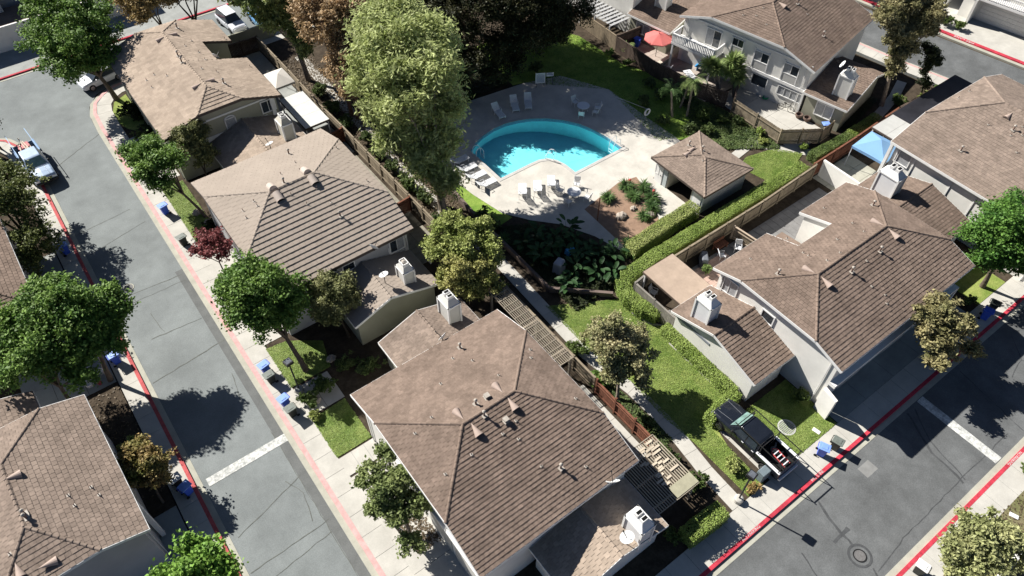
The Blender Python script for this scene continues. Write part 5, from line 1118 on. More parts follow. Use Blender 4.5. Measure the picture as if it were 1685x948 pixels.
def small_car(lab, x, y, rz, paint, roof=None, suv=False):
    t = empty('parked_car', (x, y, -.02), rz, lab, 'car'); H_ = 1.45 if not suv else 1.75
    S = [section(1.55, .4, .7, 2.2, .05, .1), section(1.75, .32, .82, 2.0, .05), section(1.8, .3, .95, 1.1, .03), section(1.8, .3, .98, -1.5, .03), section(1.7, .34, .95, -2.1, .04), section(1.6, .4, .8, -2.25, .05, .1)]
    loft(S, 'body', paint, t)
    g = [[(-.8, 1.1, .93), (-.7, .95, 1.0), (.7, .95, 1.0), (.8, 1.1, .93)], [(-.84, .8, .95), (-.60, .3, H_ - .04), (.60, .3, H_ - .04), (.84, .8, .95)], [(-.84, -1.2, .95), (-.6, -1.0, H_), (.6, -1.0, H_), (.84, -1.2, .95)], [(-.8, -1.95, .93), (-.6, -1.5 if not suv else -1.85, H_ - .1), (.6, -1.5 if not suv else -1.85, H_ - .1), (.8, -1.95, .93)]]
    loft(g, 'cabin', GLASS, t); MB().box(0, -.4, H_ + .01, 1.2, 1.35 if not suv else 2.2, .04).build('roof', roof or paint, t, bevel=.02)
    for s in (-1, 1):
        for yy in (1.35, -1.4): wheel(t, s * .84, yy, .33, .22)
        MB().box(s * .6, 2.15, .66, .3, .1, .14).build('headlight', MATS['lamp_glass'], t, bevel=.02); MB().box(s * .62, -2.2, .75, .3, .08, .14).build('tail_light', MATS['tail_red'], t, bevel=.02); MB().box(s * .97, .7, 1.0, .16, .1, .12).build('wing_mirror', paint, t, bevel=.02)
    return t
WP = mat('white_paint', (.7, .72, .76), .03, 2, .3, spec=.6); LBP = mat('light_blue_paint', (.12, .33, .62), .05, 2, .25, spec=.7)
small_car('white car with blue reflections peeping out under the big top left tree', 5.4, 77.9, 100, WP)
small_car('white off-road car with dark windows parked at the top beside the dark wall', 20.5, 80.0, 185, WP, suv=True)
small_car('light blue car behind the drooping tree at the top', 23.4, 78.2, 178, LBP)
small_car('dark car in tree shade on the top street', 12.5, 80.5, 92, mat('dark_blue_car', (.02, .03, .06), .1, 2, .2, spec=.7))
# ---------------------------------------------------------------- small patio things
def bbq(x, y, lab, m=BINL, rz=0):
    t = empty('covered_grill', (x, y, .02), rz, lab, 'grill'); MB().box(0, 0, .5, 1.3, .65, 1.0, taper=.8).build('cover', m, t, bevel=.1); return t
bbq(36.6, 23.0, 'grill under a grey cover beside the brick patio', mat('grey_cover', (.16, .17, .19), .1, 3, .6), 50)
cb = empty('garden_bench', (39.0, 23.35, .02), 0, 'red slatted wooden bench against the brown fence', 'bench')
for k in range(5): MB().box(0, -.25 + k * .12, .45, 1.3, .09, .03).build('slat', WOOD_R, cb)
for k in range(3): MB().box(0, .32, .58 + k * .13, 1.3, .03, .09).build('slat', WOOD_R, cb)
for s in (-1, 1):
    for yy in (-.22, .28): MB().box(s * .55, yy, .22, .07, .07, .44).build('leg', WOOD_R, cb)
def folded_chair(x, y, rz, lab, m=STEEL, z=.02):
    o = copy_tree(ch); o.location = (x, y, z); o.rotation_euler = (0, 0, R(rz)); o['label'] = lab; o['group'] = 'chairs on the house patios'
folded_chair(38.2, 22.5, 60, 'white chair left of the red slatted bench'); folded_chair(39.9, 22.3, -50, 'white chair right of the red slatted bench')
folded_chair(31.0, 23.0, 20, 'white chair tucked behind the corner of the tan patio cover'); folded_chair(30.3, 20.6, 80, 'white chair between the grey fence and the tan patio cover')
folded_chair(53.0, 21.4, 140, 'white chair beside the white stucco divider wall'); folded_chair(53.2, 44.0, 200, 'white chair on the patio below the red umbrella')
tb = empty('folding_table', (54.0, 41.6, .01), 70, 'white folding table on the sunny part of the umbrella patio', 'table'); MB().box(0, 0, .72, 1.9, .8, .05).build('table_top', STEEL, tb)
for s in (-.8, .8):
    for q_ in (-.3, .3): MB().box(s, q_, .36, .04, .04, .72).build('leg', STEEL, tb)
lt = MB().box(0, 0, .45, .6, .5, .06, 20).box(0, 0, .22, .5, .05, .44, 20).build('blue_stool', mat('bright_blue', (.05, .35, .75), .05, 3, .5), None, 'bright blue stool under the balcony', 'stool', loc=(56.2, 42.6, .01))
bench = MB().bar((0, 0, .45), (2.6, .3, .45), .45, .06).bar((0, 0, .45), (-.4, -1.9, .45), .45, .06).bar((.1, 0, .2), (2.4, .25, .2), .1, .4).build('corner_bench', mat('pale_bench', (.6, .54, .44), .06, 2), None, 'pale L-shaped bench in the patio below the red umbrella', 'bench', loc=(53.0, 45.4, .01))
ac = empty('air_conditioner', (54.0, 49.0+2.1, .0), 0, 'square white air conditioner with a round fan in the small top patio', 'air conditioner'); MB().box(0, 0, .45, 1.0, .95, .85).build('casing', TRIM, ac, bevel=.04); MB().lathe([(.36, .88), (.36, .91), (.28, .91), (.28, .88)], n=20).build('fan_ring', METAL, ac); MB().lathe([(.1, .88), (.1, .93)], n=10).build('fan_hub', METAL, ac)
for k in range(11): pass
pv = pergola('low slatted shade frame at the top edge beside the bright grass', 52.1, 54.8, 52.0, 57.2, z=1.9, along='x', step=.55, m=mat('grey_slat', (.42, .42, .42), .1, 3), beams=(.3, .7), slat=.3)
# potted plants, bicycle, tyres etc on the fenced patio
def bicycle(x, y, rz, lab):
    t = empty('bicycle', (x, y, .01), rz, lab, 'bicycle')
    for xx in (-.52, .52):
        w_ = MB()
        for k in range(20):
            a0, a1 = 2 * math.pi * k / 20, 2 * math.pi * (k + 1) / 20; w_.tube([(xx + math.cos(a0) * .33, 0, .34 + math.sin(a0) * .33), (xx + math.cos(a1) * .33, 0, .34 + math.sin(a1) * .33)], .022, 5, cap=False)
        for k in range(6): a0 = math.pi * k / 6; w_.bar((xx + math.cos(a0) * .32, 0, .34 + math.sin(a0) * .32), (xx - math.cos(a0) * .32, 0, .34 - math.sin(a0) * .32), .006)
        w_.build('wheel', RUBBER, t)
    f = MB()
    for a, b in (((-.52, .34), (-.15, .78)), ((-.15, .78), (.4, .8)), ((-.05, .34), (.4, .76)), ((-.05, .34), (-.15, .78)), ((-.52, .34), (-.05, .34)), ((.52, .34), (.38, .95))): f.bar((a[0], 0, a[1]), (b[0], 0, b[1]), .035)
    f.build('frame', METAL, t); MB().bar((.36, -.28, .98), (.36, .28, .98), .03).build('handlebar', METAL, t); MB().box(-.17, 0, .86, .26, .12, .06).build('saddle', RUBBER, t)
bicycle(58.0, 32.4, -72, 'dark bicycle leaning by the ground floor windows of the cream house')
for i, (x, y, lab) in enumerate([(58.2, 30.9, 'left of the two round pots at the foot of the cream house'), (58.4, 30.1, 'right of the two round pots at the foot of the cream house')]):
    MB().lathe([(.22, 0), (.38, .3), (.36, .42), (.30, .42), (.28, .2), (.05, .15)], n=16).build('plant_pot', mat('brown_pot', (.16, .11, .09), .2, 4), None, lab, 'plant pot', 'round pots', loc=(x, y, .01))
hs = MB()
for k in range(60): a0 = k * .6; hs.tube([(math.cos(a0) * (.3 + .1 * math.sin(k)), math.sin(a0) * .25, .05 + k * .003), (math.cos(a0 + .6) * (.3 + .1 * math.sin(k + 1)), math.sin(a0 + .6) * .25, .053 + k * .003)], .025, 5, cap=False)
hs.build('garden_hose', mat('green_hose', (.05, .42, .18), .1, 4, .5), None, 'coiled green garden hose by the cream house wall', 'hose', loc=(58.0, 34.9, .02))
for i, (x, y, sx, c, lab) in enumerate([(-6.9, 41.0, .6, TRIM, 'white basin under the twin leafy trees'), (-6.0, 41.6, .5, TRIM, 'white bucket nearest the left pavement in the tree shade'), (-7.9, 39.3, .5, red, 'red toy in the dark garden behind the twin trees'), (-6.3, 40.7, .3, red, 'small red pot below the white bucket'), (-6.6, 42.2, .5, WP, 'folded white chair frame in the shaded garden'), (-4.5, 55.9, .35, TRIM, 'small white ball lamp by the left kerb')]):
    MB().lathe([(sx * .4, 0), (sx * .55, sx * .6), (sx * .5, sx * .62), (sx * .1, sx * .3)], n=14).build('garden_clutter', c, None, lab, 'garden object', loc=(x, y, 0))
po = empty('potted_tree', (53.9, 21.2, .01), 0, 'white pot with a slender yellow-green shrub under the blue canopy edge', 'potted plant'); MB().lathe([(.2, 0), (.3, .4), (.26, .42), (.2, .3), (.02, .3)], n=14).build('pot', TRIM, po)
# ================================================================ vegetation
def leaves_mesh(name, centres, normals, size, seed, m, parent=None, elong=1.6, up=.3, jitter=.8, drop=None):
    rng = np.random.default_rng(seed); n = len(centres)
    nr = normals * (1 - jitter) + rng.normal(size=(n, 3)) * jitter; nr[:, 2] += up; nr /= np.linalg.norm(nr, axis=1)[:, None] + 1e-9
    t = np.cross(nr, rng.normal(size=(n, 3))); 
    if drop is not None: t = t + np.array([0, 0, -.5]); t -= nr * (t * nr).sum(1)[:, None]
    t /= np.linalg.norm(t, axis=1)[:, None] + 1e-9
    b = np.cross(nr, t); s = size * rng.uniform(.65, 1.35, n)[:, None]
    v = np.empty((n, 4, 3)); v[:, 0] = centres - t * s * elong / 2; v[:, 2] = centres + t * s * elong / 2; v[:, 1] = centres + b * s * .5 + nr * s * .12; v[:, 3] = centres - b * s * .5 + nr * s * .12
    me = bpy.data.meshes.new(name); me.vertices.add(4 * n); me.vertices.foreach_set('co', v.reshape(-1).astype(np.float32))
    me.loops.add(4 * n); me.loops.foreach_set('vertex_index', np.arange(4 * n, dtype=np.int32)); me.polygons.add(n); me.polygons.foreach_set('loop_start', np.arange(0, 4 * n, 4, dtype=np.int32))
    me.materials.append(m); me.update(calc_edges=True); me.validate()
    o = bpy.data.objects.new(name, me); COL.objects.link(o)
    if parent: o.parent = parent
    return o
def crown_points(blobs, n, rng, clump=.5, per=26, shell=.72, droop=0):
    """leaves gathered on the shells of many small lobes that sit over each main limb of the crown"""
    vol = np.array([b[3] * b[4] * b[5] for b in blobs]) ** .67; vol /= vol.sum(); cs = []; ns = []
    for b, f in zip(blobs, vol):
        R3 = np.array(b[3:6]); rm = R3.mean(); k = max(5, int(5 + rm * 7)); d = rng.normal(size=(k, 3)); d /= np.linalg.norm(d, axis=1)[:, None]; d[:, 2] = np.where(d[:, 2] < -.3, -d[:, 2] * .7, d[:, 2])
        lc = np.array(b[:3]) + d * R3 * (ff := rng.uniform(.45, 1.22, k))[:, None]; lr = rm * rng.uniform(.22, .5, k) * np.where(ff > 1, .6, 1); w_ = lr ** 1.8; w_ /= w_.sum()
        for c0, r0, wt in zip(lc, lr, w_):
            m = max(8, int(n * f * wt * .9)); q = max(2, m // per); dd = rng.normal(size=(q, 3)); dd /= np.linalg.norm(dd, axis=1)[:, None]; dd[:, 2] += .25
            cc = c0 + dd * r0 * rng.uniform(.6, 1.15, q)[:, None]; P = np.repeat(cc, per, 0) + rng.normal(size=(q * per, 3)) * clump * .55 * np.array([1, 1, .6])
            if droop: P[:, 2] -= rng.uniform(0, droop, len(P)) * rng.uniform(.2, 1, q).repeat(per)
            cs.append(P); ns.append(np.repeat(dd, per, 0))
        k2 = int(n * f * .1); dd = rng.normal(size=(k2, 3)); dd /= np.linalg.norm(dd, axis=1)[:, None]; cs.append(np.array(b[:3]) + dd * rng.uniform(.1, .75, (k2, 1)) * R3); ns.append(dd)
    return np.concatenate(cs), np.concatenate(ns)
def tree(label, base, blobs, n, size, m, bark=BARK, tr=.16, seed=1, clump=.42, per=24, group='street and garden trees', name='tree', elong=1.6, droop=0, up=.95, trunks=1, cat='tree', lean=None, fork=.45, shell=.72, drop=None):
    rng = np.random.default_rng(seed); rnd = random.Random(seed); t = empty(name, (*base, 0), 0, label, cat, group)
    bl = [(b[0] - base[0], b[1] - base[1], *b[2:]) for b in blobs]
    cx = sum(b[0] for b in bl) / len(bl); cy = sum(b[1] for b in bl) / len(bl); cz = sum(b[2] for b in bl) / len(bl)
    tk = MB()
    for j in range(trunks):
        ox, oy = (rnd.uniform(-.45, .45), rnd.uniform(-.45, .45)) if trunks > 1 else (0, 0)
        fk = Vector((cx * fork, cy * fork, cz * fork)) if lean is None else Vector(lean)
        pts = [(ox, oy, -.1), (ox * 1.3 + fk.x * .3, oy * 1.3 + fk.y * .3, fk.z * .4), (fk.x + ox * 2, fk.y + oy * 2, fk.z)]
        tk.tube(pts, [tr * 1.35, tr, tr * .75], 9, cap=False)
        for b in bl:
            mid = (Vector(pts[-1]) + Vector(b[:3])) / 2 + Vector((rnd.uniform(-.2, .2), rnd.uniform(-.2, .2), .15 * b[5])); tk.tube([pts[-1], mid, b[:3]], [tr * .6, tr * .4, tr * .2], 6, cap=False)
            for k in range(5):
                a = rnd.uniform(0, 6.28); e = Vector(b[:3]) + Vector((math.cos(a) * b[3] * .8, math.sin(a) * b[4] * .8, rnd.uniform(-.2, .7) * b[5])); tk.tube([mid.lerp(Vector(b[:3]), .5), e], [tr * .22, tr * .06], 4, cap=False)
    tk.build('trunk', bark, t, smooth=True)
    c, nn = crown_points(bl, n, rng, clump, per, shell, droop); leaves_mesh('crown', c, nn, size, seed, m, t, elong, up, drop=drop); return t
G_BRIGHT = leafmat('leaf_bright_green', (.085, .175, .03), (.22, .34, .07)); G_MID = leafmat('leaf_mid_green', (.08, .13, .03), (.18, .24, .07)); G_OLIVE = leafmat('leaf_olive', (.15, .17, .06), (.32, .32, .14))
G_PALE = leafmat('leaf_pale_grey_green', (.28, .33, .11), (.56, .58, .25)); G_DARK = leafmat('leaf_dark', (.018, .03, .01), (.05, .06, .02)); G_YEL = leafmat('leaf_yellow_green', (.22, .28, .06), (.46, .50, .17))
G_AUT = leafmat('leaf_olive_brown', (.20, .20, .08), (.44, .38, .19)); G_BRN = leafmat('leaf_rust_brown', (.25, .17, .08), (.55, .38, .21)); G_PLUM = leafmat('leaf_plum', (.16, .045, .045), (.34, .11, .11)); G_GOLD = leafmat('leaf_golden', (.36, .26, .09), (.58, .42, .19))
G_HEDGE = leafmat('leaf_hedge', (.19, .28, .05), (.38, .48, .13)); G_HEDGE2 = leafmat('leaf_hedge_yellow', (.26, .33, .08), (.50, .54, .20)); G_SHRUB = leafmat('leaf_shrub', (.06, .10, .03), (.16, .21, .07)); G_STRAP = leafmat('leaf_strap', (.04, .09, .025), (.11, .19, .05)); G_YUC = leafmat('leaf_yucca', (.16, .25, .07), (.36, .44, .16))
# street trees on the left street
tree('big bright green tree at the top left leaning out from the lawn corner', (5.6, 74.0), [(4.3, 74.6, 7.2, 2.5, 2.5, 2.3), (2.6, 76.8, 6.3, 2.2, 2.2, 1.9), (6.4, 76.8, 7.0, 2.4, 2.3, 2.2), (3.0, 73.2, 5.6, 1.8, 1.8, 1.6), (6.4, 74.0, 5.8, 2, 1.8, 1.6), (4.6, 78.6, 8, 2.4, 2.2, 2), (4.8, 73.2, 4.6, 1.4, 1.3, 1.1), (3.2, 73.8, 4.4, 1.3, 1.2, 1.0), (6.3, 72.6, 4.8, 1.3, 1.2, 1.1), (4.6, 75.4, 5.4, 1.6, 1.6, 1.3)], 37700, 0.160, G_BRIGHT, tr=.22, seed=1, shell=.6)
tree('leafy green tree leaning over the pavement beside the small lawn', (6.3, 52.4), [(4.6, 55.8, 4.6, 1.5, 1.5, 1.2), (3.6, 55.0, 4.2, 1.1, 1.1, .9), (5.6, 54.6, 4.8, 1.4, 1.3, 1.2), (4.9, 56.9, 4.9, 1.3, 1.3, 1.1), (6.0, 56.4, 4.0, 1.1, 1.1, .9), (3.6, 57.4, 4.6, 1.0, 1.0, .9), (4.2, 53.8, 3.8, .9, .9, .8)], 18850, 0.136, G_BRIGHT, tr=.12, seed=2, shell=.6)
tree('feathery pale olive tree in front of the grey gable wall', (8.0, 55.2), [(8.1, 56.8, 4.6, 1.0, 1.0, 1.2), (9.0, 57.0, 4.4, 1.0, .9, 1.0), (8.6, 55.6, 3.2, .9, .9, 1.3), (7.6, 56.2, 4.2, .8, .8, .8)], 12000, .11, G_OLIVE, bark=BARK_D, tr=.1, seed=3, clump=.25, elong=2.4)
tree('small plum coloured tree with open crown by the street', (5.0, 45.2), [(5.5, 46.0, 2.7, .9, .9, .7), (4.5, 45.6, 2.5, .9, .9, .6), (5.2, 46.8, 2.9, .8, .8, .7), (5.7, 45.2, 2.2, .7, .7, .5), (4.2, 46.3, 2.3, .6, .6, .5)], 2600, .14, G_PLUM, bark=BARK_D, tr=.06, seed=4, clump=.3, per=10)
tree('large leafy green tree leaning towards the street in front of the banded roof', (6.0, 32.9), [(5.3, 37.4, 5.8, 1.9, 1.7, 1.6), (4.6, 36.0, 4.9, 1.6, 1.5, 1.4), (6.4, 36.2, 5.6, 1.7, 1.6, 1.5), (5.4, 34.8, 4.4, 1.5, 1.3, 1.2), (6.9, 35.2, 4.6, 1.3, 1.3, 1.2), (5.0, 38.6, 5.4, 1.2, 1.1, 1.0)], 31900, 0.136, G_BRIGHT, tr=.18, seed=5, shell=.6)
tree('dull olive rounded tree next to the large leafy one', (10.0, 33.8), [(9.2, 34.8, 4.1, 1.2, 1.2, 1.1), (10.3, 35.0, 4.3, 1.2, 1.1, 1.1), (9.6, 33.7, 3.3, 1.2, 1.1, 1.1), (8.5, 34.3, 3.4, .9, .9, .9), (10.8, 34.2, 3.2, .8, .8, .9)], 17000, .12, G_OLIVE, bark=BARK_D, tr=.12, seed=6, clump=.3)
tree('right-hand of the twin bright green trees at the left street', (-5.6, 40.6), [(-4.9, 42.2, 6.4, 1.9, 1.9, 1.6), (-3.7, 41.2, 5.9, 1.5, 1.4, 1.3), (-6.2, 42.8, 6.4, 1.7, 1.6, 1.5), (-5.0, 40.2, 5.1, 1.7, 1.5, 1.4), (-3.9, 39.8, 5.0, 1.2, 1.2, 1.0)], 31900, 0.144, G_BRIGHT, tr=.17, seed=7, shell=.6)
tree('left-hand of the twin bright green trees, cut by the picture edge', (-8.2, 38.8), [(-7.9, 41.0, 5.9, 1.6, 1.6, 1.4), (-8.8, 40.0, 5.4, 1.6, 1.6, 1.4), (-7.2, 39.6, 4.9, 1.4, 1.4, 1.3), (-6.7, 38.3, 4.2, 1.0, 1.0, .9), (-9.6, 41.4, 5.6, 1.4, 1.4, 1.2), (-9.2, 43.4, 5.8, 1.8, 1.7, 1.4), (-7.8, 43.6, 6.0, 1.5, 1.5, 1.3)], 23200, 0.144, G_BRIGHT, tr=.15, seed=8, shell=.6)
tree('dark olive tree shading the blue pickup at the left edge', (-6.6, 56.0), [(-6.0, 57.6, 5.2, 1.9, 1.9, 1.6), (-4.9, 59.4, 5.0, 1.7, 1.7, 1.3), (-6.9, 60.0, 5.0, 1.9, 1.9, 1.5), (-5.4, 55.8, 4.4, 1.5, 1.5, 1.3), (-7.6, 57.6, 5.0, 1.7, 1.7, 1.4), (-6.4, 62.0, 4.6, 1.5, 1.5, 1.2), (-4.9, 62.0, 3.6, .9, .9, .7), (-6.2, 54.0, 3.6, 1.5, 1.4, 1.3), (-5.2, 53.2, 2.9, 1.2, 1.1, 1.0), (-7.0, 52.4, 2.8, 1.3, 1.2, 1.1)], 22000, .13, leafmat('leaf_dark_olive', (.08, .105, .025), (.23, .26, .08)), bark=BARK_D, tr=.2, seed=9, clump=.3)
tree('small dark tree touching the left edge at the street corner', (-5.6, 72.6), [(-5.5, 72.7, 2.4, .9, .9, 1.0), (-6.2, 73.2, 2.2, .9, .9, 1)], 4000, .15, G_DARK, tr=.08, seed=10)
tree('rust and green shrub tree under the twin trees by the driveway', (-6.4, 45.2), [(-6.4, 46.0, 2.0, .8, .7, .6), (-5.5, 45.6, 2.0, .6, .6, .5), (-7.3, 46.6, 2.0, .5, .5, .5)], 2600, .13, G_AUT, tr=.06, seed=11, per=14)
tree('small autumn tinted tree beside the white lidded bin', (-5.9, 29.3), [(-5.9, 30.7, 3.2, 1.1, 1.0, .9), (-5.0, 30.3, 2.9, .9, .9, .8), (-6.5, 30.0, 2.8, .9, .9, .8), (-5.4, 29.6, 2.4, .9, .9, .8), (-5.6, 31.5, 3.0, .8, .8, .7)], 11000, .12, leafmat('leaf_autumn_mix', (.18, .19, .05), (.40, .26, .11)), tr=.08, seed=12, clump=.25)
tree('bright green tree rising from the bottom edge on the left', (-4.9, 20.0), [(-5.2, 21.4, 5.0, 1.3, 1.2, 1.1), (-4.2, 20.6, 4.6, 1.2, 1.2, 1.1), (-6.5, 21.6, 4.4, .9, .9, .8), (-5.0, 20.0, 4.0, 1.3, 1.3, 1.1)], 13000, .15, leafmat('leaf_lime', (.13, .26, .035), (.30, .48, .09)), tr=.12, seed=13)
tree('open crowned grey-green tree between the pavement and the big brown roof', (5.6, 17.6), [(5.2, 20.6, 4.0, .9, .9, .7), (6.6, 21.2, 4.6, .7, .7, .6), (5.4, 19.2, 4.3, 1.0, .9, .8), (6.4, 19.4, 4.0, .9, .9, .8), (5.0, 18.0, 3.6, .9, .9, .7), (6.2, 18.0, 3.5, .9, .8, .7), (5.0, 16.4, 2.9, .7, .6, .5), (4.6, 19.0, 3.4, .7, .7, .6), (6.9, 17.8, 3.4, .6, .6, .5)], 17000, .12, leafmat('leaf_grey_green', (.13, .18, .055), (.30, .35, .13)), bark=BARK_P, tr=.09, seed=14, clump=.24, trunks=2, shell=.4)
# lawn and right side trees
tree('rounded autumn tinted tree between the path and the big lawn', (22.4, 17.6), [(23.1, 19.9, 4.5, 1.2, 1.2, 1.1), (24.0, 18.8, 4.0, 1.2, 1.2, 1.1), (22.4, 19.0, 4.0, 1.1, 1.1, 1.0), (23.2, 18.0, 3.3, 1.2, 1.1, 1.0), (22.6, 20.6, 3.8, .9, .9, .9), (24.8, 18.4, 3.4, .9, .9, .8), (22.0, 18.0, 3.0, .8, .8, .8), (23.6, 17.2, 2.7, .8, .8, .7)], 24000, .115, leafmat('leaf_dusty_autumn', (.24, .27, .11), (.50, .44, .24)), bark=BARK_P, tr=.12, seed=15, clump=.25, shell=.6)
tree('olive brown street tree over the right-hand driveway', (42.6, 6.3), [(41.6, 7.9, 4.4, 1.1, 1.1, 1.0), (42.9, 7.7, 4.6, 1.2, 1.1, 1.0), (40.6, 6.9, 4.0, 1.0, 1.0, .9), (42.2, 6.5, 4.0, 1.1, 1.0, .9), (43.3, 6.3, 3.9, 1.0, .9, .8), (39.9, 5.5, 3.5, .8, .7, .6), (41.4, 5.8, 3.2, .9, .8, .7), (43.2, 4.8, 2.9, .6, .6, .5)], 17000, .12, G_AUT, bark=BARK_D, tr=.12, seed=16, clump=.25, shell=.6, elong=2.2)
tree('round dense green tree at the right edge beside the broad roof', (52.6, 8.0), [(50.9, 9.6, 5.2, 1.7, 1.6, 1.5), (52.6, 9.2, 5.4, 1.9, 1.7, 1.6), (51.8, 8.0, 4.5, 1.7, 1.5, 1.4), (53.6, 7.8, 4.6, 1.7, 1.6, 1.4), (50.3, 8.3, 3.9, 1.1, 1.1, 1.0), (54.4, 9.8, 5.2, 1.7, 1.7, 1.5), (53.0, 6.2, 3.5, 1.2, 1.1, 1.0)], 34800, 0.136, leafmat('leaf_fresh_green', (.055, .15, .025), (.17, .32, .06)), tr=.18, seed=17, shell=.6)
tree('street tree outside the right edge throwing dappled shade on the street', (54.5, 4.2), [(53.5, 5.5, 5.5, 1.8, 1.8, 1.3), (55.5, 5.0, 5.6, 1.8, 1.8, 1.3)], 10150, 0.144, G_MID, tr=.14, seed=171)
tree('pale yellow-green small leaved tree in the bottom right corner', (30.8, -4.0), [(29.4, -2.7, 3.6, 1.2, 1.1, .9), (30.6, -2.6, 3.9, 1.2, 1.1, .9), (31.6, -3.4, 3.7, 1.2, 1.1, .9), (30.2, -3.8, 3.3, 1.2, 1.1, .9), (28.7, -3.3, 3.0, .8, .8, .7), (32.4, -4.6, 3.2, 1, 1, .8)], 17000, .115, leafmat('leaf_yellow_grey', (.24, .27, .10), (.50, .50, .24)), bark=BARK_P, tr=.1, seed=18, clump=.28, shell=.5, elong=2)
tree('tall olive brown gum tree leaning beside the top right house', (66.4, 27.2), [(66.6, 30.2, 8.0, 1.5, 1.4, 1.4), (68.6, 30.0, 8.6, 1.7, 1.6, 1.5), (70.2, 28.6, 8.0, 1.6, 1.5, 1.4), (67.2, 29.0, 6.6, 1.4, 1.3, 1.3), (69.3, 28.4, 6.8, 1.5, 1.4, 1.4), (68.0, 28.0, 5.3, 1.2, 1.1, 1.1), (66.7, 27.7, 4.0, .9, .8, 1.0), (70.6, 27.8, 6.4, 1.1, 1.1, 1.0)], 40000, .13, leafmat('leaf_gum', (.17, .17, .07), (.40, .35, .18)), bark=BARK_P, tr=.2, seed=19, clump=.32, elong=2.4, drop=1, lean=(.5, .9, 4.2))
tree('smaller dark tree to the right of the tall gum tree', (71.4, 26.0), [(71.3, 27.2, 4.2, .9, .9, .8), (70.4, 26.4, 3.2, .8, .8, .8), (71.9, 26.4, 3.6, .8, .7, .7), (69.8, 25.8, 2.2, .7, .7, .6)], 6000, .12, G_DARK, bark=BARK_D, tr=.08, seed=20, clump=.25)
tree('rounded yellow-green tree above the pool path, upper of a pair', (19.6, 32.9), [(20.0, 34.4, 4.5, 1.4, 1.3, 1.2), (21.5, 33.0, 4.3, 1.3, 1.2, 1.2), (18.7, 34.0, 4.0, 1.1, 1.1, 1.1), (20.8, 35.0, 4.0, 1.1, 1.0, 1.0), (21.5, 31.3, 3.7, 1.1, 1.0, 1.0), (19.6, 32.6, 4.2, 1.2, 1.2, 1.1)], 22000, .12, G_YEL, bark=BARK_D, tr=.14, seed=21, clump=.25, shell=.7)
tree('rounded yellow-green tree above the chimney, lower of a pair', (18.9, 30.6), [(19.0, 31.5, 3.6, 1.4, 1.2, 1.2), (20.4, 30.8, 3.3, 1.2, 1.1, 1.1), (17.9, 31.6, 3.0, 1.0, 1.0, 1.0), (18.6, 30.2, 2.8, 1.0, 1.0, 1.0), (19.8, 29.8, 2.7, 1.0, .9, .9)], 18000, .12, leafmat('leaf_yellow_green_pale', (.22, .25, .06), (.50, .47, .17)), bark=BARK_D, tr=.12, seed=22, clump=.25, shell=.7)
# willowy trees along the greenbelt
tree('huge pale green weeping tree left of the pool', (23.0, 40.8), [(24.4, 46.6, 13.0, 2.3, 2.2, 1.9), (22.4, 44.2, 12.4, 1.8, 1.8, 1.8), (22.0, 47.2, 12.6, 1.8, 1.8, 1.7), (26.8, 46.4, 12.2, 1.9, 1.9, 1.8), (21.6, 42.4, 10.6, 1.5, 1.5, 1.8), (24.8, 43.2, 12.2, 1.8, 1.7, 1.9), (26.2, 44.4, 10.8, 1.4, 1.4, 1.8), (22.6, 43.2, 8.4, 1.5, 1.5, 2.2), (24.9, 42.8, 8.4, 1.4, 1.4, 2.1), (23.4, 49.4, 13.4, 1.8, 1.8, 1.6), (25.9, 49.0, 13.2, 1.8, 1.8, 1.6), (22.2, 42.0, 6.0, 1.0, 1.0, 1.7), (24.2, 41.6, 5.8, 1.2, 1.1, 1.9), (24.9, 42.4, 6.0, .8, .8, 1.5), (20.6, 43.6, 7.2, .9, .9, 1.2), (23.6, 40.6, 3.4, .8, .7, 1.3), (22.8, 41.0, 4.2, .8, .8, 1.3), (21.6, 43.2, 7.4, 1.2, 1.2, 1.7), (22.2, 42.2, 4.8, 1.0, 1.0, 1.6), (20.9, 46.2, 10.8, 1.5, 1.5, 1.7), (20.9, 44.8, 9.2, 1.3, 1.3, 1.6), (23.8, 40.9, 3.0, 1.0, .9, 1.3)], 62000, .135, leafmat('leaf_feathery', (.34, .40, .13), (.58, .63, .29), trans=.45), bark=BARK_P, tr=.2, seed=23, clump=.75, per=16, elong=3.2, droop=1.2, trunks=3, drop=1, group='tall trees along the greenbelt', shell=.5, up=1.0)
tree('weeping green tree with a pale double trunk left of the rusty one', (22.4, 65.0), [(20.4, 67.0, 9.2, 1.8, 1.8, 2.0), (22.0, 67.0, 8.6, 1.7, 1.8, 2.2), (22.6, 65.8, 6.2, 1.3, 1.3, 2.0), (21.0, 66.0, 7.0, 1.4, 1.4, 2.0), (19.0, 68.4, 9.4, 1.5, 1.5, 1.7), (23.4, 66.6, 8.0, 1.5, 1.5, 1.8), (22.8, 64.4, 5.0, 1.1, 1.1, 1.6), (24.4, 68, 9, 1.6, 1.6, 1.8)], 39000, .15, leafmat('leaf_weeping', (.17, .23, .06), (.40, .46, .17)), bark=BARK_P, tr=.2, seed=24, clump=.36, elong=3, droop=.7, drop=1, trunks=2, group='tall trees along the greenbelt')
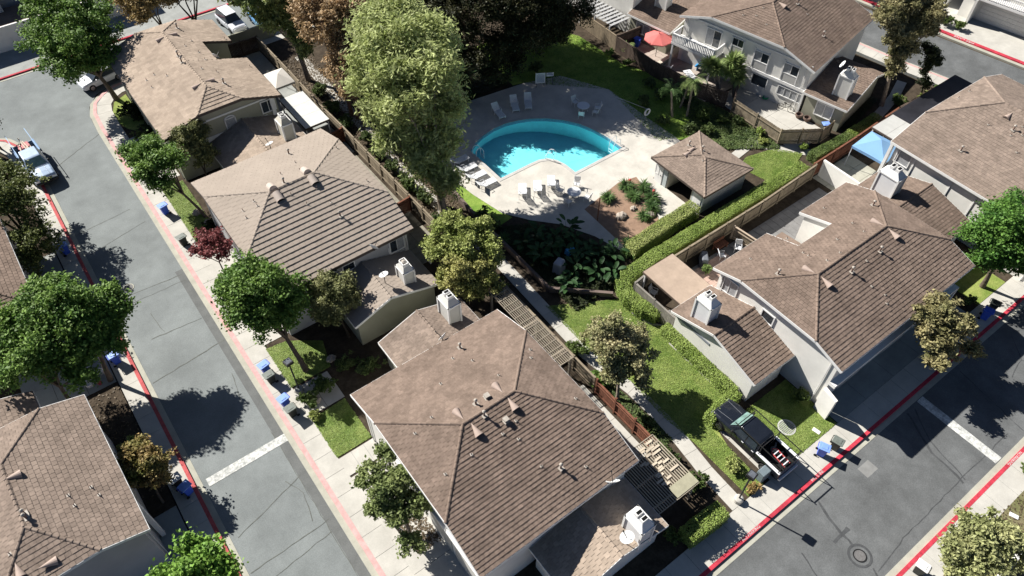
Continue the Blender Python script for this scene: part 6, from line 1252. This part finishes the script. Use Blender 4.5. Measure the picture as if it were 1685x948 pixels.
tree('rusty brown half bare tree between two weeping trees', (23.4, 57.0), [(22.8, 57.8, 9, 1.9, 1.9, 2.0), (22.4, 55.2, 6.6, 1.5, 1.5, 1.9), (22.6, 60.4, 9.4, 2.0, 1.9, 2.0), (24.0, 61.6, 10.4, 2, 2, 2), (22.8, 54.6, 4.4, 1.1, 1.1, 1.4), (24.8, 58.6, 9.8, 1.8, 1.8, 1.8), (24.2, 56.6, 7.4, 1.6, 1.5, 1.8), (23.8, 55.0, 5.0, 1.3, 1.2, 1.5), (25.6, 60.6, 8.6, 1.7, 1.7, 1.8)], 30400, .14, G_BRN, bark=mat('rusty_bark', (.22, .12, .08), .3, 5), tr=.18, seed=25, clump=.4, per=14, elong=2.4, trunks=2, group='tall trees along the greenbelt', drop=1)
tree('mixed brown and green tree crown behind the huge weeping tree', (31.0, 61.5), [(30.0, 60.8, 7.6, 2.2, 2.1, 2.1), (33.2, 60.4, 7.8, 2.2, 2.1, 2.1), (27.8, 62.6, 8.2, 2.2, 2.1, 2.1), (35.4, 58.6, 7.4, 2.1, 2.0, 2.0), (31.2, 64, 8.6, 2.4, 2.2, 2.2), (27.4, 59.8, 7.0, 1.8, 1.8, 1.9), (34.6, 63, 8.4, 2.2, 2.2, 2.2), (29.0, 58.6, 5.8, 1.8, 1.7, 1.8), (31.6, 58.4, 5.6, 1.9, 1.8, 1.8), (26.6, 57.6, 5.4, 1.6, 1.5, 1.7), (33.6, 57.6, 5.4, 1.8, 1.7, 1.7)], 52780, 0.128, leafmat('leaf_brown_green', (.16, .17, .06), (.36, .31, .14)), bark=BARK_D, tr=.3, seed=26, group='tall trees along the greenbelt', clump=.45)
tree('massive dark evergreen above the pool, its crown cut by the top edge', (41.2, 57.5), [(41.0, 53.0, 7.6, 3.3, 2.9, 2.6), (45.0, 53.0, 7.4, 2.9, 2.7, 2.5), (37.6, 54.0, 8.0, 3.0, 2.8, 2.7), (40.4, 56.6, 10.4, 3.3, 3.0, 2.9), (44.6, 56.6, 10.2, 3.2, 3.0, 2.9), (47.0, 54.0, 9.4, 2.3, 2.2, 2.2), (38.8, 50.6, 5.6, 1.8, 1.6, 1.7), (42.8, 50.8, 5.8, 1.9, 1.6, 1.7), (36.6, 57.4, 10, 2.8, 2.6, 2.6), (43.4, 55.6, 14.2, 2.8, 2.6, 2.2), (46.6, 55.4, 15.0, 2.6, 2.4, 2.2), (40.4, 55.4, 13.4, 2.4, 2.4, 2.0), (45.8, 51.0, 6.0, 1.8, 1.5, 1.8), (46.0, 55.4, 6.6, 2.2, 2.0, 2.2), (43.6, 56.8, 6.4, 2.4, 2.2, 2.2), (41.2, 51.4, 4.4, 2.0, 1.5, 1.8), (43.8, 51.6, 4.4, 1.8, 1.4, 1.7), (38.6, 52.6, 4.4, 1.9, 1.6, 1.8), (45.6, 53.4, 3.8, 1.7, 1.5, 1.6), (44.6, 59.2, 13.6, 2.4, 2.4, 2.2), (41.6, 60.8, 11, 2.6, 2.4, 2.2), (43.8, 53.2, 3.4, 1.7, 1.4, 1.6), (41.6, 53.4, 3.0, 1.6, 1.4, 1.5), (39.2, 51.6, 3.0, 1.5, 1.2, 1.4), (45.2, 52.0, 3.4, 1.3, 1.1, 1.4)], 151525, 0.136, leafmat('leaf_black_green', (.02, .028, .009), (.075, .072, .028)), bark=BARK_D, tr=.5, seed=27, clump=.5, group='tall trees along the greenbelt', shell=.6)  # topmost lobes, out of view, are added to shade the lawn
tree('dark evergreen behind the pool signs added to fill the shaded gap to the weeping tree', (33.6, 54.6), [(34.6, 55.0, 6.0, 2.3, 2.1, 2.1), (33.0, 54.0, 4.6, 2.0, 1.9, 1.8), (35.2, 52.0, 4.6, 1.7, 1.5, 1.6), (31.6, 54.6, 4.2, 1.9, 1.8, 1.7), (32.8, 52.4, 2.4, 1.5, 1.2, 1.2), (30.0, 52.6, 2.2, 1.4, 1.2, 1.1), (34.6, 57.6, 7.6, 2.2, 2.2, 2.2), (31.6, 56.6, 5.2, 2.1, 2.0, 2.1), (36.6, 51.4, 3.2, 1.6, 1.3, 1.3), (31.0, 50.9, 2.4, 1.3, 1.0, 1.1)], 59160, 0.128, MATS['leaf_black_green'], bark=BARK_D, tr=.3, seed=28, clump=.45, group='tall trees along the greenbelt', shell=.6)  # dark crowns added to fill and shade a gap of deep shadow
tree('unseen tall evergreen added outside the top edge to shade the pool lawn', (39.5, 69.0), [(38.6, 68.0, 13.5, 3.2, 3.0, 2.8), (41.0, 68.6, 14.5, 3.2, 3.0, 2.8), (36.4, 69, 14, 3.0, 3.0, 2.8), (39.4, 71, 16, 3, 3, 2.8), (37.5, 66.0, 9.5, 2.6, 2.4, 2.4), (41.5, 66, 9.5, 2.6, 2.4, 2.4)], 37700, 0.192, MATS['leaf_black_green'], bark=BARK_D, tr=.4, seed=29, clump=.5, group='tall trees along the greenbelt')  # out-of-view tree added for the shade it casts on the lawn
tree('golden brown tree at the top left edge over the shaded street', (13.8, 78.6), [(11.8, 77.6, 6.0, 1.7, 1.7, 1.4), (12.8, 79.4, 7, 1.8, 1.8, 1.5), (11.4, 80.0, 6.8, 1.6, 1.6, 1.4), (13.4, 78.0, 6.2, 1.5, 1.4, 1.2)], 24360, 0.128, G_GOLD, bark=BARK, tr=.14, seed=30, group='street and garden trees')
tree('dark twiggy tree behind the top left roof', (15.9, 76.6), [(16.4, 78.8, 6.6, 1.6, 1.6, 1.3), (14.6, 79.4, 6.6, 1.7, 1.7, 1.3), (18.2, 79.6, 6.8, 1.5, 1.5, 1.2), (19.4, 81.2, 7, 1.5, 1.5, 1.2), (17.2, 78.2, 5.6, 1.3, 1.2, 1.0), (15.2, 78.2, 5.8, 1.3, 1.2, 1.0)], 14400, .15, leafmat('leaf_dull_brown', (.07, .06, .03), (.17, .13, .07)), bark=BARK_D, tr=.17, seed=31, shell=.5)
# shrubs
def shrub(label, x, y, rx, ry, h, m, size=.1, n=None, seed=1, z=0, cat='shrub', group='garden shrubs', name='shrub', lump=3):
    rng = np.random.default_rng(seed); t = empty(name, (x, y, z), 0, label, cat, group); n = n or int(900 * (rx * ry + (rx + ry) * h) / (size / .1) ** 2)
    rnd = random.Random(seed); bl = [(rnd.uniform(-.35, .35) * rx, rnd.uniform(-.35, .35) * ry, h * .5, rx * .72, ry * .72, h * .5) for _ in range(lump)]
    c, nn = crown_points(bl, n, rng, .09, 12, .85); c[:, 2] = np.abs(c[:, 2]); leaves_mesh('foliage', c, nn, size, seed, m, t, 1.5)
    st = MB()
    for k in range(6): a = rnd.uniform(0, 6.28); st.tube([(0, 0, 0), (math.cos(a) * rx * .6, math.sin(a) * ry * .6, h * .7)], [.03, .012], 4)
    st.build('stem', BARK_D, t); return t
def hedge(label, pts, wd, h, m, seed=1, size=.062, dens=620, z=0):
    """clipped hedge along a line: dark twig core with leaves over the top and sides"""
    rng = np.random.default_rng(seed); t = empty('hedge', (pts[0][0], pts[0][1], z), 0, label, 'hedge', 'clipped hedges'); O = np.array([pts[0][0], pts[0][1]])
    core = MB(); C = []; N = []
    for a, b in zip(pts, pts[1:]):
        A = np.array(a) - O; B = np.array(b) - O; L = np.linalg.norm(B - A); d = (B - A) / L; nr = np.array([-d[1], d[0]])
        core.bar((A[0], A[1], h / 2 - .06), (B[0], B[1], h / 2 - .06), wd - .22, h - .18)
        k = int(dens * L * (wd + 2 * h)); s = rng.uniform(-wd * .4, L + wd * .4, k); u = rng.uniform(-(wd / 2 + h), wd / 2 + h, k)
        top = np.abs(u) < wd / 2; bulge = .025 * np.sin(s * 1.7 + seed) + .015 * np.sin(s * 4.1)
        across = np.where(top, u, np.sign(u) * (wd / 2 + bulge)); zz = np.where(top, h + bulge * .7 - .06 * (np.abs(u) / (wd / 2)) ** 6, h - (np.abs(u) - wd / 2))
        e0 = rng.normal(size=(k, 3)) * .022
        P = np.c_[A[0] + d[0] * s + nr[0] * across, A[1] + d[1] * s + nr[1] * across, zz] + e0; nn = np.c_[np.where(top, 0, nr[0] * np.sign(u)), np.where(top, 0, nr[1] * np.sign(u)), np.where(top, 1, .2)]
        C.append(P); N.append(nn)
        for end, sg in ((A, -1), (B, 1)):
            k2 = int(dens * wd * h); pp = np.c_[end[0] + d[0] * sg * wd * .4 + nr[0] * rng.uniform(-wd / 2, wd / 2, k2), end[1] + d[1] * sg * wd * .4 + nr[1] * rng.uniform(-wd / 2, wd / 2, k2), rng.uniform(0, h, k2)] + rng.normal(size=(k2, 3)) * .05; C.append(pp); N.append(np.tile([d[0] * sg, d[1] * sg, .2], (k2, 1)))
    core.build('twigs', mat('hedge_core', (.03, .045, .012), .3, 4, 1), t); leaves_mesh('foliage', np.concatenate(C), np.concatenate(N), size, seed, m, t, 1.5, up=.5, jitter=.45); return t
hedge('long clipped hedge running from the lawn up past the pool house', [(30.2, 25.0), (33, 25.2), (42, 25.2), (51.0, 25.2)], 1.15, 1.45, G_HEDGE, 1)
hedge('curved end of the hedge turning down towards the lawn', [(29.4, 24.9), (28.9, 23.7), (29.0, 22.2), (29.3, 21.3)], .95, 1.2, G_HEDGE, 2)
hedge('short thick clipped hedge between the dirt bed and the pool house', [(32.9, 27.2), (36.6, 27.4), (39.6, 27.5)], 1.15, 1.3, G_HEDGE2, 3)
hedge('straight low hedge at the foot of the white wall beside the lawn', [(29.15, 19.6), (29.05, 16), (29.0, 13.2)], .75, .95, G_HEDGE, 4)
hedge('hedge across the lower end of the lawn in front of the pickup', [(28.8, 12.7), (27.4, 12.6), (26.4, 12.5)], .8, .95, G_HEDGE, 5)
hedge('box shaped clipped hedge standing on the corner by the red kerb', [(19.3, 7.55), (21.4, 7.45)], 1.1, 1.25, G_HEDGE, 6)
hedge('dark clipped hedge along the reddish fence at the top right', [(54.2, 25.9), (58.6, 25.7)], 1.0, .9, G_MID, 7)
hedge('second clipped hedge further up along the reddish fence', [(59.9, 25.8), (63.2, 25.9)], 1.0, .9, G_HEDGE, 8)
for i, (x, y, rx, ry, h_, mm, lab) in enumerate([
    (6.3, 70.0, 1.3, 1.9, 1.2, G_DARK, 'dark shrub mass behind the small lawn corner'), (5.7, 65.6, 1.3, 1.4, 1.1, G_SHRUB, 'dark rounded shrub beside the pavement above the leaning tree'), (5.4, 63.2, 1.0, 1.2, 1.1, G_BRIGHT, 'bright shrub touching the pavement above the leaning tree'),
    (7.2, 59.6, .8, .9, 1.3, G_SHRUB, 'shrub at the corner of the top left house'), (6.0, 50.2, .9, 1.0, .9, G_DARK, 'dark clipped bush at the end of the small lawn'),
    (6.3, 30.6, .9, 1.0, .9, G_MID, 'bushy shrub beside the black lamp post'), (4.9, 30.2, .55, .8, .7, G_MID, 'small shrub at the kerb end of the lamp garden'), (8.4, 31.4, 1.0, .7, .9, G_SHRUB, 'shrub against the brown house entrance'), (9.8, 30.2, 1.0, .8, .9, G_SHRUB, 'dark shrub at the shaded corner of the lower roof'), (4.75, 28.9, .4, .6, .5, G_YEL, 'little yellowish shrub at the corner of the strip lawn'),
    (-6.3, 34.6, .8, .6, .6, G_HEDGE2, 'bright low bush at the left house corner'), (-5.9, 33.4, .6, .6, .6, G_AUT, 'small rusty bush below the bright one on the left'),
    (22.5, 52.9, .8, .8, .9, G_SHRUB, 'round grey-green bush beside the long fence, uppermost'), (22.2, 50.6, .8, .9, .9, G_MID, 'round bush beside the long fence, second from the top'), (22.2, 48.2, .8, .9, .9, G_SHRUB, 'round bush beside the long fence, third from the top'), (22.2, 45.4, .8, 1.5, .9, G_MID, 'long bush beside the long fence near the weeping tree'), (22.3, 42.9, .75, 1.3, .8, G_SHRUB, 'dense bush beside the long fence at the big trunks'), (22.0, 40.0, .7, 1.1, .8, G_SHRUB, 'low bush between the fence and the big trunks'), (22.0, 37.0, .7, 1.3, .7, G_SHRUB, 'leafy bush at the lower end of the long fence'),
    (22.2, 62.4, .8, 1.2, .9, G_SHRUB, 'grey-green bush by the fence under the weeping tree at the top'), (22.1, 59.0, .8, 1.2, .9, G_MID, 'bush by the fence next to the white gazebo'), (22.1, 56.2, .8, 1.0, .9, G_SHRUB, 'bush by the fence next to the white patio cover'), (24.9, 61.0, .7, .8, .6, G_BRIGHT, 'bright small bush across the path at the top'),
    (22.6, 22.6, .75, 1.0, .9, G_MID, 'shrub behind the lattice pergola by the path'), (22.3, 19.3, .7, .9, .9, G_BRIGHT, 'green shrub below the autumn tinted tree'), (22.6, 15.0, .45, 1.3, .6, G_SHRUB, 'straggly plants between the red fence and the path'), (22.2, 12.2, .4, .9, .6, G_SHRUB, 'ragged shrub by the lower pergola'), (22.2, 9.9, .85, .75, .85, G_MID, 'rounded shrub at the pale pergola corner'), (18.4, 8.3, .45, .6, .8, G_MID, 'small shrub behind the corner hedge'),
    (25.0, 9.0, .5, .9, .6, G_HEDGE2, 'yellowish shrub beside the pickup wheel'), (24.8, 7.4, .7, .35, .35, G_GOLD, 'dry straw coloured shrub at the lamp corner'), (28.6, 12.4, .4, .4, .7, G_HEDGE2, 'sprig of shrub in front of the pickup nose'), (32.6, 9.8, .6, .6, 1.0, G_MID, 'glossy shrub by the white wing wall'),
    (50.5, 36.4, 1.2, 1.0, 1.2, G_MID, 'domed bush half lit behind the pool'), (51.4, 34.9, .7, .6, .7, G_MID, 'small round bush left of the fenced patio'), (53.2, 33.0-1.6, .9, .5, .7, G_HEDGE, 'clipped bush along the grey board fence'), (52.8, 33.9, .6, .6, .7, G_SHRUB, 'bush at the fence corner below the pale patio'), (52.4, 30.4, .5, .5, .5, G_YEL, 'low yellowish bush beside the curving path'), (54.6, 27.5, .55, .45, .6, G_HEDGE, 'small clipped bush at the path bend'), (50.6, 50.0, .55, .55, .6, G_BRIGHT, 'bright bush beside the brown fence at the top'), (51.0, 47.6, .7, .5, .6, G_MID, 'bush at the fence bend behind the pool'), (45.5, 56.5, 1.5, 1.4, 1.2, G_BRIGHT, 'bright shrub under the massive evergreen'),
    (67.5, 24.6, .7, .6, .6, G_YEL, 'low yellow-green shrub by the far path'), (70.4, 25.2, 1.4, .5, .5, G_YEL, 'low golden ground shrub beside the far street'), (73.0, 25.0, .9, .8, .7, G_BRIGHT, 'bright shrub behind the dark side yard'), (67.8, 26.4, .7, .8, .8, G_MID, 'shrub at the foot of the tall gum tree'),
    (85.0, 32.0, .9, .8, 1.0, G_MID, 'left of two small bushes on the pale apron'), (85.2, 30.6, .7, .6, .9, G_MID, 'right of two small bushes on the pale apron'), (40.0, -2.6, .5, .6, .7, G_MID, 'bush at the right edge of the bottom lawn'), (38.8, -3.9, .5, .5, .6, G_MID, 'round bush on the patchy lawn'),
    (36.0, 22.1, .4, .4, .9, G_YUC, 'small pale succulent beside the grey covered grill'), (49.9, 7.6, .7, .5, .7, G_MID, 'shrub by the right lawn patch'), (83.0, 40.5, 1.6, 1.4, 1.4, G_DARK, 'dark shrub at the top edge by the garages'), (21.6, 31.2, .7, 1.0, 1.0, G_SHRUB, 'shrub under the yellow-green trees by the path'), (25.3, 36.6, .6, .8, .9, G_SHRUB, 'shrub at the lower end of the bright lawn strip')]):
    shrub(lab, x, y, rx, ry, h_, mm, .10, seed=100 + i)
shrub('dark rounded bush at the pool lawn corner nearest the pool house', 47.6, 35.6, 0.9, 0.9, 0.9, G_SHRUB, .11, seed=900)
shrub('dark rounded bush behind the pool house roof', 49.2, 34.6, 0.8, 0.8, 0.8, G_SHRUB, .11, seed=901)
shrub('dark bush at the deck edge beside the life ring', 47.4, 41.6, 0.8, 0.8, 0.8, G_SHRUB, .11, seed=902)
shrub('dark bush between the palms and the dark patio fence', 49.6, 41.2, 0.9, 0.9, 1.0, G_SHRUB, .11, seed=903)
shrub('dark bush hugging the dark fence below the umbrella patio', 51.0, 39.6, 0.8, 0.8, 1.0, G_SHRUB, .11, seed=904)
shrub('low dark bush along the dark patio fence', 50.2, 43.6, 0.7, 0.7, 0.8, G_SHRUB, .11, seed=905)
shrub('small dark bush just behind the life ring', 46.9, 38.2, 0.6, 0.6, 0.6, G_SHRUB, .11, seed=906)
shrub('dark bush between the weeping tree and the far loungers', 29.0, 52.6, 1.2, 1.2, 1.2, G_SHRUB, .11, seed=907)
shrub('dark bush under the right side of the weeping tree', 27.0, 51.4, 1.1, 1.1, 1.2, G_SHRUB, .11, seed=908)
shrub('dark bush behind the far loungers', 33.4, 53.2, 1.0, 1.0, 1.0, G_SHRUB, .11, seed=909)
shrub('dark bush behind the pool signs', 38.6, 52.9, 0.9, 0.9, 0.9, G_SHRUB, .11, seed=910)
shrub('dark bush at the far corner of the deck', 42.4, 52.4, 0.9, 0.9, 0.9, G_SHRUB, .11, seed=911)
shrub('green bush at the left corner of the pool deck', 26.0, 47.8, 0.9, 0.9, 1.0, G_SHRUB, .11, seed=912)
shrub('low bush at the start of the bright grass strip', 25.4, 38.0, 0.6, 0.6, 0.8, G_SHRUB, .11, seed=913)
# strap-leaved plants, yuccas, palms, broad leaves
def blades(mb, o, n, L, wd, rnd, rise=.9, fall=1.2, az=(0, 6.28), spread=(.2, 1.2), seg=4):
    for _ in range(n):
        a = rnd.uniform(*az); el = rnd.uniform(*spread); ll = L * rnd.uniform(.7, 1.15); dx, dy = math.cos(a), math.sin(a); p = Vector(o); vs = []; ang = el
        for k in range(seg + 1):
            t = k / seg; w_ = wd * (1 - t) ** .6 * (.6 + .8 * min(t * 3, 1)) / 2 + .004; vs += [p + Vector((-dy * w_, dx * w_, 0)), p + Vector((dy * w_, -dx * w_, 0))]
            p = p + Vector((dx * math.cos(ang), dy * math.cos(ang), math.sin(ang))) * (ll / seg); ang -= fall / seg
        mb.add(vs, [(2 * k, 2 * k + 1, 2 * k + 3, 2 * k + 2) for k in range(seg)])
    return mb
def strap_plant(lab, x, y, n, L, m, wd=.07, seed=1, heads=1, z=0, flower=False, cat='plant', spread=(.5, 1.4), fall=1.6, name='strap_leaved_plant'):
    rnd = random.Random(seed); t = empty(name, (x, y, z), 0, lab, cat, 'strap leaved plants'); mb = MB()
    for h_ in range(heads): blades(mb, (rnd.uniform(-.3, .3) * (heads > 1), rnd.uniform(-.3, .3) * (heads > 1), .05), n, L, wd, rnd, spread=spread, fall=fall)
    mb.build('leaf_rosette', m, t)
    if flower: MB().tube([(0, 0, 0), (.05, .1, .95)], .015, 5).lathe([(.02, .95), (.12, 1.0), (.1, 1.1), (.02, 1.14)], n=8).build('flower', mat('coral_flower', (.6, .12, .1), .1, 4), t)
for i, (x, y, n_, L_, fl, lab) in enumerate([(35.2, 33.1, 70, .95, False, 'lily clump at the left of the dirt bed'), (37.9, 33.3, 80, 1.0, True, 'lily clump with a coral flower at the top of the dirt bed'), (37.2, 31.9, 90, 1.0, False, 'lily clump in the centre of the dirt bed'), (38.6, 31.0, 90, 1.0, True, 'lily clump with a coral flower nearest the pool house'), (37.8, 30.2, 80, .95, False, 'lily clump at the lower right of the dirt bed'), (36.3, 29.7, 60, .85, False, 'lily clump near the middle rock'), (38.9, 32.4, 70, .95, False, 'lily clump beside the pool house deck'), (33.3, 28.0, 70, .8, False, 'spiky clump at the left end of the short hedge'), (32.4, 27.2, 70, .8, False, 'spiky clump below the short hedge'), (25.2, 34.8, 60, .8, False, 'spiky clump beside the low dark wall')]):
    strap_plant(lab, x, y, n_, L_, G_STRAP, seed=i, heads=2, flower=fl)
def yucca(lab, x, y, heads, m=G_YUC, L=1.1, seed=1, trunk=BARK_P):
    rnd = random.Random(seed); t = empty('yucca', (x, y, 0), 0, lab, 'yucca', 'yuccas and palms'); tk = MB()
    for hx, hy, hz_ in heads:
        tk.tube([(0, 0, 0), (hx * .4, hy * .4, hz_ * .5), (hx, hy, hz_)], [.14, .1, .08], 7); b = blades(MB(), (hx, hy, hz_), 230, L, .13, rnd, spread=(-.5, 1.5), fall=.5, seg=3); b.build('leaf_rosette', m, t)
    tk.build('trunk', trunk, t)
yucca('tall branching yucca on the patio left of the cream house windows', 54.3, 37.6, [(-.2, 1.0, 3.0), (-.5, 1.9, 3.1), (.1, 1.6, 2.6)], seed=1)
yucca('second branching yucca nearer the cream house', 55.6, 37.0, [(.1, 1.3, 3.3), (.7, 1.4, 3.2), (.5, .7, 2.8), (-.3, .9, 2.6), (.2, .2, 2.0)], seed=2)
def palm(lab, x, y, h_, n, L, m, seed, lean=(0, 0)):
    rnd = random.Random(seed); t = empty('palm', (x, y, 0), 0, lab, 'palm', 'yuccas and palms'); MB().tube([(0, 0, 0), (lean[0] * .5, lean[1] * .5, h_ * .5), (lean[0], lean[1], h_)], [.13, .1, .09], 8).build('trunk', BARK_P, t)
    for k in range(n):
        a = rnd.uniform(0, 6.28); el = rnd.uniform(-.1, 1.2); p = Vector((lean[0], lean[1], h_)); ang = el; mb = MB(); P = [p.copy()]
        for s in range(6): p = p + Vector((math.cos(a) * math.cos(ang), math.sin(a) * math.cos(ang), math.sin(ang))) * (L / 6); ang -= .3; P.append(p.copy())
        mb.tube(P, .012, 4)
        for s in range(1, 24):
            q = P[0].lerp(P[-1], s / 24); q = P[int(s / 4)].lerp(P[min(6, int(s / 4) + 1)], (s % 4) / 4); ll = .42 * (1 - abs(s / 24 - .45))
            for sg in (-1, 1):
                d_ = Vector((-math.sin(a) * sg, math.cos(a) * sg, -.45)) + Vector((math.cos(a), math.sin(a), 0)) * .5; d_ = d_.normalized() * ll; w_ = Vector((math.cos(a), math.sin(a), 0)) * .02
                mb.add([q - w_, q + w_, q + d_], [(0, 1, 2)])
        mb.build('frond', m, t)
palm('shaded palm at the left of the palm group behind the life ring', 48.4, 38.4, 3.0, 18, 1.6, G_STRAP, 1, (-.3, .5)); palm('taller palm in the middle of the group behind the life ring', 49.6, 37.6, 3.6, 18, 1.6, G_YUC, 2, (.4, .4)); palm('right-hand palm of the group behind the life ring', 50.1, 39.0, 2.6, 16, 1.5, G_STRAP, 3, (.3, -.2)); palm('small palm in front of the small top patio', 52.3, 50.9-1.6, 1.0, 16, .9, G_YUC, 4)
def broadleaf(lab, x, y, n, L, seed, m):
    rnd = random.Random(seed); t = empty('broad_leaved_plant', (x, y, 0), 0, lab, 'plant', 'broad leaved plants below the pool'); st = MB()
    for k in range(n):
        a = rnd.uniform(0, 6.28); h_ = rnd.uniform(.6, 1.5) * L; p0 = Vector((rnd.uniform(-.3, .3), rnd.uniform(-.3, .3), 0)); p1 = p0 + Vector((math.cos(a) * .35 * L, math.sin(a) * .35 * L, h_)); st.tube([p0, p1], [.025, .015], 4)
        d_ = Vector((math.cos(a), math.sin(a), rnd.uniform(-.1, .8))).normalized(); s_ = Vector((-math.sin(a), math.cos(a), 0)); ll = rnd.uniform(.6, .95) * L; w_ = ll * .22; up_ = Vector((0, 0, 1))
        row = []; 
        for i in range(6):
            tt = i / 5; c = p1 + d_ * ll * tt - up_ * (.25 * ll * tt * tt); ww = w_ * math.sin(math.pi * min(1, tt * .92 + .08)) ** .7; row.append((c - s_ * ww + up_ * ww * .35, c, c + s_ * ww + up_ * ww * .35))
        mb = MB(); vs = [v for r in row for v in r]; mb.add(vs, [f for i in range(5) for f in ((3 * i, 3 * i + 1, 3 * i + 4, 3 * i + 3), (3 * i + 1, 3 * i + 2, 3 * i + 5, 3 * i + 4))]); mb.build('leaf', m, t, smooth=True)
    st.build('stem', m, t)
BL = leafmat('leaf_broad', (.02, .055, .018), (.05, .115, .035)); rnd = random.Random(77)
names = ['at the left end of the shaded bed', 'left of the grey cabinet', 'behind the grey cabinet', 'beside the blue tarp', 'right of the blue tarp', 'nearest the deck corner', 'in the middle of the dark bed', 'below the thin dark rail', 'at the right end of the shaded bed', 'in the front row left of centre', 'in the front row at the corner', 'beside the hedge corner', 'by the deck edge on the left', 'in the darkest part of the bed']
for i, (x, y) in enumerate([(26.0, 33.0), (25.9, 31.0), (27.4, 31.4), (28.2, 31.4), (29.4, 30.6), (29.9, 32.0), (27.6, 28.6), (30.2, 28.8), (31.0, 27.6), (26.1, 27.6), (28.6, 27.0), (29.6, 26.2), (27.6, 33.2), (28.9, 29.0)]): broadleaf('broad leaved banana-like plant ' + names[i], x, y, 16, .95, 300 + i, BL)
# ground cover and loose grass tufts that nobody could count
def scatter(name, poly, n, size, m, lab, seed, h=.03, kind='stuff'):
    rng = np.random.default_rng(seed); P = np.array(poly); lo = P.min(0); hi = P.max(0); pts = rng.uniform(lo, hi, (n * 2, 2)); x, y = pts.T; ins = np.zeros(len(pts), bool); j = len(P) - 1
    for i in range(len(P)):
        xi, yi = P[i]; xj, yj = P[j]; c = ((yi > y) != (yj > y)) & (x < (xj - xi) * (y - yi) / (yj - yi + 1e-12) + xi); ins ^= c; j = i
    pts = pts[ins][:n]; c = np.c_[pts, rng.uniform(.01, h, len(pts))]; o = leaves_mesh(name, c, np.tile([0, 0, 1.0], (len(c), 1)), size, seed, m, None, 2.2, up=1.0, jitter=.4); return tag(o, lab, kind=kind)
scatter('grass_tufts', [(24.3, 7.2), (24.3, 12), (24.0, 14.8), (24.2, 18), (23.6, 22), (23.6, 27.2), (29.2, 24.0), (28.4, 22.6), (28.7, 21.4), (29.3, 20.2), (28.7, 12.9), (26.0, 12.4), (25.8, 7.2)], 45000, .04, leafmat('grass_blade', (.16, .26, .045), (.34, .42, .12)), 'short grass of the big lawn', 501)
scatter('grass_tufts', [(29.0, 7.15), (33.2, 7.15), (33.2, 11.6), (28.9, 11.6)], 15000, .05, MATS['grass_blade'], 'short grass of the square lawn', 502)
scatter('grass_tufts', [(4.47, 25.4), (7.1, 25.4), (7.1, 29.2), (4.47, 29.0)], 7000, .05, MATS['grass_blade'], 'short grass of the strip lawn', 503)
scatter('grass_tufts', [(4.47, 32.2), (7.6, 32.2), (8.2, 34.6), (6, 36.2), (4.47, 36.4)], 9000, .05, MATS['grass_blade'], 'short grass under the large leafy tree', 504)
scatter('grass_tufts', [(4.47, 48.3), (6.4, 48.3), (6.4, 58.2), (4.47, 58.2)], 11000, .05, MATS['grass_blade'], 'short grass of the small street lawn', 505)
scatter('grass_tufts', [(48.6, 26.4), (52.2, 26.4), (54.2, 27.1), (52.6, 29.2), (49.6, 29.9), (48.0, 29.4)], 8000, .05, MATS['grass_blade'], 'short dry grass by the pool house', 506)
scatter('grass_tufts', [(44.6, 36.5), (52.3, 33.6), (52.8, 37), (52.2, 44), (50.6, 48.0), (50.4, 55), (47.5, 60), (40, 60), (40, 51.8), (46.4, 45.5)], 40000, .06, leafmat('grass_blade_deep', (.14, .26, .035), (.32, .44, .09)), 'grass of the shaded lawn', 507)
scatter('leaf_litter', [(21.5, 34), (24.6, 34), (24.8, 70), (21.3, 70)], 9000, .09, leafmat('leaf_litter', (.10, .075, .045), (.25, .19, .12)), 'dead leaves lying along the greenbelt path', 508, .03)
scatter('leaf_litter', [(5.4, 16.6), (7.0, 16.6), (7.0, 19), (5.4, 19)], 500, .08, MATS['leaf_litter'], 'leaf litter under the open crowned tree', 509, .03)
scatter('leaf_litter', rect(-11, 30, -5.3, 40), 900, .08, MATS['leaf_litter'], 'leaf litter in the shaded garden on the left', 510, .03)
scatter('ground_cover', [(22.0, 13.0), (23.3, 13.0), (23.0, 20), (22.0, 20)], 1500, .09, G_SHRUB, 'low ground cover between the red fence and the path', 511, .12)
scatter('leaf_litter', [(25, 25.5), (29, 25), (32, 28), (26, 35)], 3000, .1, MATS['leaf_litter'], 'leaf litter in the shaded planting below the pool', 512, .03)
scatter('leaf_litter', [(34.4, -3.1), (44, -3.1), (44, -10), (35, -10)], 2500, .08, MATS['leaf_litter'], 'dry litter on the patchy lawn', 513, .03)

scatter('ground_cover', [(46.6, 33.4), (53.0, 28.8), (54.0, 30.0), (53.2, 36.2), (51.6, 42.0), (50.0, 38.0)], 9000, .1, G_SHRUB, 'dark ground cover between the pool house and the board fence', 520, .16)
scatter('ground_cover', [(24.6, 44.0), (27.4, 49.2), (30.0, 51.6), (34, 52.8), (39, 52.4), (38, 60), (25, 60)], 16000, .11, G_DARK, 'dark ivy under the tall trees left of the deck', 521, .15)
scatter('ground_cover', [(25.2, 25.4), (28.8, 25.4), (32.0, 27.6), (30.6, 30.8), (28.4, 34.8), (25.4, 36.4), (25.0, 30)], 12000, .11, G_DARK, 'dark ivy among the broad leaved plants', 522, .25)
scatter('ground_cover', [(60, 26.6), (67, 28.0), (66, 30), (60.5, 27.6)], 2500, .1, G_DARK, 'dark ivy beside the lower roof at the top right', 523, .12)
